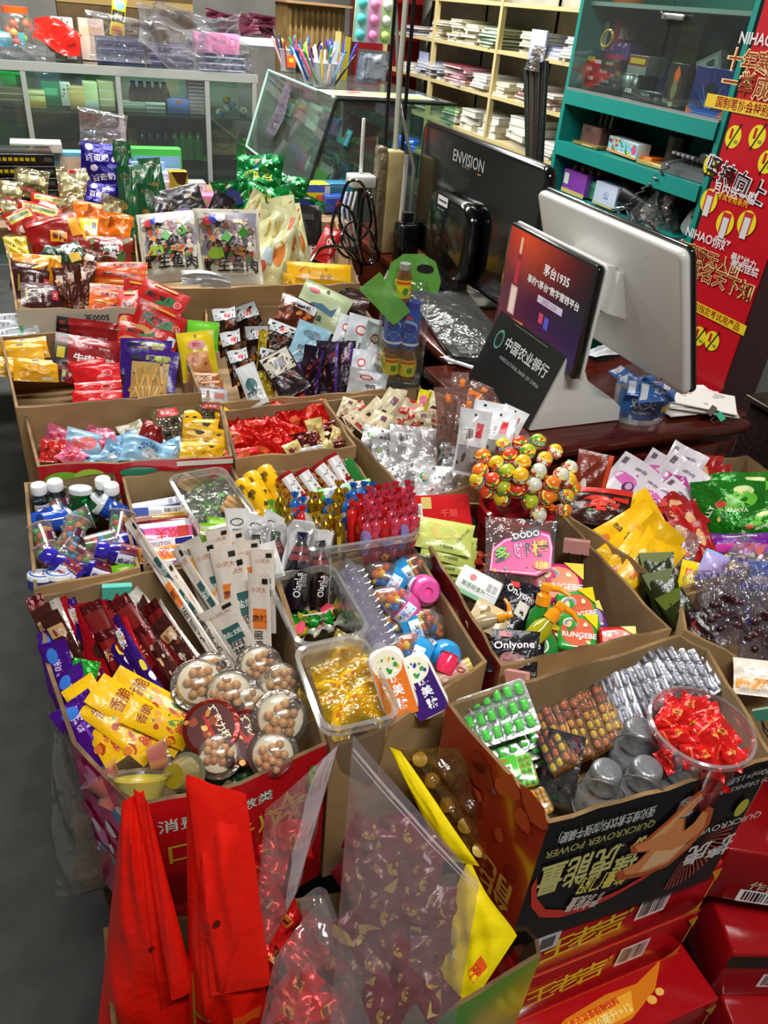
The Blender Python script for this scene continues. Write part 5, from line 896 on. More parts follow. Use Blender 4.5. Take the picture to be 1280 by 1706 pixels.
tubes(gold,[(467,842),(476,857),(518,845),(535,845),(565,827),(560,852),(577,840),(542,882),(567,884),(526,878),(550,870),(484,872)],'gold foil candy tube','among tubes',3)
tubes(bluet,[(491,845),(504,853),(547,856),(588,830),(578,848),(604,828),(620,830)],'blue patterned candy tube','of the tied tubes',1);tubes(grt,[(452,858)],'green and white candy tube','nearest the yellow bottles');tubes(plr,[(502,868),(587,862)],'plain red candy tube','of two among the gold ones',1)
PX=[(x,y) for r,(y,x0,n) in enumerate([(836,612,5),(848,600,6),(860,606,6),(872,598,6),(884,604,6)]) for x,y in [(x0+15.5*k+r*1.5,y-k*2.6) for k in range(n)]]
tubes(redt,[p for k,p in enumerate(PX) if k % 4==1],'red candy tube with gold print','in long tub',3);tubes(pinkt,[p for k,p in enumerate(PX) if k % 4 in (0,2)],'pink glitter candy tube','in long tub',4);tubes(pinkb,[p for k,p in enumerate(PX) if k % 4==3],'pink candy tube with mauve oval','in long tub',3)
yb=lathe_thing('yellow_toy_bottle','sweet bottle',[('bottle',[(.001,.05),(.014,.05),(.016,.047),(.016,-.012),(.012,-.02)],mat('#e0ae10','gloss')),('wide_cap',[(.001,-.032),(.012,-.031),(.02,-.027),(.022,-.022),(.02,-.018),(.001,-.017)],mat('#f0a410','gloss'))],.085,.044,[(.0162,[('S',3,0,0,.8,.8,10,['#4a3a10','#7a5a10','#f0d860'])],.06,.045,.022)])
o=[yb.at('',x,y,.715,82,-28,60,20,None,'yellow bottles with wide orange caps') for x,y in [(437,830),(460,820),(422,842),(440,850)]];label_row(o,'yellow bottle with wide orange cap','in its carton')
rcan=lathe_thing('drink_can_sweet','sweet can',[('can_body',[(.001,-.034),(.0165,-.034),(.018,-.031),(.0185,.026),(.0195,.0265)],mat('#8a1414','gloss')),('can_lid',[(.0198,.026),(.0198,.034),(.018,.036),(.017,.0345),(.001,.034)],mat('#d0d2d2','print',r=.25))],.07,.04,[(.0187,[('R',0,0,.25,.9,'#d8d8d8'),('T','王老吉',.2,0,.3,'#d8b040',90),('B',-.25,-.1,.2,.3),('S',4,0,.1,.2,.6,5,['#a02a2a','#5a5a5a'])],.1,.05,-.004)])
for x,y,a,lb in [(488,816,145,'red drink-can sweet nearest the yellow bottles'),(516,810,145,'red drink-can sweet second from the yellow bottles'),(544,798,140,'red drink-can sweet third along the back wall'),(563,786,150,'red drink-can sweet tilted highest on the back wall')]:rcan.at(lb,x,y,.735,62,a,45,20,None,'red drink-can sweets')
lathe_thing('green_sweet_can','sweet can',[('can_body',[(.001,-.034),(.0165,-.034),(.0185,-.03),(.0185,.028)],mat('#1f6a2a','gloss')),('can_lid',[(.0195,.027),(.0195,.034),(.001,.035)],mat('#e0e4e0','gloss'))],.07,.04).at('green can sweet with white lid by the partition',588,794,.725,58,150,45,0)
lathe_thing('white_green_tube','sweet tube',[('tube',[(.001,-.05),(.014,-.05),(.014,.05),(.001,.05)],mat('#d8dcd8','gloss')),('cap',[(.0155,.042),(.0155,.056),(.001,.057)],mat('#2fb83a','gloss')),('cap',[(.001,-.057),(.0155,-.056),(.0155,-.042)],mat('#2fb83a','gloss'))],.114,.031,[(.0142,[('S',4,0,0,.9,.9,20,['#c83a3a','#3a6ab0','#4a4a4a','#3aa04a'])],.07,.07,0)]).at('white patterned tube with bright green caps lying on top',574,818,.755,92,78,40,0)
# ------------------------------------------------------------------ pink and blue fruit jelly packets
GL2 = 'fruit jelly packets'
def jp(c,sd,art):return pouch('fruit_jelly_packet','jelly packet',c,art,.065,.06,.026,'film',seed=sd,crump=.5,seal=.1)
pk=jp('#d86a8a',140,[('E',0,-.1,.22,.22,'#d83a4a'),('T','蒟蒻',0,.28,.14,'#f4d8e0'),('E',.05,-.05,.08,.08,'#f0b0b0')]);bl2=jp('#8ab8d8',141,[('T','泡泡',0,.1,.22,'#3a5a8a'),('E',.1,-.2,.22,.14,'#d8e4ec'),('S',3,0,-.1,.6,.4,6,['#d8e8f0','#5a7aa0','#c85a6a'])]);bh=jp('#9ac0d8',142,[('E',-.1,.0,.2,.26,'#e06a6a',30),('E',.1,.05,.2,.26,'#e06a6a',-30)]);rj=jp('#c82a24',143,[('S',3,0,0,.7,.7,7,['#e85a3a','#8a1410','#f0d0c0'])]);pol=jp('#d8d4c4',144,[('S',3,0,0,.8,.8,14,['#a89a80','#8a7a60'])]);dr=jp('#7a1216',145,[('S',3,0,0,.6,.6,4,['#4a0a0c','#a82a2a'])])
for K,x,y,h,a,w,z,lb in [(pk,97,732,40,30,52,.70,'pink jelly packet with white lettering by the left wall'),(rj,84,752,36,10,36,.70,'red jelly packet nearest the left carton wall'),(rj,102,756,36,-20,30,.705,'red jelly packet between pink and blue ones'),(bh,140,743,46,20,70,.71,'pale blue jelly packet with a pink heart'),(pk,120,760,34,40,44,.715,'pink jelly packet lying in front of the heart one'),(pk,160,728,40,30,46,.70,'pink jelly packet upright at the back'),(pk,178,744,44,-10,36,.705,'pink jelly packet with red fruit next to the heart'),(bl2,140,768,24,0,50,.70,'blue jelly packet peeping out at the front'),(bl2,188,757,40,30,42,.71,'blue jelly packet in the middle of the carton'),(bl2,208,738,38,0,42,.70,'grey-blue jelly packet below the polka one'),(bl2,246,754,44,10,92,.715,'large pale blue jelly packet with lettering'),(bl2,210,764,26,6,60,.705,'blue jelly packet under the large one'),(pol,222,722,40,-30,44,.705,'cream polka dot jelly packet by the back wall'),(dr,252,726,44,20,44,.71,'dark red jelly packet with shiny folds'),(bl2,285,752,40,-20,46,.70,'clear grey jelly packet under the tofu bag')]:K.at(lb,x,y,z,h,a,55,0,w,GL2)
tof=pouch('tofu_snack_bag','snack bag',mat('#c8b890','wrap',h=.3,lo=.05,hi=.4,haze='#a89468'),[('R',0,.38,.6,.2,'#d8303a'),('T','香豆腐',0,.38,.12,'#f4d8d8'),('T','五谷',0,.12,.24,'#1a1614',0,.05),('T','豆干',.02,-.12,.24,'#1a1614',0,.05),('T','王',.1,-.34,.2,'#1a1614',0,.05)],.07,.09,.014,seed=146,crump=.4)
tof.at('clear tofu snack bag with bold black characters',285,714,.72,72,-14,45,0,56,'tofu snack bags');tof.at('clear tofu snack bag half hidden at the far corner',350,694,.72,44,8,45,0,46,'tofu snack bags')
def ghost(root,i):
 b=MB();b.ball(.024,mat('#eab414','gloss'),None,14,10,(1,.9,.45));b.build('face',root)
 for s in (-1,1):MB().ball(.0042,mat('#1a1008','gloss'),T3(s * .008,.003,.0102),8,6,(1,1,.4)).build('eye',root)
 MB().ball(.003,mat('#8a2a1a','gloss'),T3(0,-.006,.0105),8,6,(1.4,.7,.4)).build('mouth',root)
GH=Kind('yellow_face_packet','snack packet',.048,.044,ghost);GH.at('yellow packet end with a round smiling face',318,700,.725,36,0,40,0);GH.at('yellow face packet by the red chocolates',372,692,.72,30,30,40,30)
yt=pouch('yellow_tofu_packet','snack packet','#dca810',[('P',[(-.3,.3),(.3,.3),(.0,-.2)],'#1f160c'),('T','A空',0,.18,.2,'#e8d8a0'),('R',0,-.38,.9,.18,'#e8c83a'),('T','鱼肉豆',0,-.38,.15,'#7a2a10')],.09,.05,.014,'film',seed=147,crump=.4)
for x,y,h,a,w,lb in [(334,716,38,6,60,'yellow tofu packet with black triangle, topmost'),(345,734,40,4,82,'yellow tofu packet with black triangle, middle'),(336,752,32,0,74,'yellow tofu packet lowest with red lettering')]:yt.at(lb,x,y,.725,h,a,48,0,w,'yellow tofu packets')
# ------------------------------------------------------------------ red foil chocolates
rfc=pouch('red_foil_chocolate','chocolate','#c8140e',[('E',0,0,.2,.16,'#d85a2a')],.055,.05,.024,'foil',var=3,seed=150,crump=.7,seal=.14,zig=.1);GRC = 'red foil chocolates';o=[]
for k,(x,y,h,w) in enumerate([(402,706,40,50),(430,700,40,44),(395,735,40,50),(425,732,44,56),(450,718,40,46),(405,762,34,60),(440,752,46,66),(475,745,40,54),(468,690,46,50),(492,700,48,52),(485,722,40,56),(520,690,40,60),(540,705,40,50),(500,676,36,40),(420,715,36,44),(460,735,36,50)]):o.append(rfc.at('',x,y,.712,h,(k*47) % 100-50,55,(k*23) % 40-20,w,GRC))
label_grid(o,'shiny red foil chocolate','of its carton',4)
crm=pouch('cream_gold_sweet','wrapped sweet','#d0c07a',[('E',0,-.1,.15,.25,'#7a1a1a'),('E',0,.2,.15,.1,'#b8923a')],.04,.06,.014,'film',seed=151,crump=.6);mrn=pouch('maroon_sweet','wrapped sweet','#5a1216',[('P',[(-.3,0),(.3,.2),(.3,.3),(-.3,.12)],'#b8923a'),('E',.1,-.2,.12,.1,'#d8c08a')],.055,.04,.016,'foil',seed=152,crump=.6)
for K,x,y,h,a,w,lb in [(mrn,506,738,34,-10,48,'maroon sweet with gold swirl in front of the chocolates'),(crm,529,724,54,-20,30,'cream and gold sweet standing up'),(mrn,552,718,46,70,36,'dark maroon sweet leaning on the wall'),(crm,564,732,36,20,30,'cream sweet in the far front corner'),(crm,490,750,30,60,30,'cream sweet beneath the foil chocolates'),(mrn,575,742,22,0,40,'maroon sweet along the front edge')]:K.at(lb,x,y,.715,h,a,50,0,w,'cream and maroon sweets')
pouch('paper_scrap_sweet','wrapped sweet','#c8ccd4',(),.06,.025,.01,'paper',seed=153,crump=.9).at('crumpled white wrapped sweet at the carton front',508,754,.71,20,-4,50,0,62)
# ------------------------------------------------------------------ silver foil packets and cream snacks
GS2 = 'silver egg packets'
seg=pouch('silver_egg_packet','egg snack packet','#c8c8ca',[('E',-.25,.12,.12,.14,'#3aa05a'),('E',-.25,.12,.08,.1,'#c8c8ca'),('E',-.24,.11,.05,.07,'#d88a6a'),('T','乡巴佬',.15,.12,.11,'#3a3a3a',6),('S',3,.1,-.3,.6,.25,6,['#a82a1a','#c8402a','#7a1a10'])],.075,.075,.02,mat('#c4c4c6','foil',m=.8,r=.25) and 'foil',seed=160,crump=.6,hole=.4)
seb=pouch('silver_egg_packet','egg snack packet','#ccccce',[('B',-.2,.22,.34,.24),('R',-.26,-.05,.18,.16,'#8a8a8a')],.09,.085,.02,'foil',seed=161,crump=.7)
for K,x,y,h,a,w,z,lb in [(seg,632,735,44,14,62,.72,'silver egg packet with green ring, half behind others'),(seg,644,756,40,8,54,.715,'silver egg packet below the green ring one'),(seb,690,748,78,6,84,.735,'large silver packet with barcode and grey square'),(seg,722,803,62,4,64,.735,'silver packet with green ring and red filling in front'),(seg,660,802,50,-10,52,.70,'dull silver packet at the carton wall'),(seg,735,765,56,10,56,.715,'silver packet with grey lettering behind the front one'),(seb,640,780,44,4,44,.70,'silver packet with barcode low by the wall'),(seg,752,790,60,20,46,.71,'silver packet nearest the lollipop stand'),(seb,700,785,50,-16,60,.705,'crumpled silver packet under the large one')]:K.at(lb,x,y,z,h,a,42,0,w,GS2)
wbp=pouch('white_barcode_packet','snack packet','#d4d8dc',[('B',-.12,.12,.36,.2,8),('R',.2,.2,.2,.22,'#c82a34'),('R',0,-.25,.8,.4,'#8a8a8c'),('S',3,0,-.3,.7,.3,7,['#3a5a2a','#5a3a30'])],.08,.12,.02,'film',seed=162,crump=.4,hole=.42)
for x,y,h,a,w,lb in [(800,715,96,10,76,'white packet with barcode and red label, largest'),(786,738,110,8,50,'white packet with barcode standing before the large one'),(826,728,90,14,60,'white packet with barcode nearest the payment terminal'),(846,712,70,24,46,'white packet corner behind the lollipops')]:wbp.at(lb,x,y,.835,h,a,30,-10,w,'white barcode packets')
pc=pouch('pinkish_clear_packet','snack packet',mat('#d8b8b0','wrap',h=.35,haze='#a8887e',lo=.05,hi=.4),[('R',.2,.3,.3,.14,'#e07a2a'),('S',3,0,-.2,.5,.5,6,['#7a4a40','#5a3028'])],.05,.15,.02,seed=163,crump=.5)
for x,y,h,a,w,lb in [(763,665,90,8,30,'tall pinkish clear packet with orange label'),(742,690,90,0,34,'pinkish clear packet of dark sticks, nearest cream ones'),(772,700,90,4,30,'pinkish clear packet with red end'),(795,662,50,20,40,'pinkish packet with orange stripe by the terminal'),(812,672,40,60,40,'pinkish packet edge by the terminal base')]:pc.at(lb,x,y,.845,h,a,25,0,w,'pinkish clear packets')
pouch('orange_label_packet','snack packet','#d8742a',[('E',0,.3,.1,.06,'#5a2a10')],.04,.07,.01,'film',seed=164).at('small orange packet leaning on the white barcode packets',784,672,.86,44,26,35,-10,24)
crp=pouch('cream_snack_packet','snack packet','#d4c8a4',[('E',-.05,-.05,.16,.1,'#d8a888'),('P',[(-.2,-.06),(.1,-.04),(.05,.06),(-.16,.05)],'#2a1a14'),('R',.1,.3,.3,.16,'#7a4a5a'),('T','北',.1,-.25,.14,'#8a2a2a'),('R',0,-.4,.5,.1,'#a82a34')],.06,.11,.014,'film',seed=165,crump=.4)
redc=pouch('red_cream_packet','snack packet','#d0c4a8',[('R',0,.1,1,.2,'#c8241e'),('E',0,-.25,.3,.14,'#b84a2a'),('P',[(-.5,.5),(.5,.5),(-.5,.1)],'#c82a1e')],.06,.08,.02,'film',seed=166,crump=.5)
GCR = 'cream snack packets'
for K,x,y,h,a,w,z,lb in [(crp,640,688,84,30,34,.75,'cream packet with a face picture, standing tallest'),(crp,616,692,60,50,30,.74,'cream packet lying towards the carton wall'),(crp,630,712,56,20,34,.735,'cream packet with dark red label in front'),(redc,672,692,60,14,40,.74,'red and cream packet beside the face picture'),(redc,690,700,44,-20,46,.735,'red-banded cream packet above the silver ones'),(crp,725,680,52,20,40,.75,'rounded cream packet behind the pinkish ones'),(redc,664,668,40,10,26,.745,'cream packet with orange fruit at the back'),(crp,704,706,40,0,32,.735,'tan packet with brown oval next to pinkish ones'),(crp,578,680,36,20,26,.735,'small cream sweet nearest the back corner'),(redc,600,684,30,-30,26,.73,'small cream sweet with yellow corner'),(crp,590,700,30,60,30,.72,'small cream sweet low at the wall')]:K.at(lb,x,y,z,h,a,40,0,w,GCR)
pouch('yellow_stick_sweet','sweet packet','#d8c81a',[('E',0,.1,.3,.2,'#d86a9a'),('T','糖',0,-.2,.2,'#8a7a10')],.03,.06,.012,'film',seed=167,crump=.5).at('bright yellow stick sweet standing at the back',704,672,.76,46,16,30,0,22)
# ------------------------------------------------------------------ beef jerky and sachets, third row
GO2 = 'packets in the beef jerky carton'
beef=pouch('beef_jerky_packet','jerky packet','#8a1216',[('R',-.4,.05,.2,.9,'#1a1010'),('T','三',-.4,.3,.18,'#c83a3a'),('R',-.4,-.05,.12,.3,'#b8a81a'),('T','牛肉干味',.12,-.12,.22,'#e8e0d8',0,.05),('T','休闲食品',-.05,.2,.08,'#c8a0a0'),('T','原味香',.25,.2,.08,'#c8a0a0')],.12,.09,.014,'film',seed=170,crump=.25)
for x,y,h,a,w,lb in [(140,562,60,4,96,'beef jerky packet rearmost of the three'),(145,575,60,4,104,'beef jerky packet behind the lettered front one'),(145,592,64,3,112,'beef jerky packet with large white characters'),(122,622,34,2,40,'beef jerky packet corner behind the red sachets')]:beef.at(lb,x,y,.735,h,a,30,0,w,GO2)
sp=pouch('red_spice_packet','spice packet','#b51a16',[('P',[(-.3,.25),(.25,.25),(.3,.02),(-.05,-.05),(-.35,.1)],'#1f6a34'),('T','麻辣萝卜',-.05,.12,.17,'#1a1410',0,.04),('E',-.25,-.25,.2,.14,'#c88a4a'),('R',.36,-.25,.16,.24,'#d0d0d0'),('E',.36,.1,.08,.1,'#e08a8a'),('E',.36,.1,.06,.08,'#b51a16'),('R',0,.42,.5,.06,'#d8922a'),('R',-.3,-.42,.3,.05,'#d8922a')],.11,.085,.01,'film',seed=171,crump=.2)
for x,y,z,h,a,w,lb in [(266,506,.79,62,24,84,'red and green spice packet on top, tilted'),(262,545,.76,62,22,88,'red and green spice packet below the tilted one'),(215,520,.775,78,4,36,'red spice packet standing at the pile edge'),(236,560,.745,40,10,80,'red spice packet lowest in the pile'),(225,500,.785,62,6,40,'red spice packet behind the standing one'),(252,490,.795,34,20,60,'red spice packet corner at the very top')]:sp.at(lb,x,y,z,h,a,45,0,w,'red and green spice packets')
pouch('red_chilli_bag','snack bag','#b81a1a',[('P',[(-.3,.1),(.4,.3),(.4,.45),(-.2,.35)],'#2a0c0c'),('R',.3,0,.2,.3,'#8a0f10')],.12,.07,.014,'film',seed=172).at('red bag with black corner behind the beef packets',168,535,.755,46,-18,40,0,86,GO2)
fry=pouch('purple_crisp_bag','snack bag','#3a1a7a',[('R',0,-.05,.7,.62,'#b89a5a'),*[('R',-.3 + .06*k,-.02 + .05*((k*7) % 5-2),.045,.3,'#d8b06a' if k % 2 else '#c8984a',(k*37) % 50-25) for k in range(11)],*[('R',-.26 + .06*k,-.22 + .03*((k*5) % 5-2),.045,.22,'#e0c080' if k % 2 else '#d0a458',(k*53) % 60-30) for k in range(9)],('T','嘎嘣脆',.15,.3,.13,'#a8b82a',0,.04),('R',-.25,.3,.2,.08,'#1a1a2a')],.1,.12,.02,'film',seed=173,crump=.25)
fry.at('purple bag behind the crisp bag, only its top showing',243,595,.745,60,0,35,0,88,GO2);fry.at('purple bag with a window of pale crisp sticks',250,630,.74,92,4,40,0,92,GO2)
rs2=pouch('red_sachet','sachet','#d01c20',[('E',.2,.1,.12,.14,'#e89a9a'),('E',.2,.1,.09,.11,'#d01c20'),('R',0,.38,.9,.03,'#e04a4a')],.08,.06,.012,'film',seed=174,crump=.4)
for x,y,h,a,w,lb in [(150,622,44,-14,60,'plain red sachet topmost and tilted'),(166,628,40,-8,72,'red sachet with white ring emblem'),(164,650,30,-3,80,'red sachet second from the bottom'),(162,664,26,-2,84,'red sachet lowest at the carton front')]:rs2.at(lb,x,y,.735,h,a,45,0,w,GO2)
ss=pouch('silver_stick_sachet','sachet','#c4ccd4',[('R',.1,0,.08,1,'#2fa84a'),('R',0,.3,.9,.06,'#a8b0b8'),('S',3,-.3,0,.2,.4,4,['#a87a5a','#8a5a3a'])],.09,.03,.008,'film',seed=175,crump=.3)
for k,(x,y) in enumerate([(34,532),(32,544),(30,555),(26,567)]):ss.at(['silver stick sachet topmost of its pile','silver stick sachet second from the top','silver stick sachet third from the top','silver stick sachet lowest, on the yellow packets'][k],x,y,.75 - .006*k,20,-6-3*k,50,0,74,'silver stick sachets')
ys=pouch('yellow_biscuit_packet','biscuit packet','#dca41a',[('R',0,.42,.15,.1,'#3a2a10'),('R',.25,-.38,.25,.12,'#d8d0c0'),('T','饼干',-.2,-.2,.2,'#c88a10')],.09,.05,.014,'film',seed=176,crump=.3)
for k,(x,y,a,w) in enumerate([(42,582,-12,78),(36,592,-10,76),(20,612,-2,60),(60,617,-1,76)]):ys.at(['yellow biscuit packet topmost, tilted','yellow biscuit packet second from the top','yellow biscuit packet half outside the picture','yellow biscuit packet flat at the carton front'][k],x,y,.735 - .004*k,36,a,48,0,w,'yellow biscuit packets')
pouch('cracker_bag','snack bag','#d8c01a',[('E',0,.22,.25,.1,'#d88a8a'),('T','薄脆',0,.22,.1,'#a82a3a'),('R',0,-.18,.6,.5,'#d08a4a',6),('S',3,0,-.18,.5,.4,14,['#b5522a','#e0a868','#c87a3a'])],.075,.1,.016,'film',seed=177,hole=.41,crump=.2).at('yellow cracker bag with orange cracker picture',330,594,.76,84,-12,35,0,62,GO2)
pouch('lime_cracker_bag','snack bag','#6ac02a',(),.08,.08,.014,'film',seed=178,hole=.4).at('lime green bag behind the yellow cracker bag',338,560,.765,50,4,35,0,54,GO2)
ob=pouch('orange_biscuit_packet','biscuit packet','#9a5a2a',[('T','卷心酥',0,0,.4,'#e8d8c0'),('R',0,-.35,1,.2,'#2a4ab0')],.08,.035,.012,'film',seed=179);bcp=pouch('barcode_packet','snack packet','#b8bcc4',[('B',-.15,0,.4,.5),('R',.25,.1,.3,.3,'#c87a6a')],.08,.04,.012,'film',seed=180)
ob.at('orange-brown biscuit packet with white characters',340,632,.735,22,-2,40,0,54,GO2);ob.at('orange and blue biscuit packet below it',345,645,.73,20,-2,40,0,56,GO2);bcp.at('clear grey packet with barcode by the row edge',352,662,.725,30,-2,40,0,56,GO2)
# ------------------------------------------------------------------ dark vacuum packed snacks
GR2 = 'vacuum-packed meat snacks'
vac=pouch('vacuum_meat_pouch','meat snack pouch','#2a1a14',[('R',0,.36,.96,.26,'#ccd0d4'),('E',.1,.34,.14,.07,'#c83a34'),('S',3,0,-.15,.8,.6,14,['#6a3018','#8a4a1f','#3a1a10','#a86a2a'])],.06,.1,.02,'foil',seed=190,crump=.5,var=3)
vpp=pouch('vacuum_meat_pouch','meat snack pouch','#1f1024',[('S',3,0,-.1,.7,.7,10,['#7a1f24','#4a1a6a','#a83a34','#2a1430']),('R',.3,0,.1,.9,'#4a1f8a')],.05,.11,.02,'foil',seed=191,crump=.5)
wht=pouch('white_snack_pouch','snack pouch','#c4c8ce',[('E',-.05,.22,.18,.09,'#c82a24'),('E',-.05,.22,.13,.06,'#e8d8d8'),('T','鸭',.1,-.1,.2,'#3a3a40')],.065,.1,.016,'film',seed=192,crump=.3)
for K,x,y,z,h,a,w,az,lb in [(vac,379,552,.745,80,-8,40,-10,'dark vacuum pouch with white top at the row edge'),(vac,418,550,.745,84,-14,46,-10,'dark vacuum pouch with white top, second along'),(vac,460,570,.74,70,20,50,0,'dark brown vacuum pouch behind the cream label'),(vac,392,595,.735,90,-12,34,-30,'brown vacuum pouch seen on edge beside the cracker bag'),(vac,430,585,.735,80,0,40,0,'brown vacuum pouch in the middle gap'),(vac,445,620,.73,80,6,36,0,'dark vacuum pouch under the blue pouch'),(vac,405,620,.73,80,-14,34,-20,'dark vacuum pouch low by the white strip'),(vpp,548,615,.745,92,4,44,0,'purple and red vacuum pouch, largest of its kind'),(vpp,520,622,.74,90,10,40,-10,'purple vacuum pouch next to the cream label'),(vpp,575,610,.74,90,6,34,10,'purple vacuum pouch beside the white ones'),(vpp,492,635,.73,60,-10,40,0,'purple and red pouch under the cream label'),(vac,560,545,.75,50,30,40,0,'brown pouch end between green and white pouches'),(wht,600,572,.755,92,10,56,0,'white pouch with red oval, tallest of the white ones'),(wht,620,585,.75,86,16,44,10,'white pouch behind the tallest white one'),(wht,602,622,.745,80,12,40,0,'grey-white pouch with dark character'),(wht,626,605,.748,50,34,52,0,'white pouch with pointed corner'),(wht,612,640,.74,44,10,66,0,'white pouch with red oval lying lowest in front'),(wht,572,562,.755,76,24,34,0,'grey-white pouch leaning on the purple pouch')]:K.at(lb,x,y,z,h,a,32,az,w,GR2)
pouch('duck_neck_pouch','meat snack pouch','#5a2a14',[('R',0,.34,.96,.24,'#d4d8dc'),('T','好味鸭',.1,.34,.14,'#3a3a3a'),('S',3,0,-.15,.9,.6,16,['#b5622a','#d88a3a','#7a2a10','#8a1a10'])],.08,.08,.02,'foil',seed=193,crump=.4).at('glazed meat pouch with white lettered top',492,528,.775,62,22,35,0,66,GR2)
pouch('sage_fish_pouch','snack pouch','#aab890',[('E',-.25,.3,.12,.07,'#a83a4a'),('P',[(-.2,.0),(.0,.06),(.2,-.02),(.3,.1),(.28,-.16),(.1,-.12),(-.1,-.08),(-.3,-.16)],'#3a5a7a'),('T','香鱼',.0,-.3,.14,'#2a2a2a',0,.03)],.1,.08,.016,'film',seed=194,hole=.4,crump=.2).at('sage green pouch with blue fish picture, standing highest',536,512,.79,66,28,35,0,88,GR2)
pouch('blue_toothpick_pouch','snack pouch','#8ab4c8',[('E',.0,.25,.28,.1,'#5a7a8a'),('T','嫩',.3,.05,.12,'#2a4a5a'),('T','牙签肉',0,-.14,.17,'#1a2a34',0,.03)],.08,.1,.016,'film',seed=195,crump=.3).at('pale blue pouch with dark lettering in the middle',514,576,.775,74,18,35,0,58,GR2)
pouch('cream_label_pouch','snack pouch','#241418',[('R',0,.25,.9,.46,'#c8c4b0'),('R',0,.24,.4,.2,'#8a8a94'),('S',3,0,-.25,.7,.35,8,['#7a2a24','#4a1a4a'])],.07,.11,.016,'film',seed=196,crump=.3).at('dark pouch with a cream label tilted forward',474,622,.765,80,-28,40,-10,56,GR2)
pouch('white_strip_pouch','snack pouch','#d0d4d4',[('E',0,.0,.3,.16,'#3a6a6a'),('T','麻辣',0,-.2,.14,'#3a5a5a')],.04,.11,.01,'film',seed=197,crump=.3).at('narrow white pouch with teal fish emblem by the row front',420,642,.76,72,-22,35,-20,34,GR2)
yl=pouch('mustard_pouch','snack pouch','#a8901a',[('S',3,0,0,.7,.8,7,['#d8c03a','#6a5a10'])],.04,.1,.012,'foil',seed=198,crump=.4);yl.at('mustard yellow pouch edge among the dark ones',436,590,.745,80,8,32,0,16,GR2);yl.at('mustard yellow pouch low near the white strip',442,640,.735,46,-16,32,0,22,GR2)
dbn=pouch('dark_brown_packet','snack packet','#2a0f0a',[('R',0,.4,.9,.06,'#5a2a1a')],.1,.05,.012,'film',seed=199)
for k in range(4):dbn.at(['dark brown packet topmost by the cable coil','dark brown packet second by the cable coil','dark brown packet third by the cable coil','dark brown packet lowest by the cable coil'][k],592-3*k,486+8*k,.765 - .007*k,24,12,45,0,62,'dark brown packets')
# ------------------------------------------------------------------ back row: spicy strips
GQ = 'snack bags in the white printed carton'
plum=pouch('plum_snack_packet','snack packet','#3a1214',[('T','TELI MENG',.12,.1,.12,'#c8b8b0',-90),('T','特力梅',-.05,.0,.16,'#e0d8d0',-90,.03),('R',.36,.05,.16,.3,'#b52a3a'),('T','文',.36,.05,.14,'#f0d8d8'),('R',-.36,0,.05,.5,'#8a8a2a')],.1,.08,.014,'film',seed=200,crump=.3)
for k,(x,y,w) in enumerate([(48,462,62),(55,474,66),(68,494,68)]):plum.at(['dark plum packet rearmost of three','dark plum packet in the middle of three','dark plum packet with white lettering in front'][k],x,y,.765,48,0,40,0,w,GQ)
ye2=pouch('yellow_crisp_bag','snack bag','#d88a0a',[('S',3,0,0,.8,.8,6,['#e8a82a','#b56a0a'])],.1,.06,.02,'film',seed=201,crump=.5);ye2.at('orange-yellow bag above the plum packets',62,444,.785,44,-6,45,0,84,GQ);ye2.at('orange-yellow bag between plum and brown packets',90,466,.77,60,10,40,0,30,GQ)
pouch('yellow_round_bag','snack bag','#b8a01a',[('S',3,0,0,.7,.7,7,['#7a6a10','#d8c84a'])],.07,.06,.02,'film',seed=202,crump=.6).at('dull yellow bag in the carton back corner',28,412,.78,40,-8,45,0,40,GQ)
rbg=pouch('red_crisp_bag','snack bag','#8a1410',[('R',.05,-.1,.3,.3,'#d8921a',-20),('R',.4,.1,.2,.5,'#d8921a'),('T','香辣',.05,-.1,.18,'#5a0c0a',-20),('R',0,.38,.9,.1,'#a82018'),('T','辣',.3,.3,.16,'#d89a8a')],.13,.09,.03,'film',seed=203,crump=.4);rbg.at('large red crisp bag with orange patches',92,392,.80,66,-24,40,0,92,GQ)
pouch('red_mankoo_bag','snack bag','#7a1a14',[('R',.05,.05,.5,.4,'#d8d4d0'),('T','满可',.05,.05,.34,'#1a1614',0,.04),('S',4,0,0,.95,.9,14,['#a82a1a','#5a0f0c','#3a5a1a'])],.13,.08,.03,'film',seed=204,crump=.4).at('dark red bag with a white lettered panel',182,424,.79,56,-2,45,0,78,GQ)
org=pouch('orange_strip_packet','snack packet','#d8641a',[('R',0,.3,.9,.3,'#c83a1a'),('T','麻辣老面筋',.0,.3,.2,'#2a1008',0,.03),('R',0,-.1,.8,.06,'#f0b04a'),('S',3,0,-.3,.8,.2,8,['#8a2a10','#e8922a','#5a1a0a'])],.1,.06,.012,'film',seed=205,crump=.3)
for k,(x,y,w) in enumerate([(204,454,86),(200,470,92),(196,490,94),(178,502,60)]):org.at(['orange strip packet with dark lettering, topmost','orange strip packet second from the top','orange strip packet third from the top','orange strip packet lowest by the brown packets'][k],x,y,.785 - .008*k,34,2,45,0,w,'orange strip packets')
brn=pouch('brown_strip_packet','snack packet','#4a1f10',[('R',-.1,.2,.4,.2,'#c8b8a8'),('S',3,0,-.1,.7,.7,9,['#8a4a1a','#b56a2a','#2a0f08'])],.06,.1,.014,'foil',seed=206,crump=.5)
for x,y,h,a,w,lb in [(104,480,70,-10,28,'brown packet standing next to the plum packets'),(122,478,74,-6,32,'brown packet with pale label, second along'),(140,474,70,8,34,'brown packet leaning on the orange ones'),(150,440,50,20,40,'brown-red packet below the white panel bag')]:brn.at(lb,x,y,.775,h,a,35,-10,w,GQ)
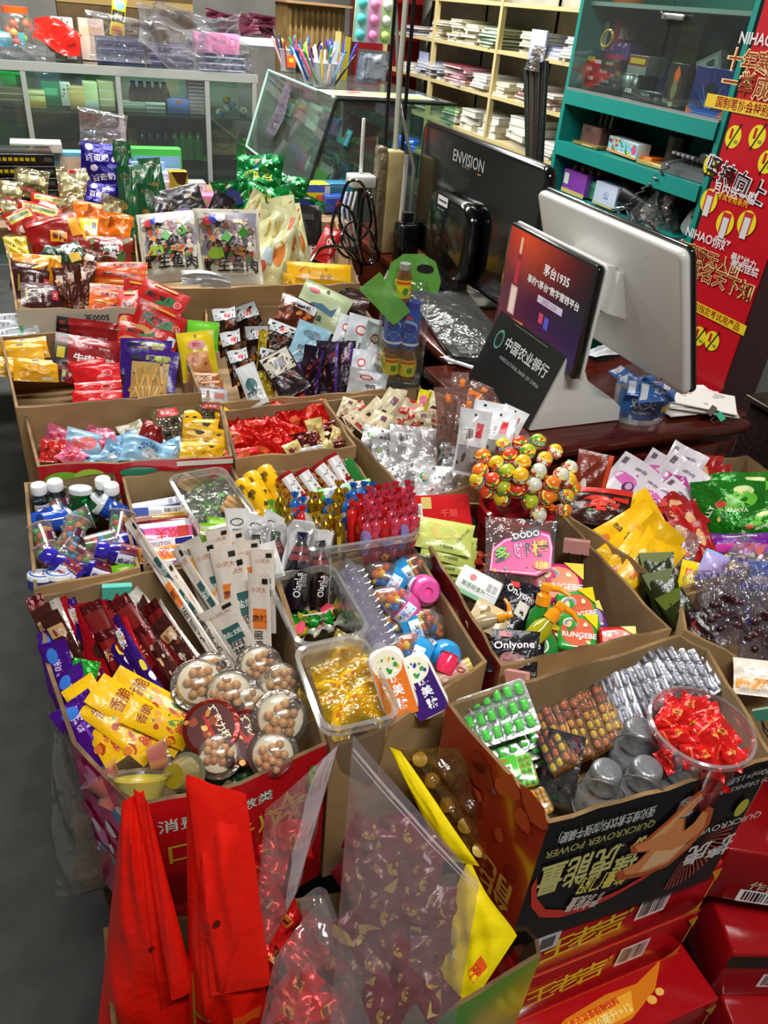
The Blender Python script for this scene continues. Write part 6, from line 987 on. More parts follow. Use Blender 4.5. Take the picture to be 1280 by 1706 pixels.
pouch('green_eagle_packet','snack packet','#1f3a24',[('E',0,.2,.25,.2,'#d8d8d0'),('R',.1,-.15,.4,.3,'#d8b03a'),('S',3,-.1,.2,.4,.3,5,['#2a2a2a','#e8e0d0'])],.08,.07,.016,'film',seed=207,crump=.4).at('dark green packet with white bird picture',118,426,.795,46,-30,45,0,46,GQ);pouch('green_leaf_packet','snack packet','#163a24',(),.08,.04,.012,'film',seed=208).at('dark green packet tip beside the bird picture',90,422,.79,20,30,50,0,40,GQ)
pouch('yellow_dog_packet','snack packet','#c8b81a',[('E',.1,0,.16,.3,'#e8e0d8'),('E',.06,.14,.05,.16,'#2a2018'),('E',.16,.14,.05,.16,'#2a2018'),('E',-.25,-.2,.1,.1,'#c84a2a')],.06,.06,.012,'film',seed=209).at('small yellow packet with a white and black face',153,383,.81,38,-8,45,0,38,GQ)
orb=pouch('orange_snack_bag','snack bag','#d86a10',[('S',3,0,0,.8,.8,10,['#f0922a','#a84a0a','#e8b04a'])],.11,.08,.03,'film',seed=210,crump=.6);orb.at('bright orange bag behind the yellow face packet',160,360,.825,50,0,45,0,80,GQ);orb.at('orange bag in the shade under the purple bags',190,385,.81,56,10,45,0,60,GQ);orb.at('orange bag sliver by the green bags',220,350,.82,60,0,40,0,24,GQ)
chk=pouch('red_chilli_packet','snack packet','#a82418',[('R',0,.25,.8,.3,'#c8b02a'),('R',0,.28,.7,.14,'#2a4a1a'),('E',0,-.2,.3,.16,'#d8c8b8')],.1,.07,.014,'film',seed=211,crump=.3)
for x,y,h,a,w,lb in [(66,362,44,4,76,'red packet with yellow and green label'),(40,372,50,-36,50,'red packet turned on its corner with silver foil'),(20,360,50,-20,30,'red packet at the carton back corner'),(80,340,30,4,60,'dark red packet behind the labelled one')]:chk.at(lb,x,y,.815,h,a,42,0,w,'red chilli packets')
ppb=pouch('violet_milk_bag','sweet bag','#1f1278',[('T','百奇奶',0,.1,.2,'#e0d8f0',4,.03),('E',-.25,.36,.12,.09,'#d8c8e0'),('R',.1,-.12,.5,.06,'#6a5ab0'),('R',.3,.38,.3,.1,'#5a5ab0')],.08,.1,.02,'foil',seed=212,crump=.4)
for x,y,z,h,a,w,lb in [(162,270,.90,66,2,58,'tall violet bag with white characters'),(175,302,.87,62,-4,56,'violet bag just below the tallest one'),(165,330,.85,50,10,50,'violet bag lowest, by the orange bag'),(200,290,.87,60,0,40,'violet bag half behind the green ones')]:ppb.at(lb,x,y,z,h,a,20,0,w,'violet sweet bags')
gdb=pouch('dark_green_snack_bag','snack bag','#0f4a26',[('E',0,.36,.3,.05,'#6a5a2a'),('E',0,.36,.22,.035,'#1a3a20'),('E',.0,-.05,.2,.05,'#8a6a2a'),('R',0,-.38,.8,.2,'#8a4a14')],.06,.16,.02,'film',seed=213,crump=.4)
for x,y,z,h,a,w,lb in [(200,285,.88,100,4,30,'tall dark green bag rising beside the violet bags'),(210,340,.84,120,2,26,'long dark green bag seen on edge'),(232,318,.86,90,-6,34,'dark green bag with orange seal, in the middle'),(256,305,.87,86,-8,38,'dark green bag with oval emblem, farthest right of its kind'),(244,350,.84,80,0,34,'dark green bag behind the fish snack bag'),(222,370,.82,110,2,16,'narrow dark green bag at the carton partition')]:gdb.at(lb,x,y,z,h,a,22,0,w,'dark green snack bags')
# ------------------------------------------------------------------ back row: fish snacks and cream bags
GQ2 = 'snack bags in the large back carton'
fish=pouch('fish_snack_bag','snack bag','#c8c4b0',[('R',0,.14,.92,.62,'#8a8494'),('E',.0,.0,.36,.16,'#2f2a28'),*[('S',3+q,.24*(q % 3-1),.24 - .16*(q // 3),.34,.26,16,['#b54a3a','#d8d0c0','#3a8a2a','#d89a5a','#7a2a34','#a88a98','#c8b8a8','#3a3230','#8a6a5a']) for q in range(9)],('P',[(-.36,-.1),(-.28,.0),(-.1,-.02),(-.08,-.12),(-.26,-.17)],'#9ac83a'),('P',[(.02,-.08),(.14,.0),(.3,-.04),(.24,-.13)],'#c8985a'),('P',[(-.12,.1),(-.02,.2),(.06,.12),(.0,.04)],'#3f9a2f'),('P',[(.16,.16),(.26,.24),(.34,.16),(.24,.1)],'#4aa83a'),('E',-.3,.32,.07,.06,'#c83a4a'),('E',-.2,.35,.07,.06,'#3a4ab0'),('E',-.1,.36,.07,.06,'#d8d8e0'),('T','野生鱼肉',.02,-.25,.19,'#141210',-3,.02),('R',.0,-.45,.9,.1,'#a8a090')],.12,.14,.03,'film',seed=220,crump=.25,seal=.05)
fish.at('fish snack bag with bold brush lettering, left of the pair',284,412,.83,118,-8,32,0,104,GQ2);fish.at('fish snack bag with bold brush lettering, right of the pair',382,414,.835,122,0,32,0,108,GQ2)
pouch('silver_base_bag','snack bag','#a8a8a8',(),.1,.05,.02,'foil',seed=221,crump=.7).at('crumpled silver bag bottom in front of the fish bag',345,466,.795,26,0,40,0,86,GQ2)
blk=pouch('black_x_packet','snack packet','#171316',[('T','X',.2,.0,.4,'#8a6a3a',10),('P',[(-.4,-.4),(-.1,-.1),(.1,-.4)],'#7a5aa0'),('R',-.2,.2,.3,.2,'#3a2a3a')],.09,.07,.014,'film',seed=222,crump=.2)
for x,y,z,h,a,w,lb in [(305,332,.88,46,-22,66,'black packet with gold cross and purple triangle'),(367,348,.86,48,20,40,'black packet tilted behind the second fish bag'),(275,345,.86,40,-10,40,'black packet edge behind the green bags')]:blk.at(lb,x,y,z,h,a,35,0,w,GQ2)
hcd=pouch('green_foil_snack_bag','snack bag','#0a7a3a',[('P',[(-.3,.15),(.0,.3),(.3,.2),(.32,-.1),(-.28,-.12)],'#16246a'),('T','好吃点',.02,.06,.2,'#e8d84a',0,.04),('R',0,-.32,.6,.2,'#d8761a'),('E',-.1,.36,.12,.05,'#c8a0a0')],.12,.13,.05,'foil',seed=223,crump=.8,seal=.1,zig=.06)
for x,y,z,h,a,w,lb in [(430,302,.90,92,2,84,'shiny green bag with yellow characters, tallest'),(388,335,.86,70,-10,60,'shiny green bag beside the black packet'),(448,345,.86,80,4,70,'shiny green bag behind the cream bags'),(480,322,.87,60,10,66,'shiny green bag spreading to the far side'),(510,345,.85,40,20,60,'shiny green bag end by the black bag')]:hcd.at(lb,x,y,z,h,a,25,0,w,'shiny green snack bags')
crb=pouch('cream_shrimp_bag','snack bag','#c8c898',[('E',.2,-.1,.16,.16,'#c8742a'),('T','月',-.1,.2,.24,'#b8962a',0,.04),('P',[(.3,.4),(.42,.42),(.36,.1),(.28,.0)],'#b5562a'),('R',-.1,-.15,.3,.2,'#b8d0d8'),('E',-.2,-.3,.14,.08,'#b54a3a')],.08,.14,.025,'film',seed=224,crump=.5,bend=.1)
for x,y,z,h,a,w,lb in [(456,410,.83,130,12,66,'cream bag with shrimp picture standing beside the fish bags'),(425,350,.86,60,24,36,'cream bag tip between the green bags'),(478,390,.85,120,-4,44,'cream bag with pointed top behind the first'),(494,395,.84,110,-8,34,'cream bag seen on edge by the black bag')]:crb.at(lb,x,y,z,h,a,28,0,w,'cream shrimp bags')
pouch('black_seasoning_bag','snack bag','#1a1816',[('E',.1,-.28,.3,.14,'#2a2826'),('T','料',.12,-.28,.2,'#e0dcd4',0,.04),('R',-.1,.3,.6,.1,'#3a3430')],.08,.13,.02,'film',seed=225,crump=.25).at('tall black bag with a white character',514,392,.84,100,2,25,0,48,GQ2)
pouch('red_white_packet','snack packet','#a81a1a',[('T','00',.1,.1,.3,'#e8d8d0',30)],.07,.09,.014,'film',seed=226).at('red packet with white figures by the cable coil',546,408,.83,62,24,30,0,34,GQ2)
fir=pouch('yellow_flame_packet','spice packet','#dca80a',[('P',[(-.36,-.3),(-.2,-.36),(-.14,0),(-.2,.3),(-.3,.1)],'#b52a14'),('E',-.22,-.2,.07,.14,'#e8c8a0'),('T','火火',.1,-.2,.3,'#5a3a0a'),('E',.1,.2,.02,.05,'#b5860a')],.12,.04,.01,'film',seed=227)
fir.at('yellow packet with a red flame emblem on the carton edge',532,456,.80,36,-4,35,0,108,'yellow flame packets');fir.at('yellow packet end under the flame emblem packet',482,466,.795,22,-4,35,0,20,'yellow flame packets')
# ------------------------------------------------------------------ cash counter and what stands on it
def body(name,label,cat,parts,group=None,at=(0,0,0)):
 """thing from boxes: (part name, low corner, high corner, material[, bevel])"""
 t=thing(name,label,cat,Matrix.Translation(at),group);A=V(at)
 for p in parts:MB().box(V(p[1])-A,V(p[2])-A,p[3],None,p[4] if len(p)>4 else 0).build(p[0],t)
 return t
body('cash_counter','dark red-brown wooden cash counter with a drawer line','counter',[('counter_top',(.725,1.045,.755),(1.30,1.45,.78),DARKW,.004),('counter_top',(.80,1.451,.755),(1.12,2.02,.78),DARKW,.004),('counter_top',(.955,2.021,.755),(1.16,2.70,.78),DARKW,.004),('front_panel',(.74,1.065,0),(1.28,1.085,.752),DARKW),('end_panel',(1.26,1.09,0),(1.28,1.31,.752),DARKW),('drawer_front',(1.0,1.055,.60),(1.24,1.064,.73),DARKW,.003),('side_panel',(1.09,1.34,0),(1.11,2.68,.752),DARKW),('side_panel',(.965,2.04,0),(.985,2.68,.752),DARKW)],None,(.9,1.5,0))
WHT=mat('#d4d4d0','gloss');BLK=mat('#0c0c0d','gloss');SLAB=mat('#0d0e0f','print',r=.3)
pos=thing('payment_terminal','white two-screen cash terminal with lit customer screen','cash terminal',Matrix.Translation((.9,1.23,.781)))
def pl(name,pts,y0,y1,m):  # side outline in x,z run along y
 MB().prism([(x - .9,z - .781) for x,z in pts],-(y1-1.23),-(y0-1.23),m,RX).build(name,pos)
pl('base',[(.802,.783),(1.015,.783),(1.02,.80),(.985,.83),(.93,.842),(.872,.945),(.86,.945)],1.115,1.375,WHT)
mb=MB();mb.add([(.7985 - .9,y-1.23,.002) for y in (1.118,1.372)]+[(.858 - .9,y-1.23,.166) for y in (1.372,1.118)],[(0,1,2,3)],SLAB,None,False)
mb.add([(.803 - .9,y-1.23,.002) for y in (1.118,1.372)]+[(.8625 - .9,y-1.23,.166) for y in (1.372,1.118)],[(3,2,1,0)],SLAB,None,False);mb.build('front_cover',pos)
pl('support_arm',[(.872,.93),(.90,.925),(.935,.99),(.985,1.03),(.985,1.075),(.90,1.085),(.872,1.06)],1.16,1.30,WHT)
LS=frame((.8288 - .9,1.245-1.23,.085),(0,-1,0),V((.06,0,.164)).normalized(),V((-.164,0,.06)).normalized())
printed(pos,[('E',-.34,.1,.06,.12,'#3f8a78'),('E',-.34,.1,.045,.09,'#0d0e0f'),('T','中国农业银行',.08,.12,.16,'#b0b4b4',0,.02),('T','AGRICULTURAL BANK OF CHINA',.08,-.06,.06,'#8a8e8e'),('R',.02,.36,.5,.008,'#6a6e6e')],.254,.17,M=LS,name='bank_lettering')
cs=MB();cs.rbox((-.155,-.105,-.014),(.155,.105,0),.012,BLK,None,4,.003);o=cs.build('customer_screen',pos);SF=frame((.852 - .9,1.238-1.23,1.0 - .781),(0,-1,0),(0,0,1),(-1,0,0));o.matrix_local=SF
o=MB().rbox((-.157,-.107,-.020),(.157,.107,-.0145),.013,WHT,None,4,.002).build('screen_bezel',pos);o.matrix_local=SF
def screen_colour(u,t):
 c0=(int(30+210*max(0,1-1.2*sqrt((u - .2) ** 2+(t-1) ** 2))),int(14+58*max(0,1-1.7*sqrt((u - .25) ** 2+(t - .95) ** 2))),int(26+36*(1-t)))
 c1=(50+60*(1-u),20+10*u,48+30*u);f=min(1,max(0,(.55-t) / .4));c0=tuple(int(p*(1-f)+q*f) // 4*4 for p,q in zip(c0,c1))
 return '#%02x%02x%02x' % c0
gl=[('G',0,0,1,1,24,28,screen_colour)]
gl+=[('R',-.335,.12,.05,.3,'#c0203a'),('R',-.335,.36,.028,.16,'#f0c8a0'),('R',-.335,.24,.045,.05,'#8a1428'),('R',-.335,-.2,.09,.3,'#d8b0a0'),('R',-.335,-.2,.06,.26,'#f0d8c8'),('R',-.3,-.4,.3,.03,'#f08a3a',5),('T','茅台1935',.13,.26,.115,'#f4f0ee',0,.02),('T','享约“i茅台”数字营销平台',.12,.1,.085,'#f0ece8',0,.02),('R',.12,-.03,.3,.07,'#d8c8d8'),('T','2022.12.01',.12,-.03,.06,'#7a3a5a'),('R',.05,-.2,.05,.1,'#d84a5a'),('R',.12,-.22,.05,.12,'#5a5ac8'),('T','贵州茅台酒销售有限公司',.28,-.42,.04,'#c8b8d8')]
o=printed(pos,gl,.29,.192,name='screen_image',k='glow',e=.75,eps=.00005);o.parent=pos.children[[q.name.split('.')[0] for q in pos.children].index('customer_screen')];o.matrix_local=T3(0,.003,.0003)
tl=V((.92,1.425,1.155));bl_=V((1.02,1.425,.895));u=(tl-bl_).normalized();rr_=V((0,-1,0));n=rr_.cross(u);hm=(tl-bl_).length
MS=Matrix.Translation((-.9,-1.23,-.781))@frame(V(((tl.x+bl_.x)/2,1.2,(tl.z+bl_.z)/2)),rr_,u,n)
o=MB().rbox((-.225,-hm/2,-.018),(.225,hm/2,0),.016,mat('#cdcdc8','print',r=.3),None,5,.007).build('cashier_screen_back',pos);o.matrix_local=MS
o=MB().rbox((-.227,-hm/2 - .002,-.026),(.227,hm/2 + .002,-.0175),.017,BLK,None,5,.003).build('cashier_screen_front',pos);o.matrix_local=MS
o=printed(pos,[('E',.36,-.46,.006,.01,'#222222'),('E',.3,.38,.003,.005,'#777777')],.45,hm,name='screw_pattern',M=MS)
pl('screen_mount',[(.935,1.0),(.985,.985),(.985,1.06),(.945,1.075)],1.14,1.22,WHT)
# clear tub of wafer sticks, papers, keyboard, pen
wt_=thing('wafer_tub','clear oval tub with blue wafer print on the counter','plastic tub',Matrix.Translation((1.065,1.125,.781)))
ov=lambda s,z:[(.068*s*cos(a),.052*s*sin(a),z) for a in [2*pi*k/32 for k in range(32)]]
MB().loft([ov(.82,0),ov(.85,.004),ov(.97,.085),ov(1.0,.088),ov(1.02,.092),ov(.98,.094)],mat('#eef2f6','clear',h=.08,hi=.5),None,True,False).build('tub_wall',wt_)
cl=[]
for k in range(18):
 a0,a1=pi+pi*k/18,pi+pi*(k+1)/18;cl.append((a0,a1))
mb=MB();mb.loft([[(.066*(.86 + .13*z / .07)*cos(a),.0505*(.86 + .13*z / .07)*sin(a),z) for a in [pi*1.02+pi * .96*k/18 for k in range(19)]] for z in (.012,.072)],mat('#2f66a8','gloss'),None,False,False,True,False);mb.build('printed_sleeve',wt_)
def ws(x,y,l):
 a=1.5*pi+x / .058;s = .875 + .13*(y + .03) / .07;return ((.066*s+l + .0006)*cos(a),(.0505*s+l + .0006)*sin(a),.042+y)
printed(wt_,[('T','欢夫',-.2,.1,.42,'#e4ecf4',0,.04),('T','HUANFU',-.2,-.2,.16,'#d8e4f0',0,.02),('R',.2,-.05,.26,.24,'#d8b05a',15),('R',.24,-.18,.14,.2,'#e4c880',-10),('P',[(.1,-.5),(.5,.3),(.5,.5),(.0,-.5)],'#dfe8f0'),('E',.35,.25,.1,.16,'#e8eef4')],.15,.062,ws,name='printed_lettering',step=.006)
waf=pouch('blue_wafer_packet','biscuit packet','#3f6fb8',[('T','欢夫',.05,0,.4,'#e8eef8',0,.03),('R',-.36,0,.2,.8,'#dfe6ee')],.075,.028,.014,'film',seed=301,crump=.3)
for x,y,a,lb in [(1075,648,6,'blue wafer packet lying highest in the oval tub'),(1095,658,4,'blue wafer packet at the front of the oval tub'),(1060,636,10,'blue wafer packet at the back of the oval tub'),(1048,630,70,'blue and white wafer packet standing in the oval tub')]:waf.at(lb,x,y,.862,24,a,72,0,62,'blue wafer packets')
rr=random.Random(5);PC=['#d8d4cc','#d8a8c8','#cfcbc4','#e0dcd4','#d89ac0','#d2cec6'];pp_=[]
for k in range(9):
 pink=k in (0,1,4);o=MB().box((-.075,-.05,0),(.075,.05,.0022),mat('#d9a2c2' if pink else PC[k % 6],'paper')).build('receipt_paper');tag(o,'','paper','receipt papers');o.location=(1.215+rr.uniform(-.015,.02),1.145+rr.uniform(-.02,.015)+(.02 if pink else 0),.7815 + .0026*k);o.rotation_euler=(0,0,rr.uniform(-.5,.2) - .2);pp_.append(o)
 o['label']=f'{"pink" if pink else "white"} receipt sheet on the counter corner, {["lowest", "second", "third", "fourth", "fifth", "sixth", "seventh", "eighth", "topmost"][k]} of its pile'
 if k==8:printed(o,[('S',3,0,0,.8,.7,6,['#b8b4ae','#c8a8a8'])],.15,.1,M=T3(0,0,.0024))
binder_clip('#3fae8a').at('small green binder clip on the receipt papers',1205,692,.81,22,60,40,0,None,'small paper clips');binder_clip('#5a5048').at('small dark binder clip on the receipt papers',1182,682,.812,24,-60,40,0,None,'small paper clips')
kb=thing('keyboard','grey keyboard under dusty clear film beside the big black screen','keyboard',frame((.905,1.64,.783),(.16,.987,0),(-.987,.16,0),(0,0,1)))
MB().box((-.22,-.075,0),(.22,.075,.018),mat('#2a2a2c'),None,.004).build('keyboard_body',kb)
mb=MB()
for j in range(5):
 for i in range(18):mb.box((-.21 + .0233*i,-.06 + .025*j,.018),(-.19 + .0233*i,-.04 + .025*j,.024),mat('#3c3c3e'))
mb.build('keys',kb);s=pouch_surf(.46,.17,.02,303,crump=.6);mb=MB();pouch_mesh(mb,.46,.17,s,mat('#a8aaa6','wrap',h=.3,haze='#6a6a66',lo=.03,hi=.25));o=mb.build('film_cover',kb);o.location=(0,0,.026)
pen=thing('ballpoint_pen','white ballpoint pen lying before the terminal','pen',frame(P(780,610,.795),(.55,-.8,0),(.8,.55,0),(0,0,1)),None)
MB().tube([(-.06,0,0),(.055,0,0)],.0045,mat('#d8dce0','gloss'),10).build('barrel',pen);MB().tube([(-.075,0,0),(-.06,0,0)],[.001,.0044],mat('#9a9ea2','metal'),10).build('tip',pen)
for k,(x,y,a,lb) in enumerate([(800,590,.3,'folded white slip under the pen'),(775,600,-.2,'white paper slip near the keyboard corner'),(1000,590,.2,'crumpled white paper behind the terminal base')]):
 p=P(x,y,.783);t=pouch('paper_slip','paper','#c8ccd0',(),.09,.05,.008,'paper',seed=310+k,crump=1.2).new(Matrix.Translation((p.x,p.y,.787))@Matrix.Rotation(a,4,'Z'),lb,'paper slips')
# ENVISION screen seen from behind
tv0,tv1=Pax(705,195,0,1.03),Pax(915,285,0,1.03);yc=(tv0.y+tv1.y)/2;zt=(tv0.z+tv1.z)/2;W_,H_=tv0.y-tv1.y,zt - .82
tv=thing('television','large glossy black screen seen from behind','screen',frame((1.03,yc,(zt + .82)/2),(0,-1,0),(0,0,1),(-1,0,0)))
PIANO=mat('#060807','gloss')
MB().rbox((-W_/2,-H_/2,-.03),(W_/2,H_/2,0),.03,PIANO,None,5,.012).build('back_cover',tv)
MB().rbox((-.16,-H_/2 + .01,.001),(.10,.04,.05),.06,PIANO,None,6,.02).build('rear_housing',tv)
MB().rbox((-.10,-H_/2 - .03,.0),(.06,-H_/2 + .05,.045),.02,mat('#101010','gloss'),None,4,.01).box((-.17,-H_/2 - .038,-.09),(.13,-H_/2 - .03,.10),mat('#101010','gloss'),None,.004).build('stand',tv)
printed(tv,[('T','ENVISION',-.05,.35,.115,'#a8a8a4',0,.006),('R',.05,.29,.03,.008,'#a08030'),('T','MONITOR',-.06,.3,.028,'#6a6a66')],W_,H_,M=T3(0,0,.001),name='brand_lettering')
printed(tv,[('R',-.5,.35,1,.4,'#d0d0d0'),('R',-.5,.35,.8,.08,'#444444'),*[('E',-.9 + .2*k,.0,.03,.04,'#b8b8b8') for k in range(4)]],.06,.06,M=T3(-.02,.0,.0515),name='rear_sticker').parent=tv.children[1]
MB().box((-.17,-.19,.02),(-.12,-.165,.045),mat('#3a3a9a','gloss'),None,.004).tube([(-.17,-.178,.035),(-.24,-.18,.03),(-.27,-.22,.03),(-.25,-.27,.04)],.005,mat('#3a3a3c'),8).build('video_plug',tv)
# bottle carrier
bc_=P(668,652,.72);C6 = 'bottles in the clear carry pack'
cp=thing('bottle_carrier','clear carry pack with green handle flaps full of small bottles','carrier',Matrix.Translation((bc_.x,bc_.y + .02,.72))@Matrix.Rotation(-.5,4,'Z')@Matrix.Scale(.82,4))
rg=lambda s,z,e=1:[(x,y,z) for x,y in rrect(.062*s,.042*e,.018,4)]
MB().loft([rg(1,0),rg(1.02,.01),rg(1.02,.2),rg(.95,.26,.8),rg(.8,.3,.3)],mat('#f0f4f0','wrap',h=.02,lo=.04,hi=.5,s=10),None,False,False).build('clear_sleeve',cp)
MB().rbox((-.06,-.04,0),(.06,.04,.035),.012,mat('#8a8e92','clear',h=.4,haze='#5a5e64'),None,4,.004).build('base_tray',cp)
GRN=mat('#c4ecb0','clear',h=.3,haze='#a0ec78',hi=.3)
def flap(pts,d,nm):
 o=MB().prism(pts,-d,d,GRN).build(nm,cp);return o
hp=flap([(-.07,0),(.07,0),(.074,.03),(.055,.075),(.02,.09),(-.03,.085),(-.06,.06)],.0012,'handle_flap');hp.matrix_local=frame((.01,.012,.272),(1,0,0),(0,.15,1),(0,-1,.15))
hh=MB();hh.prism([(x * .022,y * .011) for x,y in rrect(1,1,.9,4)],.0013,.0018,mat('#1a1f1a'));o=hh.build('hand_hole',hp);o.matrix_local=T3(.03,.055,0)
fp=flap([(-.07,-.03),(.06,-.05),(.07,.01),(-.055,.04)],.0012,'front_flap');fp.matrix_local=frame((-.045,-.05,.265),(.86,-.2,-.42),(.3,-.1,.9),(.2,-1,.1))
def soda(cl,lc,art):return lathe_thing('small_bottle','bottle',[('bottle',[(.001,-.045),(.020,-.045),(.0205,-.02),(.0205,.015),(.012,.034),(.012,.038)],mat(cl,'clear',h=.35,haze='#a86a3a',hi=.4)),('cap',[(.0135,.034),(.0135,.048),(.001,.049)],mat('#b8bcbc','clear',h=.5,haze='#c0c4c4'))],.094,.042,[(.0209,art,.125,.044,-.01)])
lem=soda('#e8d8b0',0,[('R',0,0,1,1,'#dcc81a'),('E',.05,-.1,.06,.2,'#4a8a2a'),('R',0,.35,.3,.15,'#d84a2a'),('E',-.2,0,.05,.2,'#6a9a2a'),('R',.3,0,.1,.5,'#d8d8a0')])
blu=lathe_thing('small_bottle','bottle',[('bottle',[(.001,-.055),(.0195,-.055),(.0205,-.05),(.0205,.035),(.016,.048)],mat('#1f4ab8','gloss')),('cap',[(.017,.045),(.0175,.062),(.001,.063)],mat('#2a3ab0','gloss'))],.118,.042,[(.0208,[('R',0,0,1,1,'#1f5ac0'),('E',-.05,.1,.18,.22,'#8ac0e8'),('E',-.04,.06,.15,.16,'#143a9a'),('P',[(-.2,-.4),(-.1,-.15),(.0,-.35),(.1,-.12),(.2,-.4)],'#d8e8f4'),('R',0,-.46,1,.08,'#d8e8f4'),('R',-.05,.4,.12,.1,'#d83a3a')],.125,.08,-.006)])
CM=cp.matrix_world
for K,x,y,z,lb in [(lem,-.022,-.012,.083,'yellow labelled bottle lower left in the carry pack'),(lem,.022,-.012,.083,'yellow labelled bottle lower right in the carry pack'),(lem,-.03,.02,.083,'yellow labelled bottle hidden low at the back'),(blu,-.022,-.014,.186,'blue wave-label bottle left in the carry pack'),(blu,.022,-.014,.186,'blue wave-label bottle right in the carry pack'),(blu,-.03,.02,.18,'blue bottle behind in the carry pack'),(lem,-.01,-.004,.292,'yellow labelled bottle on top under the green handle')]:
 c=CM@V((x,y,z));d=(c-CAM);d.z=0;d.normalize();n=-d;u=V((0,0,1));K.new(frame(c,u.cross(n),u,n)@Matrix.Scale(.86,4),lb,C6)
# pole, cables and small electrical things
pb_=P(636,418,.782);pole=thing('wrapped_pole','upright pole wrapped in yellowed foam and clear film','pole',Matrix.Translation((pb_.x,pb_.y,.781)))
FO=mat('#b8a878','card',c2='#9a8a5a');MB().box((-.012,-.03,0),(.04,.02,.30),FO,None,.006).build('foam_wrap',pole);MB().box((-.042,-.028,0),(-.013,.018,.31),mat('#b0a088','wrap',h=.4,haze='#a09070',lo=.05,hi=.5),None,.008).build('film_wrap',pole)
for k,(dx,m,lb) in enumerate([(.02,mat('#9a9a8a'),'thin grey rod rising from the foam pole'),(-.012,mat('#0e0e0e','gloss'),'black cable running up beside the pole'),(.045,mat('#0e0e0e','gloss'),'second black cable on the far side of the rod')]):
 o=MB().tube([(pb_.x+dx,pb_.y,1.04 if k==0 else .80),(pb_.x+dx + .015,pb_.y + .05,1.3),(pb_.x+dx + .06,pb_.y + .15,2.2),(pb_.x+dx + .08,pb_.y + .2,2.98)],.009 if k==0 else .006,m,8).build(['support_rod','black_cable','black_cable'][k]);tag(o,lb,'rod' if k==0 else 'cable')
pts=[Pax(656,-40,1,2.45),Pax(662,60,1,2.42),Pax(664,150,1,2.40),Pax(676,220,1,2.36),Pax(690,280,1,2.34),Pax(684,350,1,2.32),Pax(660,425,1,2.30),Pax(640,470,1,2.2)]
pts=[pts[0].lerp(pts[1],0)]+[a.lerp(b,t) for a,b in zip(pts,pts[1:]) for t in (.33,.66,1)]
tag(MB().tube(pts,.006,mat('#7a7a74','gloss'),8).build('grey_cable'),'grey cable hanging in a curve beside the black screen','cable')
CBL = 'tangled cables behind the bottle carrier'
for k,(cx,cy,rx,ry,ph,lb) in enumerate([(592,350,26,50,.3,'black cable loop nearest the foam pole'),(575,385,22,44,1.2,'black cable loop over the adapter'),(600,405,30,36,2.0,'black cable loop under the white adapter'),(560,440,42,30,.6,'wide black cable loop over the yellow flame packet'),(612,380,14,60,.1,'narrow black cable loop beside the pole')]):
 o=MB().tube([Pax(cx+rx*cos(a)*(1 + .1*sin(3*a)),cy+ry*sin(a+ph * .2),1,2.25 - .03*k + .02*sin(2*a)) for a in [2*pi*q/24+ph for q in range(25)]],.0045,mat('#121212','gloss'),7).build('black_cable_loop');tag(o,lb,'cable',CBL)
for k,(x,lb) in enumerate([(578,'white cable strand left in the tangle'),(586,'white cable strand in the tangle middle'),(594,'white cable strand nearest the adapter')]):
 tag(MB().tube([Pax(x,320,1,2.3),Pax(x-8,350,1,2.27),Pax(x-4,385,1,2.25),Pax(x+2,410,1,2.25)],.004,mat('#b8b8b4'),7).build('white_cable'),lb,'cable',CBL)
body('power_adapter','black power adapter hanging among the tangled cables','adapter',[('adapter_body',(.965,2.18,.782),(1.03,2.24,.90),mat('#101012','gloss'),.008),('plug',(.98,2.2,.902),(1.01,2.22,.93),mat('#1a1a1a'))])
q=P(602,296,1.0);body('white_router','small white router box above the cable tangle','router',[('router_body',(q.x - .04,q.y - .03,q.z - .025),(q.x + .04,q.y + .03,q.z + .01),WHT,.006),('antenna',(q.x - .002,q.y + .01,q.z + .0105),(q.x + .008,q.y + .02,q.z + .16),WHT,.003),('support_post',(q.x - .01,q.y - .01,.781),(q.x + .01,q.y + .01,q.z - .0255),mat('#1a1a1a'))])
q=P(672,300,.80);body('white_packing_box','white printed box with brown picture behind the foam pole','box',[('carton',(q.x - .0,q.y + .25,.781),(q.x + .12,q.y + .33,1.06),mat('#c8c8c4','print'))])
pouch('blue_plastic_bag','plastic bag','#1f6ac8',(),.09,.05,.02,'film',seed=330,crump=1).at('crumpled blue plastic on top of the white printed box',676,238,1.09,28,20,45,0,40)
lathe_thing('white_stick','stick',[('shaft',[(.001,-.1),(.006,-.1),(.006,.1),(.001,.1)],WHT),('end_cap',[(.007,.09),(.007,.106),(.001,.107)],WHT)],.2,.014).new(frame(V((pb_.x + .075,pb_.y + .04,.781 + .136)),(1,0,0),(0,0,1),(0,-1,0))@Matrix.Scale(1.35,4),'white stick standing by the foam pole')
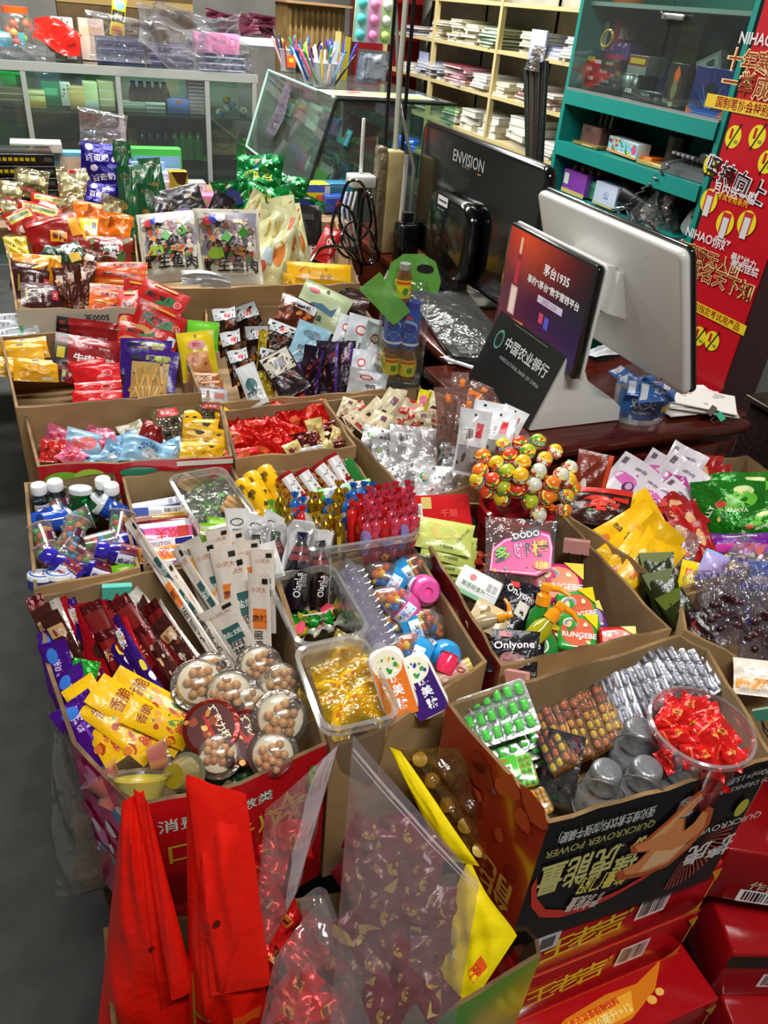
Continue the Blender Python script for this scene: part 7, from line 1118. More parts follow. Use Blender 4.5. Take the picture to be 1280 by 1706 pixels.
# ------------------------------------------------------------------ teal cabinet and its goods
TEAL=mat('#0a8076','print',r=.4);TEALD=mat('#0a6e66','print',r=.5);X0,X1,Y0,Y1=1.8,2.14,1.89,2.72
cab=thing('teal_cabinet','tall teal wooden cabinet with glass doors and open shelves','cabinet',Matrix.Translation((1.97,2.3,0)))
def cp_(nm,lo,hi,m,b=0):return MB().box(V(lo)-V((1.97,2.3,0)),V(hi)-V((1.97,2.3,0)),m,None,b).build(nm,cab)
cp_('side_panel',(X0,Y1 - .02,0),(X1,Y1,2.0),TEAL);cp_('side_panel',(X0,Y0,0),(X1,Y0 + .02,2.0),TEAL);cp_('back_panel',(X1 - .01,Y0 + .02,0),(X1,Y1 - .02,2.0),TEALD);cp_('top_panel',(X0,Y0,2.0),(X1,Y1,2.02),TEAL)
for z,t in ((1.238,.045),(1.070,.045),(.898,.04),(.70,.04),(1.507,.02)):
 cp_('shelf',(X0+(.03 if t == .02 else .001),Y0 + .02,z - .012),(X1 - .011,Y1 - .02,z),mat('#8a9a94','print') if z>1.2 else TEAL)
 if t > .02:cp_('shelf_lip',(X0 - .008,Y0 + .02,z-t),(X0,Y1 - .02,z + .001),TEAL)
cp_('shelf_edge',(X0 - .006,Y0 + .02,1.239),(X0 + .02,Y1 - .02,1.246),mat('#c8ccc8','metal',r=.4));ym=(Y0+Y1)/2 - .08
g1=cp_('glass_door',(X0 - .004,ym + .002,1.25),(X0 + .001,Y1 - .022,1.99),mat('#eaf4f0','clear',r=.03,h=.01,lo=.03,hi=.14));g2=cp_('glass_door',(X0 - .004,Y0 + .022,1.25),(X0 + .001,ym - .002,1.99),mat('#eaf4f0','clear',r=.03,h=.01,lo=.03,hi=.14))
lk=MB().box((-.012,-.05,-.008),(0,.05,.008),mat('#c8c8c4','metal'),None,.003).tube([(-.012,.03,0),(-.02,.045,.01)],.004,mat('#c8c8c4','metal')).build('door_lock',g1);lk.matrix_local=Matrix.Translation(Pax(1125,28,0,X0 - .006)-V((1.97,2.3,0)))
def onshelf(px,py,x,z=None):
 p=Pax(px,py,0,x);
 if z is not None:p.z=z
 return p
FX=frame  # goods on the cabinet face the room: right = -y, up = z, out = -x
def face(p,yaw=0):
 a=radians(yaw);n=V((-cos(a),-sin(a),0));u=V((0,0,1));return frame(p,u.cross(n),u,n)
jar=lathe_thing('orange_lid_jar','jar',[('jar_body',[(.001,-.1),(.055,-.1),(.06,-.09),(.06,.05),(.052,.062),(.05,.07)],mat('#8a9aa0','clear',h=.3,haze='#4a4a4c')),('jar_lid',[(.056,.066),(.056,.098),(.05,.1),(.001,.1)],mat('#e8741a','gloss'))],.2,.12,[(.0605,[('R',.25,0,.36,.8,'#b82028'),('T','跳跳',.28,.1,.3,'#e0d8d0',0,.03),('R',-.12,0,.2,.7,'#b0a8a8'),('S',3,.3,-.2,.2,.3,5,['#d8c83a','#2a2a5a'])],.26,.12,-.02)])
jar.new(face(Pax(1037,52,0,1.96),10),'large clear jar with an orange lid in the glass cabinet')
lg=lambda nm,cat,w,h,d,c,art,lb,p,yaw=0,g=None,fin='gloss':flatbox(nm,cat,w,h,d,c,art,fin).new(face(p,yaw),lb,g)
BB = 'black pen boxes in the glass cabinet';tal=[('T','TALOUR',.1,.1,.4,'#a8a8a8',0,.02),('B',-.35,.2,.16,.35),('T','DJA',.4,-.1,.4,'#8a8a8a')]
for k,(y,z,w,art,lb) in enumerate([(1002,136,.20,tal,'black pen box lowest at the cabinet corner'),(1068,158,.20,tal,'black pen box lying nearest the light-bulb box'),(1000,120,.19,tal,'grey-black pen box in the middle of its stack'),(1000,103,.19,[('R',-.32,.2,.3,.5,'#c8c03a'),('R',-.05,0,.2,.4,'#b8b8b8'),('T','OKCEA',.3,0,.4,'#c8c8c8')],'black pen box topmost with yellow sticker')]):lg('black_pen_box','box',w,.029,.08,['#17171a','#17171a','#2a2a2e','#141416'][k],art,lb,Pax(y,z,0,1.86),0,BB)
lg('silver_pot','pot',.1,.055,.08,'#8a8a86',[('R',0,.2,.96,.5,'#7a1f1a'),('R',0,.2,.8,.3,'#c8a82a')],'dark red box with yellow label on a silver tin',Pax(1062,108,0,1.88),0)
lathe_thing('silver_tin','tin',[('tin_body',[(.001,-.02),(.04,-.02),(.04,.018),(.038,.02),(.001,.02)],mat('#a0a09c','metal')),('rim',[(.0405,.015),(.0415,.018),(.0405,.021)],mat('#b8b8b4','metal'))],.04,.08).new(face(Pax(1058,135,0,1.90),0),'silver round tin under the dark red box')
lg('light_bulb_box','box',.09,.13,.07,'#1f1a1c',[('E',0,0,.3,.36,'#4a3020'),('P',[(-.1,.1),(.1,.1),(.16,.3),(.0,.46),(-.14,.3)],'#e8641a'),('E',0,-.05,.14,.2,'#8a7a5a'),('R',0,-.35,.2,.1,'#a89a7a')],'black box with a glowing orange flame picture',Pax(1124,146,0,1.84),0)
lg('blue_light_box','box',.165,.13,.08,'#16206a',[*[('P',[(-.05 + .02*k,-.3),(.5*cos(1.0 + .35*(k-3)*-1 + .57),.5*sin(1.57 - .0) if k==3 else .1 + .35*cos((k-3) * .5)),(-.03 + .02*k,-.3)],['#3a9ae8','#5ab0f0','#7a6ae8','#9a5ae0','#7a6ae8','#5ab0f0','#3a9ae8'][k]) for k in range(7)],('E',0,.1,.14,.12,'#1a1a2a'),('R',0,-.4,1,.16,'#1f5ac0'),('P',[(-.5,-.3),(-.3,-.42),(-.5,-.45)],'#d86a3a'),('P',[(.5,-.2),(.3,-.42),(.5,-.45)],'#d86a3a')],'blue box with bright light beams print',Pax(1184,156,0,1.835),0)
for k,(y,z,w,h,c,art,lb) in enumerate([(1075,88,.13,.08,'#3a2a6a',[('S',3,0,0,.8,.8,9,['#7a5aa0','#c8b040','#a02a4a'])],'purple glittering packet heap behind the pen boxes'),(1098,112,.1,.14,'#1a2a7a',[('R',0,0,.5,.5,'#2a4ab0')],'dark blue box standing behind the flame picture'),(1148,66,.11,.16,'#7a7a2a',[('R',0,.2,.8,.1,'#8a8a3a'),('R',0,0,.8,.1,'#8a8a3a'),('R',0,-.2,.8,.1,'#8a8a3a')],'olive yellow box standing high at the back'),(1095,70,.1,.1,'#6a2a34',[('R',0,.1,.6,.3,'#8a4a54')],'dull red box at the cabinet back'),(1190,80,.12,.1,'#3a4a4c',[('R',0,0,.7,.3,'#5a6a6c')],'grey box at the back above the blue box'),(1028,84,.14,.05,'#5a3a7a',[('S',3,0,0,.9,.8,10,['#c8a0c8','#d84a5a'])],'packet of purple trinkets under the orange-lid jar')]):lg('stored_box','box',w,h,.06,c,art,lb,Pax(y,z,0,2.06 if k != 5 else 1.90),0,'boxes at the back of the glass cabinet')
flatbox('grey_gadget','gadget',.10,.06,.03,'#6a706c',[('R',0,0,.8,.7,'#8a908c'),('R',.1,.1,.3,.3,'#3a3e3c')],'gloss').new(face(Pax(1180,112,0,1.86))@Matrix.Rotation(.4,4,'Z'),'grey tilted gadget on top of the blue box')
tag(MB().tube([Pax(1012+9*cos(a)+4*sin(a),64-14*sin(a),0,1.84) for a in [2*pi*k/16 for k in range(17)]],.004,mat('#c8a02a','gloss'),7).build('yellow_loop'),'yellow loop handle hanging beside the orange-lid jar','loop')
# middle shelf
lg('toy_train_box','box',.19,.048,.05,'#cfdbe0',[('R',0,.1,.98,.7,'#8ac0d8'),('S',7,-.25,.1,.45,.8,26,['#3a9a3a','#e0c02a','#2a2a2a','#d84a2a']),('S',8,.2,0,.5,.8,26,['#4ab0e0','#d8d03a','#3a9a4a']),('E',.4,.1,.07,.3,'#d84a8a'),('R',0,-.42,1,.15,'#c88a4a')],'colourful toy train box on the middle shelf',V((1.84,2.37,1.10)),-6)
lg('desk_organiser','organiser',.12,.06,.08,'#6a4a44',[('S',3,0,0,.9,.8,8,['#8a6a60','#4a3a34'])],'brown desk organiser with pens at the shelf corner',V((1.86,2.59,1.105)),0)
for k in range(3):tag(MB().tube([(1.9,2.60 - .03*k,1.13),(1.905,2.61 - .035*k,1.19)],.005,mat(['#8a7a5a','#6a7a4a','#9a8a6a'][k]),7).build('pencil'),['pencil nearest the corner in the brown organiser','pencil in the middle of the brown organiser','pencil closest to the toy train box'][k],'pencil','pencils')
lathe_thing('pen_pot','pot',[('pot',[(.001,-.045),(.035,-.045),(.038,.045),(.034,.045),(.03,-.04)],mat('#3a3a36','print')),('rim',[(.038,.042),(.04,.044),(.038,.047)],mat('#2a2a28'))],.09,.076).new(face(V((1.93,2.20,1.118))),'dark pen pot on the middle shelf')
for k in range(7):tag(MB().tube([(1.93 + .008*cos(k),2.20 + .008*sin(k*2),1.10),(1.93 + .03*cos(k),2.20 + .04*sin(k*2),1.20)],.004,mat(['#15151a','#1a1a2a','#2a1a1a'][k % 3],'gloss'),7).build('pen'),f'dark pen in the pen pot, {["tallest", "leaning out", "leaning in", "at the back", "at the front", "by the wall", "in the middle"][k]}','pen','pens in the pen pot')
ph_=thing('telephone','grey push-button telephone on the middle shelf','telephone',face(V((1.86,2.02,1.072)),0));
mb=MB();mb.prism([(0,0),(.14,0),(.14,.05),(0,.025)],-.11,.11,mat('#5a5e60','gloss'),Matrix(((0,0,1,0),(0,1,0,0),(-1,0,0,.04),(0,0,0,1))));mb.build('phone_body',ph_)
mb=MB();[mb.box((-.09 + .022*i,.036 - .0001*j + .006*(3-j),.015 - .022*j),(-.076 + .022*i,.043 + .006*(3-j),.029 - .022*j),mat('#8a8e90')) for i in range(5) for j in range(4)];mb.build('keys',ph_)
MB().rbox((.03,.05,-.09),(.09,.078,.03),.02,mat('#3a3e40','gloss'),None,3,.006).build('handset',ph_)
hx=[Pax(1120-8*k/40*12+5*cos(k*1.5),270+k*2.3,0,1.79 + .006*sin(k*1.5)) for k in range(44)]
tag(MB().tube(hx,.0028,mat('#4a4a4c','gloss'),6).build('coiled_cord'),'coiled telephone cord hanging over the lower shelf','cord')
for k,(x,y,z,w,h,c,lb) in enumerate([(1.85,2.25,1.082,.06,.02,'#d86a1a','small orange box at the middle shelf edge'),(1.83,2.16,1.078,.2,.012,'#a8904a','flat tan packets along the middle shelf edge'),(1.83,1.97,1.078,.16,.012,'#7a4a4a','flat dark book along the shelf edge'),(1.82,2.56,1.077,.14,.01,'#7a6a3a','flat brown board under the organiser')]):lg('shelf_item','packet',w,h,.08,c,[('R',.1,0,.4,.5,'#c8a060')],lb,V((x,y,z)),4)
# lower shelf
lg('purple_storage_box','box',.15,.075,.14,'#7a3a9a',[('R',-.35,.1,.2,.5,'#b8c8b0'),('R',0,-.45,1,.2,'#b8a060')],'purple box of brown sweets on the lower shelf',V((1.83,2.59,.942)),0)
ch_=lathe_thing('brown_sweet','wrapped sweet',[('wrapper',[(.001,-.012),(.01,-.01),(.014,0),(.01,.01),(.001,.012)],mat('#6a4a2a','foil')),('twist',[(.003,.011),(.007,.018),(.001,.019)],mat('#8a6a3a','foil'))],.03,.028)
o=[ch_.new(face(V((1.87 + .02*(k % 3),2.65 - .018*k,.985)),k*40),'','brown sweets in the purple box') for k in range(8)];label_row(o,'brown foil sweet','in the purple box')
lg('green_storage_box','box',.08,.06,.14,'#2f7a54',[('R',0,.3,1,.2,'#4a9a74')],'green box between purple and white boxes',V((1.85,2.49,.935)),0)
lg('white_blue_box','box',.13,.075,.12,'#b8c4d8',[('T','山',.05,.0,.4,'#5a7ab0'),('R',0,-.45,1,.1,'#b0a060')],'pale blue-white box with mountain emblem',V((1.825,2.385,.942)),0)
lathe_thing('black_roll','roll',[('roll',[(.001,-.07),(.042,-.07),(.042,.07),(.001,.07)],mat('#17181c','print')),('end_disc',[(.03,.0702),(.001,.0706)],mat('#2a2b30','print'))],.14,.084).new(face(V((1.88,2.25,.945)),0)@Matrix.Rotation(1.3,4,'Z')@Matrix.Rotation(.4,4,'X'),'black roll lying on the lower shelf')
for k,(y,lb) in enumerate([(2.10,'crumpled clear bag with green items on the lower shelf'),(2.16,'crumpled clear bag next to the black roll')]):pouch('crumpled_clear_bag','plastic bag',WRAP(),[('S',3,0,-.2,.5,.4,6,['#7ab07a','#d8d8d8','#4a7a5a'])],.13,.12,.06,seed=340+k,crump=1.1).new(face(V((1.85,y,.955)),0),lb,'crumpled clear bags')
flatbox('white_mouse','gadget',.05,.09,.03,'#a8aca8',[('E',0,.2,.1,.06,'#3a3a3a')],'gloss',bev=.02).new(face(V((1.86,1.985,.95)),0)@Matrix.Rotation(-.5,4,'Z'),'grey-white gadget at the near end of the lower shelf')
for k in range(3):tag(MB().tube([(1.80 + .03*sin(q * .5+k),2.30 - .03*q - .02*k,.915 + .015*sin(q+k)) for q in range(12)],.003,mat(['#3a0f10','#15151a','#1a3a4a'][k],'gloss'),6).build('thin_wire'),['dark red wire on the lower shelf','black wire on the lower shelf','teal wire on the lower shelf'][k],'wire','loose wires')
pouch('roll_bag','plastic bag',mat('#c8c0b8','wrap',h=.1,lo=.06,hi=.6),(),.1,.08,.05,seed=345,crump=1.2).new(face(V((1.79,2.93,1.315)),20),'clear film bunched at the top of the dark rolls')
p0,p1=Pax(935,220,0,1.84),Pax(905,118,0,1.84);p0.y=2.80;p1.y=2.95
for k in range(4):tag(MB().tube([(1.80 + .004*k,2.56 + .19 + .026*k,.0),(1.80,2.775 + .026*k,.9),(1.80 - .004*k,2.88 + .036*k,1.31 - .01*k)],.013,mat(['#141414','#221c1a','#3a3028','#1a2418'][k],'film',r=.35),10).build('dark_paper_roll'),['dark paper roll nearest the teal cabinet','dark paper roll second from the cabinet','dark brown paper roll third from the cabinet','dark green paper roll nearest the bookshelf'][k],'paper roll','dark paper rolls')
# ------------------------------------------------------------------ red banner stand and right-hand corner
bn=thing('banner_stand','tall red advertising stand with yellow circles and Chinese slogans','display stand',Matrix.Translation((1.66,1.54,0)))
RBN=mat('#b31520','print',r=.3);BW,BH = .255,1.9
MB().box((-.06,-BW/2,.45),(.06,BW/2,2.0),RBN).build('board',bn);MB().box((-.05,-BW/2 + .01,.0),(.05,BW/2 - .01,.449),mat('#4a0c10')).build('foot',bn)
BF=frame((-.0605,0,1.1),(0,-1,0),(0,0,1),(-1,0,0))
def bpx(px,py):
 p=Pax(px,py,0,1.5995);return (-(p.y-1.54)/BW,(p.z-1.1)/1.0)
CHN = 'slogan_lettering'
def bt(s,px,py,sz,c,bold=.03,rot=0):x,y=bpx(px,py);return ('T',s,x,y,sz,c,rot,bold)
it=[]
def circ(px,py,r,lab):
 x,y=bpx(px,py);return [('E',x,y,r/BW,r,'#d8cc2a'),('R',x - .035,y + .006,.035,r * .9,'#b01a20'),('R',x + .01,y,.018,r*2.6,'#17130f',-24),('R',x + .05,y - .01,.05,r * .3,'#8a8430')]
for px,py in [(1222,228),(1262,228),(1185,275),(1278,270),(1165,560),(1187,568)]:it+=circ(px,py,.026,'')
for px,py in [(1182,335),(1209,372),(1245,372)]:
 x,y=bpx(px,py);it+=[('E',x,y,.03/BW,.03,'#d8cc2a'),('R',x,y,.12,.05,'#b82a34'),('R',x,y - .012,.08,.05,'#c8c8c8')]
x,y=bpx(1250,180);it+=[('R',x - .1,y,1.0,.03,'#d8b83a'),bt('国制笔协会特别推荐',1250,180,.026,'#8a1a10')]
x,y=bpx(1180,520);it+=[('R',x + .1,y,.9,.026,'#d8c02a'),bt('协会特别指定考试用产品',1180,520,.022,'#8a1a10')]
it+=[bt('十年寒窗',1262,105,.05,'#e8c890',.08),bt('十年寒窗',1262,105,.048,'#8a3a10',.01),bt('一举成名',1258,145,.056,'#e8c890',.09),bt('一举成名',1258,145,.054,'#8a3a10',.01)]
it+=[bt('年寒窗无人问',1180,430,.040,'#e0c488',.09),bt('年寒窗无人问',1180,430,.039,'#7a3010',.01),bt('举成名天下知',1190,462,.048,'#e0c488',.09),bt('举成名天下知',1190,462,.047,'#7a3010',.01)]
it+=[bt('坚持向上',1225,300,.058,'#d8d0d0',.07,-8),bt('坚持向上',1225,300,.056,'#1a1416',.01,-8),bt('月内送一赠',1225,322,.03,'#d8d0d0',.02),bt('考试专用系列',1222,333,.018,'#d8a02a'),bt('NIHAO你好',1180,398,.032,'#d8d0d0',.02),bt('NIHAO',1262,65,.034,'#d8d0d0',.02),bt('最好给力',1240,435,.022,'#d8d0d0',.02),bt('考出佳绩',1242,447,.024,'#d8d0d0',.03)]
printed(bn,it,BW,1.0,M=BF,name=CHN,r=.3,eps=.00006)
MB().box((-.061,-BW/2 - .004,.5),(.06,-BW/2 - .0005,1.02),mat('#3a0a0e','gloss')).build('side_slot',bn)
body('wooden_stool','glossy dark wooden stool in front of the red stand','stool',[('seat',(1.36,1.28,.62),(1.58,1.62,.65),DARKW,.006),*[('leg',(x,y,0),(x + .03,y + .03,.619),DARKW) for x in (1.38,1.53) for y in (1.30,1.57)],('apron',(1.39,1.315,.55),(1.55,1.33,.618),DARKW)])
body('dark_cabinet','dark wooden cabinet at the right edge behind the fruit sweet carton','cabinet',[('cabinet_body',(1.46,.98,0),(1.8,1.20,.74),mat('#241a16','wood',c2='#140e0c'),.005),('cabinet_top',(1.45,.97,.741),(1.81,1.21,.755),mat('#2c201a','wood',c2='#1a120e'),.003)])
# ------------------------------------------------------------------ cream bookshelf with paper goods
CRM=mat('#b8a878','print');BX=2.14;shelfz=(1.49,1.295,1.10,.905,.70);YB0,YB1=2.80,5.35
bs_=thing('bookshelf','long cream metal bookshelf filled with exercise books','bookshelf',Matrix.Translation((BX + .17,4.1,0)))
def bk(nm,lo,hi,m):return MB().box(V(lo)-V((BX + .17,4.1,0)),V(hi)-V((BX + .17,4.1,0)),m).build(nm,bs_)
posty=[Pax(718,100,0,BX).y,Pax(822,115,0,BX).y];posty+=[2*posty[0]-posty[1],2*posty[1]-posty[0]]
for y in posty:
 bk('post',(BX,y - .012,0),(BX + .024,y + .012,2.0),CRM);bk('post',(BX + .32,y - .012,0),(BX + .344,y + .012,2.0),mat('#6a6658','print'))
for z in shelfz:bk('shelf',(BX + .003,YB0,z - .016),(BX + .34,YB1,z),CRM)
nb=[];rr=random.Random(9);NC=['#c8c4b4','#d0ccbc','#b8b8b0','#c4c0a8','#d4d0c4','#b0b4b4']
def notebook(c,w,d,t):
 def make(root,i):
  MB().box((-d/2,-w/2,0),(d/2,w/2,t * .18),mat(c,'print')).box((-d/2,-w/2,t * .82),(d/2,w/2,t),mat(c,'print')).build('cover',root)
  MB().box((-d/2 + .002,-w/2 + .002,t * .19),(d/2,w/2 - .002,t * .81),mat('#c8c4b6','paper')).build('pages',root)
 return Kind('exercise_book','book',w,t,make)
BK = {}
def book(c,w,d,t,p,yaw,lb,g):
 k=(c,w,d,t);BK.setdefault(k,notebook(*k));r=BK[k].new(Matrix.Translation(p)@Matrix.Rotation(radians(yaw),4,'Z'),lb,g);return r
stacks=[(1,3.25,7,'w',.16),(1,3.06,8,'w',.16),(1,3.44,3,'blue',.17),(1,3.62,6,'cream',.15),(1,4.02,6,'mix',.16),(1,4.22,6,'cream',.15),(1,4.42,8,'cream',.13),(1,4.66,7,'cream',.13),(1,5.0,3,'mix',.18),(2,3.1,2,'w',.2),(2,3.38,4,'red',.16),(2,3.58,5,'red',.15),(2,3.84,4,'cream',.14),(2,4.05,5,'w',.16),(2,4.36,6,'mix',.24),(2,4.72,5,'blue',.26),(2,5.05,3,'w',.2),(3,3.1,4,'w',.2),(3,3.34,4,'w',.18),(3,3.58,4,'thick',.22),(3,3.9,3,'thick',.16),(3,4.12,3,'thick',.18),(3,4.36,5,'mix',.16),(3,4.72,5,'cream',.16),(3,5.0,4,'tan',.18),(0,4.4,6,'w',.14),(0,4.62,8,'cream',.13)]
PAL = {'w':['#d0d0cc','#c4c6c4','#b8bcbc'],'cream':['#d0caa8','#c8c4ac','#c0bca8'],'blue':['#a8b0d0','#b8bcd0','#6a7aa8'],'mix':['#3a6a4a','#b0a8c0','#8a3a4a','#c8c4b8','#4a6a9a','#d88ab0','#7a9a5a'],'red':['#8a5a5a','#c4bcb4','#b8a8b8','#a87a6a'],'thick':['#c8c6be','#bcbcb4'],'tan':['#b8a888','#a89878','#c8bc9a']}
pln = {0: 'top',1: 'upper',2: 'middle',3: 'lower'};bcount = {}
for (lv,y,n,pal,w) in stacks:
 z=shelfz[lv] + .0005;bcount[lv]=bcount.get(lv,0)+1;row=[]
 for k in range(n):
  t = .026 if pal == 'thick' else (.014 if n<7 else .012);c=rr.choice(PAL[pal])
  if pal == 'thick':t = .032
  row.append(book(c,w,.2,t,V((BX + .11+rr.uniform(-.01,.015),y+rr.uniform(-.02,.02) - .006*k*(lv==1),z)),rr.uniform(-9,9),'','exercise books on the cream shelves'));z+=t + .0012
 nm = {'w': 'white','cream': 'cream','blue': 'blue-grey','mix': 'coloured','red': 'reddish','thick': 'thick white','tan': 'tan'}[pal]
 i=sum(1 for s in stacks if s[0]==lv and s[1]>y);q=['first','second','third','fourth','fifth','sixth','seventh','eighth','ninth'][i]
 for k,o in enumerate(row):o['label']=f'{nm} exercise book, {["lowest", "second up", "third up", "fourth up", "fifth up", "sixth up", "seventh up", "eighth up"][k] if k < n - 1 else "topmost"} in {q} stack, {pln[lv]} shelf'
for k,(x,y,z,lb) in enumerate([(BX + .02,3.50,1.298,'pale blue folder hanging over the upper shelf edge'),(BX + .1,4.9,1.115,'white plastic sheet bag on the middle shelf')]):flatbox('paper_folder','folder',.13,.12,.01,'#a8aed0',[('R',0,.2,1,.02,'#c8ccdc')],'paper').new(face(V((x - .03,y,z + .04)),0),lb,'paper folders')
struct(MB().box((2.46,2.75,.0),(2.495,6.3,2.9),mat('#a8a698','concrete',c2='#807e74',s=5)).build('trim_1'))
q=Pax(690,40,0,2.0);body('red_pillar_board','dark red board standing behind the bookshelf end','board',[('board',(1.95,5.4,0),(2.4,5.45,2.2),mat('#7a1014','print')),('edge_strip',(1.93,5.39,0),(1.949,5.46,2.2),mat('#4a0c0e','print'))])
# ------------------------------------------------------------------ aluminium showcase
ALU=mat('#82847f','print',r=.35);YS=4.70
def on(px,py,y=YS):return Pax(px,py,1,y)
sc_=thing('glass_showcase','long aluminium framed glass showcase at the back','showcase',Matrix.Translation((.3,5.0,0)))
def sp_(nm,lo,hi,m):return MB().box(V(lo)-V((.3,5,0)),V(hi)-V((.3,5,0)),m).build(nm,sc_)
xr=on(430,130).x;px_=[on(q,137).x for q in (40,197,345)]+[xr - .02]
sp_('top_rail',(-.7,YS,1.02),(xr,YS + .03,1.06),ALU);sp_('top_rail',(-.7,YS + .5,1.02),(xr,YS + .53,1.06),ALU);sp_('top_glass',(-.7,YS + .031,1.04),(xr,YS + .499,1.048),GLASS())
for x in px_:sp_('post',(x - .012,YS + .001,.08),(x + .012,YS + .029,1.019),ALU)
sp_('end_post',(xr - .02,YS + .5,.08),(xr,YS + .53,1.019),ALU);sp_('base',(-.7,YS,0),(xr,YS + .53,.08),mat('#5a5c5a'));sp_('back_panel',(-.7,YS + .501,.08),(xr - .021,YS + .52,1.019),mat('#8a8e88'))
for z in (.838,.55):sp_('shelf',(-.7,YS + .032,z - .008),(xr - .022,YS + .498,z),mat('#a8b8b0','clear',h=.25,haze='#5a605c',hi=.4))
sp_('front_glass',(-.7,YS + .012,.081),(xr - .021,YS + .015,1.019),mat('#dceae4','clear',h=.02,lo=.03,hi=.3,r=.03))
# things stored inside and on top: (kind, category, label, pixel box, distance, height, colour, print)
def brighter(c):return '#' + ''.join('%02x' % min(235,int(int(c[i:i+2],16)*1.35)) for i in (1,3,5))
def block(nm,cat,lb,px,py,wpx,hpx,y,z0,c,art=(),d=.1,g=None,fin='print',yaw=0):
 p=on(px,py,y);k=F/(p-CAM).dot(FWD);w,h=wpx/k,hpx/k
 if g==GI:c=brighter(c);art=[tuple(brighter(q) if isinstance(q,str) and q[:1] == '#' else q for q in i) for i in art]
 t=flatbox(nm,cat,w,h,d,c,art,fin);n=V((sin(radians(yaw)),-cos(radians(yaw)),0));u=V((0,0,1))
 return t.new(frame((p.x,y,z0+h/2 + .001),u.cross(n),u,n),lb,g)
GI = 'stock inside the aluminium showcase';Yi=YS + .12
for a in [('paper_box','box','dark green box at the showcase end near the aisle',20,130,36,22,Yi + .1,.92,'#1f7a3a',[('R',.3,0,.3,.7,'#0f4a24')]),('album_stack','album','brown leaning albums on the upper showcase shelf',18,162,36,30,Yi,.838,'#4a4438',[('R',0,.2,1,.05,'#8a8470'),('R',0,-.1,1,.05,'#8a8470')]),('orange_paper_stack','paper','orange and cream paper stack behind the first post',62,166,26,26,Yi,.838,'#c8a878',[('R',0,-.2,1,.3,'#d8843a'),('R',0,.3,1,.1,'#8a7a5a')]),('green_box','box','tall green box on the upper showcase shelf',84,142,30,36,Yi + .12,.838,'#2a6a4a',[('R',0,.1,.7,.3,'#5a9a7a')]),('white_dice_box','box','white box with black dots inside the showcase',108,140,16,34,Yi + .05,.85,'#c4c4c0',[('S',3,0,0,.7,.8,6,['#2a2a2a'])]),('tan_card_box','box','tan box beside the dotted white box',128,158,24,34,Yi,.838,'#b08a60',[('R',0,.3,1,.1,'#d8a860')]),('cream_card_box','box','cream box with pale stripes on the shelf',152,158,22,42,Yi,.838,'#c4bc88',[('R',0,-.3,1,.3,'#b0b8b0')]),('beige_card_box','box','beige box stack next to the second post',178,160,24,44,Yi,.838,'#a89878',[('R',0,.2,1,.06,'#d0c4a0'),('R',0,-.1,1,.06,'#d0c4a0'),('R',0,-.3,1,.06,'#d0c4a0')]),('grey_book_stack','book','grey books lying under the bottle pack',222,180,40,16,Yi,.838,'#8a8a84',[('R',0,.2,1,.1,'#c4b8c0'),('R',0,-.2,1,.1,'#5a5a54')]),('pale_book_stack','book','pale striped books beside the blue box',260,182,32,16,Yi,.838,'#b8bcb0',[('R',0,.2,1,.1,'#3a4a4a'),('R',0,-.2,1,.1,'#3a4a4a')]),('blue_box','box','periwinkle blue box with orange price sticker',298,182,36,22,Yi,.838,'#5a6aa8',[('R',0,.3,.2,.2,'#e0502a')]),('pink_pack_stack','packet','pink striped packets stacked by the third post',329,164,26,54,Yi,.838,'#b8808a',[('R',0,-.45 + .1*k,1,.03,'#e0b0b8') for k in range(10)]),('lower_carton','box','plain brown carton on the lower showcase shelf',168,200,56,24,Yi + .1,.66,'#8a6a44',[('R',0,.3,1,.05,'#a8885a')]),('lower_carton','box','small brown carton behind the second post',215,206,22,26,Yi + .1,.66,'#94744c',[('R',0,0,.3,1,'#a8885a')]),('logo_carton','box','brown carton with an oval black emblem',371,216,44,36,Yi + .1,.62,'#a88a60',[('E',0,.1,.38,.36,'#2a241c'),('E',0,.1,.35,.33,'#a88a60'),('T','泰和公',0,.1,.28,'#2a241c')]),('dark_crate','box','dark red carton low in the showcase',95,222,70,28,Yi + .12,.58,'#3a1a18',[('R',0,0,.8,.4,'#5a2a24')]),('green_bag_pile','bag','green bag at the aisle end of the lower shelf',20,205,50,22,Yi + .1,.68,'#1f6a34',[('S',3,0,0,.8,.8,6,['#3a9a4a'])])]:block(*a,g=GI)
for k in range(5):
 for j,(x0,py,cl,lb) in enumerate([(222,146,'#2a2f38','dark drink bottle in the upper shelf pack'),(236,214,'#2a2f38','dark drink bottle in the lower shelf pack'),(290,212,'#1f8a3a','green drink bottle on the lower shelf')]):
  if j==2 and k>3:continue
  p=on(x0+13*k,py,Yi + .03);k_=1.0
  BT=globals().setdefault('BT%d' % j,lathe_thing('drink_bottle','bottle',[('bottle',[(.001,-.075),(.026,-.07),(.027,.02),(.018,.045),(.011,.06)],mat(cl,'gloss')),('cap',[(.0125,.058),(.0125,.074),(.001,.075)],mat('#1f2a7a' if j<2 else '#2a9a3a','gloss'))],.15,.054));r=BT.new(Matrix.Translation((p.x,p.y,(.838 if j==0 else .60) + .076))@RX,f'{lb}, {["nearest the second post", "second", "third", "fourth", "last of its row"][k]}','drink bottles in the showcase')
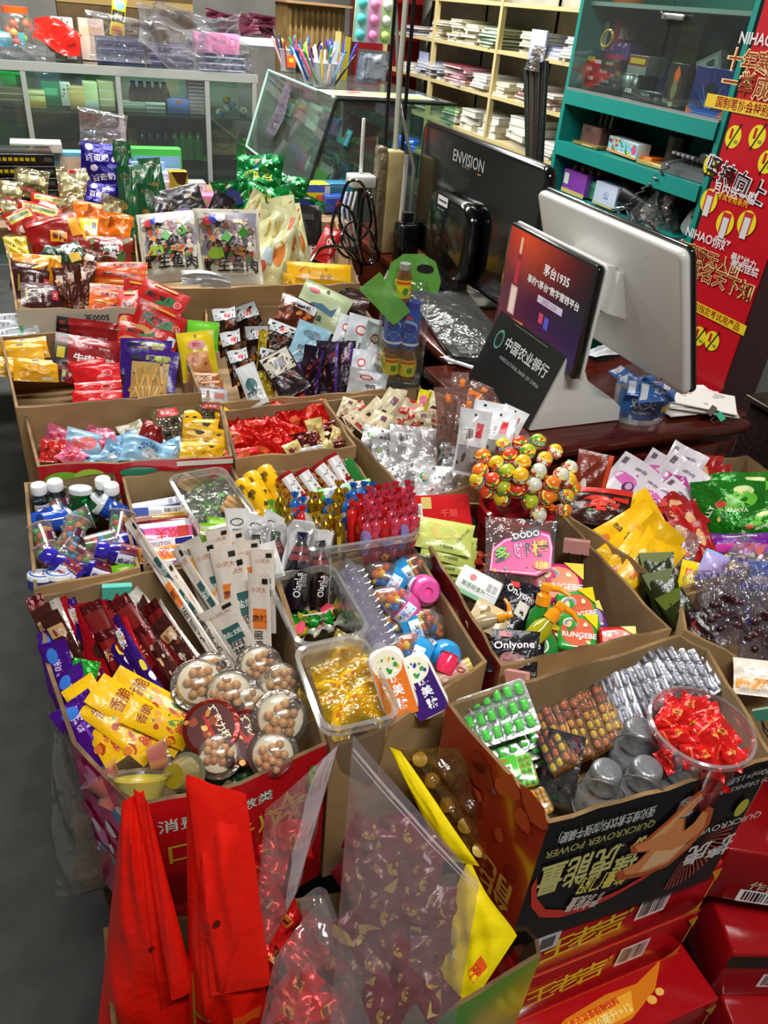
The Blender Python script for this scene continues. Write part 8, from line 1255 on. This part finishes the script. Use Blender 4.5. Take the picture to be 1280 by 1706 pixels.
for k in range(9):q=pouch('green_candy_bag','bag','#1f9a1f',[('S',3,0,0,.8,.8,7,['#4ac83a','#0f5a14','#8ae06a'])],.13,.05,.03,'foil',seed=400,crump=.8) if k==0 else q;o=q.at(['green bag topmost beyond the third post','green bag second beyond the third post','green bag low beyond the third post','green bag topmost before the third post','green bag second before the third post','green bag third before the third post','green bag lowest before the third post','green bag near the corner post, upper','green bag near the corner post, lower'][k],[372,385,392,318,322,315,325,400,405][k],[236,246,256,232,241,250,260,240,250][k],.62,14,6,40,0,44,'green bags low in the showcase')
lathe_thing('watch_set','toy',[('watch_strap',[(.001,-.06),(.012,-.058),(.012,.058),(.001,.06)],mat('#2a7ac0','gloss')),('watch_face',[(.02,-.012),(.022,0),(.02,.012)],mat('#e0e4e0','gloss'))],.12,.04,[(.0122,[('S',3,0,0,.9,.9,14,['#d8e8f0','#1a4a8a'])],.07,.1,0)]).new(Matrix.Translation(on(378,183,Yi))@Matrix.Rotation(.9,4,'Y')@RX,'blue patterned toy strap behind the corner glass')
for k,(x,y,c) in enumerate([(366,188,'#c8c8c0'),(378,166,'#b8a83a'),(405,186,'#b8bcb8')]):MBo=MB();MBo.ball(.024,mat(c,'gloss'),None,12,8);MBo.ball(.008,mat('#e0602a','gloss'),T3(0,-.02,.012));o=MBo.build('toy_ball');o.location=on(x,y,Yi + .04);tag(o,['white toy ball beside the blue strap','yellow-green toy ball above the blue strap','white toy ball nearest the corner post'][k],'toy','small toys behind the corner glass')
GTP = 'bags and stock on the showcase top';Yt=YS + .2
for a in [('teal_box','box','teal box at the aisle end of the showcase top',20,72,42,22,Yt,1.10,'#1f98a8',[('R',-.2,.3,.5,.3,'#c8d8d8')]),('white_dot_box','box','tall white box with black dots on the showcase',101,20,34,60,Yt + .12,1.055,'#c0c0bc',[('R',0,0,.06,1,'#4a4a4a'),*[('E',s * .24,-.4 + .2*k,.03,.03,'#2a2a2a') for s in (-1,1) for k in range(5)]]),('indigo_bundle','bundle','indigo paper bundle in clear film',200,68,76,40,Yt,1.05,'#4a4a6a',[('R',0,-.4 + .16*k,1,.06,['#2a2a48','#7a7a94'][k % 2]) for k in range(6)]),('grey_bundle','bundle','grey-blue paper bundle in clear film',284,76,76,34,Yt,1.05,'#5a5a70',[('R',0,-.4 + .16*k,1,.06,['#3a3a50','#9a8aa0'][k % 2]) for k in range(6)]),('blue_card_stack','stack','blue and white cards under the pink box',370,98,78,26,Yt - .06,1.05,'#3a4a6a',[('R',0,-.4 + .18*k,1,.07,['#c8d0d8','#1a2438'][k % 2]) for k in range(6)]),('pink_box','box','pink box on the blue and white cards',362,62,74,30,Yt - .06,1.134,'#d87aa8',[('R',.35,.1,.14,.4,'#c83a7a'),('R',.35,.1,.1,.3,'#e8a0c0')]),('white_cloth_box','box','pale orange and white box behind the indigo bundle',150,26,40,60,Yt + .2,1.05,'#c0a898',[('R',0,.2,.8,.2,'#c8a080')])]:block(*a,g=GTP)
pouch('red_plastic_bag','bag','#d8241a',[('R',0,-.3,.8,.03,'#a81810'),('R',0,-.1,.8,.03,'#a81810')],.16,.08,.05,'film',seed=410,crump=.7).at('folded bright red plastic bag on the showcase',96,60,on(96,60,Yt).z,42,4,35,0,84,GTP)
bj=thing('ball_jar','clear jar of bouncy balls with an orange lid','jar',Matrix.Translation(on(28,40,Yt + .05)-V((0,0,.1))) );MB().lathe([(.001,0),(.07,0),(.075,.02),(.075,.13),(.06,.15)],TUB(),20,A90,False).build('jar_wall',bj);MB().lathe([(.062,.148),(.062,.175),(.001,.176)],mat('#e0541a','gloss'),20,A90).build('jar_lid',bj)
b=MB();rr=random.Random(2);fill_balls(b,rr,14,.05,.02,.12,.022,['#d83a2a','#8ab82a','#c8541a','#a82a3a','#e0a03a']);b.v=[A90@p for p in b.v];stuff(b.build('ball_filling',bj))
pouch('hanging_snack_tube','toy','#c8b81a',[('E',0,.3,.4,.12,'#3a9ad0'),('R',0,0,.9,.3,'#2a2a1a'),('T','面',0,.0,.2,'#d8d0a0'),('R',0,-.35,.8,.2,'#c8701a')],.04,.12,.02,'film',seed=411).at('yellow and black snack packet hanging over the indigo bundle',197,28,on(197,28,Yt - .1).z,64,4,10,0,26)
fw=pouch('clear_wrapping','plastic film',mat('#ececf0','wrap',h=.07,lo=.06,hi=.6,s=9),(),.3,.14,.1,seed=412,crump=1.0,var=3)
for x,y,w,h,z,lb in [(35,92,84,40,4.8,'clear wrapping over the showcase corner'),(200,70,110,66,4.78,'clear wrapping round the indigo bundle'),(285,66,124,76,4.78,'clear wrapping round the grey bundle'),(378,92,110,54,4.72,'clear wrapping round the blue cards'),(172,218,84,50,3.25,'bubbled clear bag standing before the showcase'),(330,36,150,40,5.1,'clear wrapping heaped behind the bundles')]:fw.at(lb,x,y,on(x,y,z).z,h,3,25,0,w,'clear wrappings')
body('wall_counter','white shelf by the far wall with maroon bundles','shelf',[('shelf_board',(.9,5.3,1.17),(1.75,5.62,1.2),mat('#b8bcc0')),('shelf_edge',(.9,5.28,1.165),(1.75,5.299,1.205),mat('#c8ccd0')),('support',(1.0,5.4,0),(1.05,5.5,1.169),mat('#3a3a3a')),('support',(1.6,5.4,0),(1.65,5.5,1.169),mat('#3a3a3a'))])
mbn=pouch('maroon_bundle','bundle','#5a1f34',[('R',0,.1,.9,.05,'#7a3a4a')],.26,.08,.08,'film',seed=413,crump=.9)
for k,(x,y) in enumerate([(395,48),(425,52),(450,42),(380,36)]):p=on(x,y,5.45);mbn.new(frame((p.x,5.42 + .03*k,1.25 + .03*(k>1)),(1,0,0),(0,.3,.95),(0,-.95,.3)),['maroon bundle nearest the pink box','maroon bundle in the middle of the white shelf','maroon bundle by the pen cups','maroon bundle rearmost on the white shelf'][k],'maroon bundles')
body('long_carton','long brown carton lying behind the showcase top','box',[('carton',(.2,5.45,.95),(.95,5.6,1.42),mat('#54432a','card',c2='#463620')),('tape_strip',(.2,5.445,1.3),(.95,5.449,1.34),mat('#8a7444'))])
# ------------------------------------------------------------------ slanted glass counter with pens
c2=thing('slanted_glass_counter','glass counter with a slanted front and pens on top','showcase',Matrix.Translation((1.35,4.0,0)));O2=V((1.35,4,0))
def s2(nm,pts,m,th=.006):
 n=(V(pts[1])-V(pts[0])).cross(V(pts[2])-V(pts[1])).normalized()*th;a=[V(p)-O2 for p in pts];q=len(a)
 return MB().add(a+[p-n for p in a],[tuple(range(q)),tuple(range(2*q-1,q-1,-1))]+[(i,q+i,q+(i+1) % q,(i+1) % q) for i in range(q)],m,None,False).build(nm,c2)
GG2=mat('#cfe4da','clear',h=.03,lo=.04,hi=.4,r=.03)
s2('top_glass',[(1.19,3.48,1.095),(1.75,3.48,1.095),(1.75,4.6,1.095),(1.19,4.6,1.095)],GG2,.008);s2('slanted_front',[(1.185,3.485,1.09),(1.185,4.6,1.09),(1.06,4.6,.72),(1.06,3.485,.72)],GG2);s2('end_glass',[(1.19,3.48,1.085),(1.07,3.48,.72),(1.75,3.48,.72),(1.75,3.48,1.085)],GG2)
BKF=mat('#1a1c1c','gloss')
for pts in ([(1.19,3.475,1.09),(1.065,3.475,.72)],[(1.19,3.475,1.09),(1.75,3.475,1.09)],[(1.185,3.48,1.092),(1.185,4.6,1.092)],[(1.185,4.6,1.09),(1.06,4.6,.72)],[(1.06,3.48,.72),(1.06,4.6,.72)]):MB().tube([V(p)-O2 for p in pts],.008,BKF if pts[0][1]==3.475 else mat('#9ab8ac','gloss'),6).build('edge_bar',c2)
MB().box(V((1.06,3.48,0))-O2,V((1.75,4.6,.712))-O2,mat('#4a4a48')).build('cabinet_base',c2)
MB().box(V((1.15,3.5,.90))-O2,V((1.74,4.58,.906))-O2,GG2).build('glass_shelf',c2)
rr=random.Random(31);CC=['#b8c8d8','#c83a6a','#6ab04a','#3a6ab0','#d8d0c8','#8a4a9a','#d8a03a','#d84a3a','#2a2a34','#a8b8b0','#5ab0c0','#e0b8c8'];st_=[]
for k in range(46):
 lo=k % 2;w=rr.uniform(.12,.22);p=V((rr.uniform(1.16 if lo else 1.22,1.4),3.52 + .0225*k,(.722 if lo else .908)))
 o=flatbox('stationery_packet','packet',w,rr.uniform(.05,.09),.012,rr.choice(CC),[('S',k,0,0,.9,.9,6,rr.sample(CC,3))],'gloss').new(frame(p+V((0,0,.035)),V((0,-1,0)),V((.35,0,.94)),V((-.94,0,.35))),'','stationery packets in the slanted counter');st_.append(o)
label_grid(st_,'small stationery packet','in the slanted counter',5)
for k,(y,x,c,lb) in enumerate([(3.52,1.3,'#8a1f1a','dark red hanging cloth seen through the end glass'),(3.55,1.42,'#a02a20','red cloth second behind the end glass'),(4.45,1.24,'#d8741a','orange toy packet at the far end of the slanted glass'),(4.38,1.2,'#e0822a','orange toy packet lower at the far end')]):pouch('hanging_packet','packet',c,[('S',k,0,0,.6,.6,4,['#2a1414','#5a1f1a'])],.14,.14,.02,'film',seed=420+k,crump=.8).new(frame((x,y,1.01),(1,0,0) if k<2 else (0,-1,0),(0,0,1),(0,-1,0) if k<2 else (-1,0,0)),lb,'hanging packets')
pouch('grey_film_sheet','plastic film',mat('#a8a0b0','wrap',h=.35,haze='#8a8290',lo=.05,hi=.4),(),.14,.24,.01,seed=430,crump=2).new(frame((1.11,4.1,.97),(0,-1,0),V((.35,0,.94)),V((-.94,0,.35))),'grey translucent sheet hanging on the slanted glass')
PT=1.097;PENC=['#2a3ab0','#c8ccd0','#3a9a4a','#d84a4a','#e0a8b8','#17171a','#5a9ad0','#d8c83a','#8a4ab0','#c8d8d0']
def pen_kind(c):
 def make(root,i):
  MB().lathe([(.0035,-.075),(.0048,-.06),(.0048,.05),(.0042,.055)],mat(c,'gloss'),8).build('barrel',root);MB().lathe([(.0055,.045),(.0055,.075),(.003,.08),(.001,.08)],mat(c if c != '#c8ccd0' else '#3a6ab0','gloss'),8).build('cap',root)
 return Kind('pen','pen',.155,.011,make)
PK_ = {c:pen_kind(c) for c in PENC}
cups=[('black wire pen cup behind the clear ones',480,62,4.6,'#141416',10,.045),('clear pen cup at the counter corner',462,98,4.35,None,9,.05),('clear pen box crowded with pale pens',500,125,3.95,None,16,.06),('clear pen box of blue and yellow pens',540,132,3.72,None,16,.06),('clear cup of violet pens at the back',515,20,4.9,None,9,.045)]
for k,(lb,x,y,yy,c,n,R) in enumerate(cups):
 p=on(x,y,yy);p.z=PT if yy<4.6 else PT;p=P(x,y+14,PT) if yy<4.6 else V((1.35 if k==0 else 1.55,4.52,PT));p.y=min(max(p.y,3.56),4.54);p.x=min(max(p.x,1.24),1.7)
 t=thing('pen_cup',lb,'pen cup',Matrix.Translation(p),'pen cups');m=mat(c,'gloss') if c else mat('#d8e0e4','clear',h=.2,hi=.5)
 MB().lathe([(.001,.001),(R * .85,.001),(R,.1),(R * .94,.1),(R * .8,.006)],m,14,A90).build('cup_wall',t);MB().lathe([(R*1.0,.096),(R*1.04,.099),(R,.102)],m,14,A90).build('rim',t)
 if k in (1,2):printed(t,[('R',0,0,.9,.9,'#d8541a' if k==1 else '#c8d0d8'),('R',0,.1,.5,.3,'#e8b03a' if k==1 else '#6a8a9a')],.05,.06,M=T3(0,-R - .002,.05)@RX,name='sticker')
 ps=[]
 for j in range(n):
  a=j*2.4;q=R * .7*sqrt((j + .5)/n);d=V((cos(a)*q*2.2,sin(a)*q*2.2,.12)).normalized();u=d;nn=V((-1,-1,0));nn=(nn-u*nn.dot(u)).normalized()
  ps.append(PK_[PENC[(j*3+k*2) % 10] if k<4 else '#2a3ab0'].new(frame(p+V((cos(a)*q,sin(a)*q,.0))+d * .09,u.cross(nn),u,nn),'','pens in cups on the glass counter'))
 label_row(ps,'slim pen',f'in the {lb.split(" ", 1)[0]} {["wire cup", "corner cup", "pale pen box", "blue pen box", "rear violet cup"][k]}')
for k,(x,c,lb) in enumerate([(566,'#c8b878','tall cream ruler standing among the pens'),(578,'#a8982a','tall yellow ruler standing among the pens'),(556,'#b8c8d0','pale ruler with orange sticker among the pens')]):q=P(x,136,PT);tag(MB().box((-.014,-.004,0),(.014,.004,.21 - .02*k),mat(c,'gloss')).build('ruler'),lb,'ruler','rulers').matrix_world=Matrix.Translation((min(q.x,1.6),max(q.y,3.54) + .05,PT))@Matrix.Rotation(.08*k,4,'Y')
flatbox('printed_sheet','paper',.5,.2,.002,'#c8b8a8',[('R',-.2,0,.5,.9,'#c88a7a'),('R',.25,0,.4,.9,'#8aa86a'),('R',.4,.3,.2,.3,'#8a9ac0'),('S',3,0,0,.9,.8,10,['#d8d0b8','#b86a5a','#6a9a8a'])],'print').new(frame((1.42,3.62,PT + .003),(1,0,0),(0,1,0),(0,0,1)),'colourful printed sheet on the glass counter edge')
body('corrugated_carton','ribbed brown carton standing behind the pens','box',[('carton',(1.30,4.66,.3),(1.62,4.9,1.40),mat('#7a6238','card',c2='#5f4a28'))]+[('flute',(1.31 + .03*k,4.652,.7),(1.322 + .03*k,4.659,1.38),mat('#8a7044','card',c2='#6f5730')) for k in range(10)]+[('flap',(1.28,4.6,1.401),(1.64,4.9,1.41),mat('#8a6a4a','card'))])
sq=flatbox('squeeze_toy_card','toy card',.2,.2,.003,'#b8d0a0',[('R',-.3,0,.33,1,'#a8d0d0'),('R',.03,0,.33,1,'#d8a0c8'),('R',.35,0,.3,1,'#b0cc8a')],'print').new(frame((1.60,4.18,1.37),(1,0,0),(0,-.1,1),(0,-1,-.1)),'hanging card of coloured round squeeze toys')
for k in range(9):o=MB().ball(.024,mat(['#4ab0b0','#e080b0','#c8d0c8'][k % 3] if k<8 else '#a8c86a','gloss'),None,12,8,(1,1,.6)).build('squeeze_toy',sq);o.location=(-.065 + .065*(k % 3),.065 - .065*(k // 3),.012)
tag(MB().tube([(1.6,4.2,1.47),(1.6,4.22,2.98)],.002,BKF,5).build('hanging_string'),'thin string holding up the squeeze toy card','string')
pouch('notepad_bag','bag',mat('#c8d0d8','wrap',h=.35,haze='#b0b8c8',lo=.05,hi=.5),[('R',0,0,.9,.8,'#b8bcd0'),('R',-.4,0,.06,.8,'#8ab0d8'),('R',.3,-.42,.12,.08,'#e0582a')],.17,.15,.03,seed=440,crump=.6).new(frame((1.59,4.12,1.17),(1,0,0),(0,-.2,1),(0,-1,-.2)),'clear bag of pale notepads under the squeeze toy card')
# ------------------------------------------------------------------ low table before the showcase
GZ2 = 'goods on the low table';TZ = .76;bx=[('T','啤酒',-.1,0,.5,'#b8a02a',0,.03),*[('R',-.42 + .1*k,-.05,.06,.3,'#a8962a') for k in range(7)]]
for k in range(5):p=P(46-3*k,246+13*k,.93 - .034*k);flatbox('black_game_box','box',.2,.031,.16,'#141312',[*[('R',-.42 + .085*j,.0,.06,.34,'#b8a61f') for j in range(8)],('R',.4,0,.12,.4,'#4a4a48')],'gloss').new(frame((-.06,2.96 - .012*k,.925 - .034*k),(.998,.05,0),(0,0,1),(.05,-.998,0)),['black box with yellow figures, topmost','black box with yellow figures, second from the top','black box with yellow figures, in the middle','black box with yellow figures, second lowest','black box with yellow figures, lowest'][k],'black boxes with yellow figures')
for a in [('white_sheet_stack','paper','white sheet pad lying behind the black boxes',60,240,80,14,3.22,.90,'#c8c4bc',[('S',3,0,0,.8,.6,4,['#a8744a'])],.1),('blue_tray','tray','pale blue file tray standing behind the violet bags',125,264,66,54,3.3,.77,'#6ab0d0',[('R',.06,-.05,.85,.85,'#c4bca8')],.06),('green_tray','tray','bright green tray behind the pink books',262,262,80,44,3.34,.80,'#4ab84a',[('R',0,-.1,.94,.7,'#78aac8')],.06),('red_edged_book','book','red edged book leaning against the blue tray',128,290,34,36,3.2,.77,'#c83a3a',[('R',.05,-.05,.8,.8,'#c0b8b0')],.02),('picture_book','book','blue and pink picture book in the green tray',240,266,66,30,3.26,.80,'#8ab0c8',[('R',-.2,.1,.3,.3,'#d84a6a'),('R',.2,0,.4,.8,'#d8b0c8'),('S',5,0,0,.9,.8,8,['#c8d8a0','#e0a0c0','#a0c8e0'])],.02),('pink_book','book','pink and white book lying before the green tray',246,292,90,22,3.16,.77,'#d8b8c4',[('S',6,0,0,.9,.8,8,['#e0d8d8','#b8a0c0','#d88aa8'])],.1),('lilac_book','book','lilac book showing beside the brown box',280,276,50,18,3.2,.80,'#a8a8c8',[('R',0,.1,.9,.2,'#c8c8e0')],.1),('brown_toy_box','box','brown and yellow toy box beside the green bags',298,296,30,44,3.0,.79,'#a8922a',[('P',[(-.4,.5),(.5,.5),(.3,.0),(-.1,.1)],'#3a1a14'),('R',0,-.4,.8,.1,'#d8c86a')],.05),('white_label_box','box','white box with a barcode panel by the showcase leg',328,300,30,36,3.05,.76,'#b8b4ac',[('R',0,-.1,.7,.3,'#6a5a54'),('B',0,.25,.8,.3)],.06),('pink_toy_box','box','pink patterned box under the showcase corner',348,322,40,22,2.98,.76,'#d87aa0',[('S',4,0,0,.9,.8,8,['#e8c0d0','#8ac06a','#e0e0e0'])],.08),('yellow_figure_box','box','yellow and blue box behind the green foil bags',528,318,46,40,2.95,.765,'#d8c02a',[('R',0,.35,1,.3,'#3a5aa8'),('E',.1,-.1,.2,.2,'#d8682a'),('R',.4,0,.2,.9,'#c8c8c0')],.08),('blue_figure_box','box','dark blue box with a red emblem by the cables',562,352,40,26,2.9,.765,'#2a4aa8',[('E',.1,0,.2,.3,'#b83a5a'),('R',0,.4,1,.1,'#6a8ad0')],.06),('blue_case','case','pale blue flat case under the slanted glass',560,296,60,16,3.2,.77,'#3a7a9a',[('R',0,.2,1,.1,'#6aa0b8')],.08)]:
 block(*a[:-1],d=a[-1],g=GZ2,fin='gloss')
snk=pouch('clear_powder_bag','sweet bag',mat('#e0dcc8','wrap',h=.2,lo=.06,hi=.5,haze='#c8b878'),[('R',0,.1,.8,.3,'#c8c49a'),('R',-.1,-.25,.5,.12,'#b04a4a'),('S',3,.2,0,.4,.5,5,['#d8c84a','#c8d0d0','#b8a86a'])],.1,.08,.03,seed=450,crump=.6)
for x,y,z,h,w,a,lb in [(52,305,.86,46,62,4,'clear sweet bag with pale label in front of the black boxes'),(98,300,.86,46,50,-30,'clear sweet bag with yellow pieces, tilted'),(120,318,.85,40,40,10,'clear sweet bag beside the violet bags'),(18,322,.85,40,40,0,'clear sweet bag by the aisle with green and white pieces'),(112,338,.84,30,40,-40,'clear sweet bag just behind the orange bags'),(15,350,.83,30,40,20,'clear sweet bag behind the corner packets'),(138,300,.87,40,30,0,'pinkish clear bag leaning on the violet bags'),(186,355,.85,50,36,6,'clear bag with an orange header behind the face packet')]:snk.at(lb,x,y,z,h,a,35,0,w,'clear sweet bags at the back')
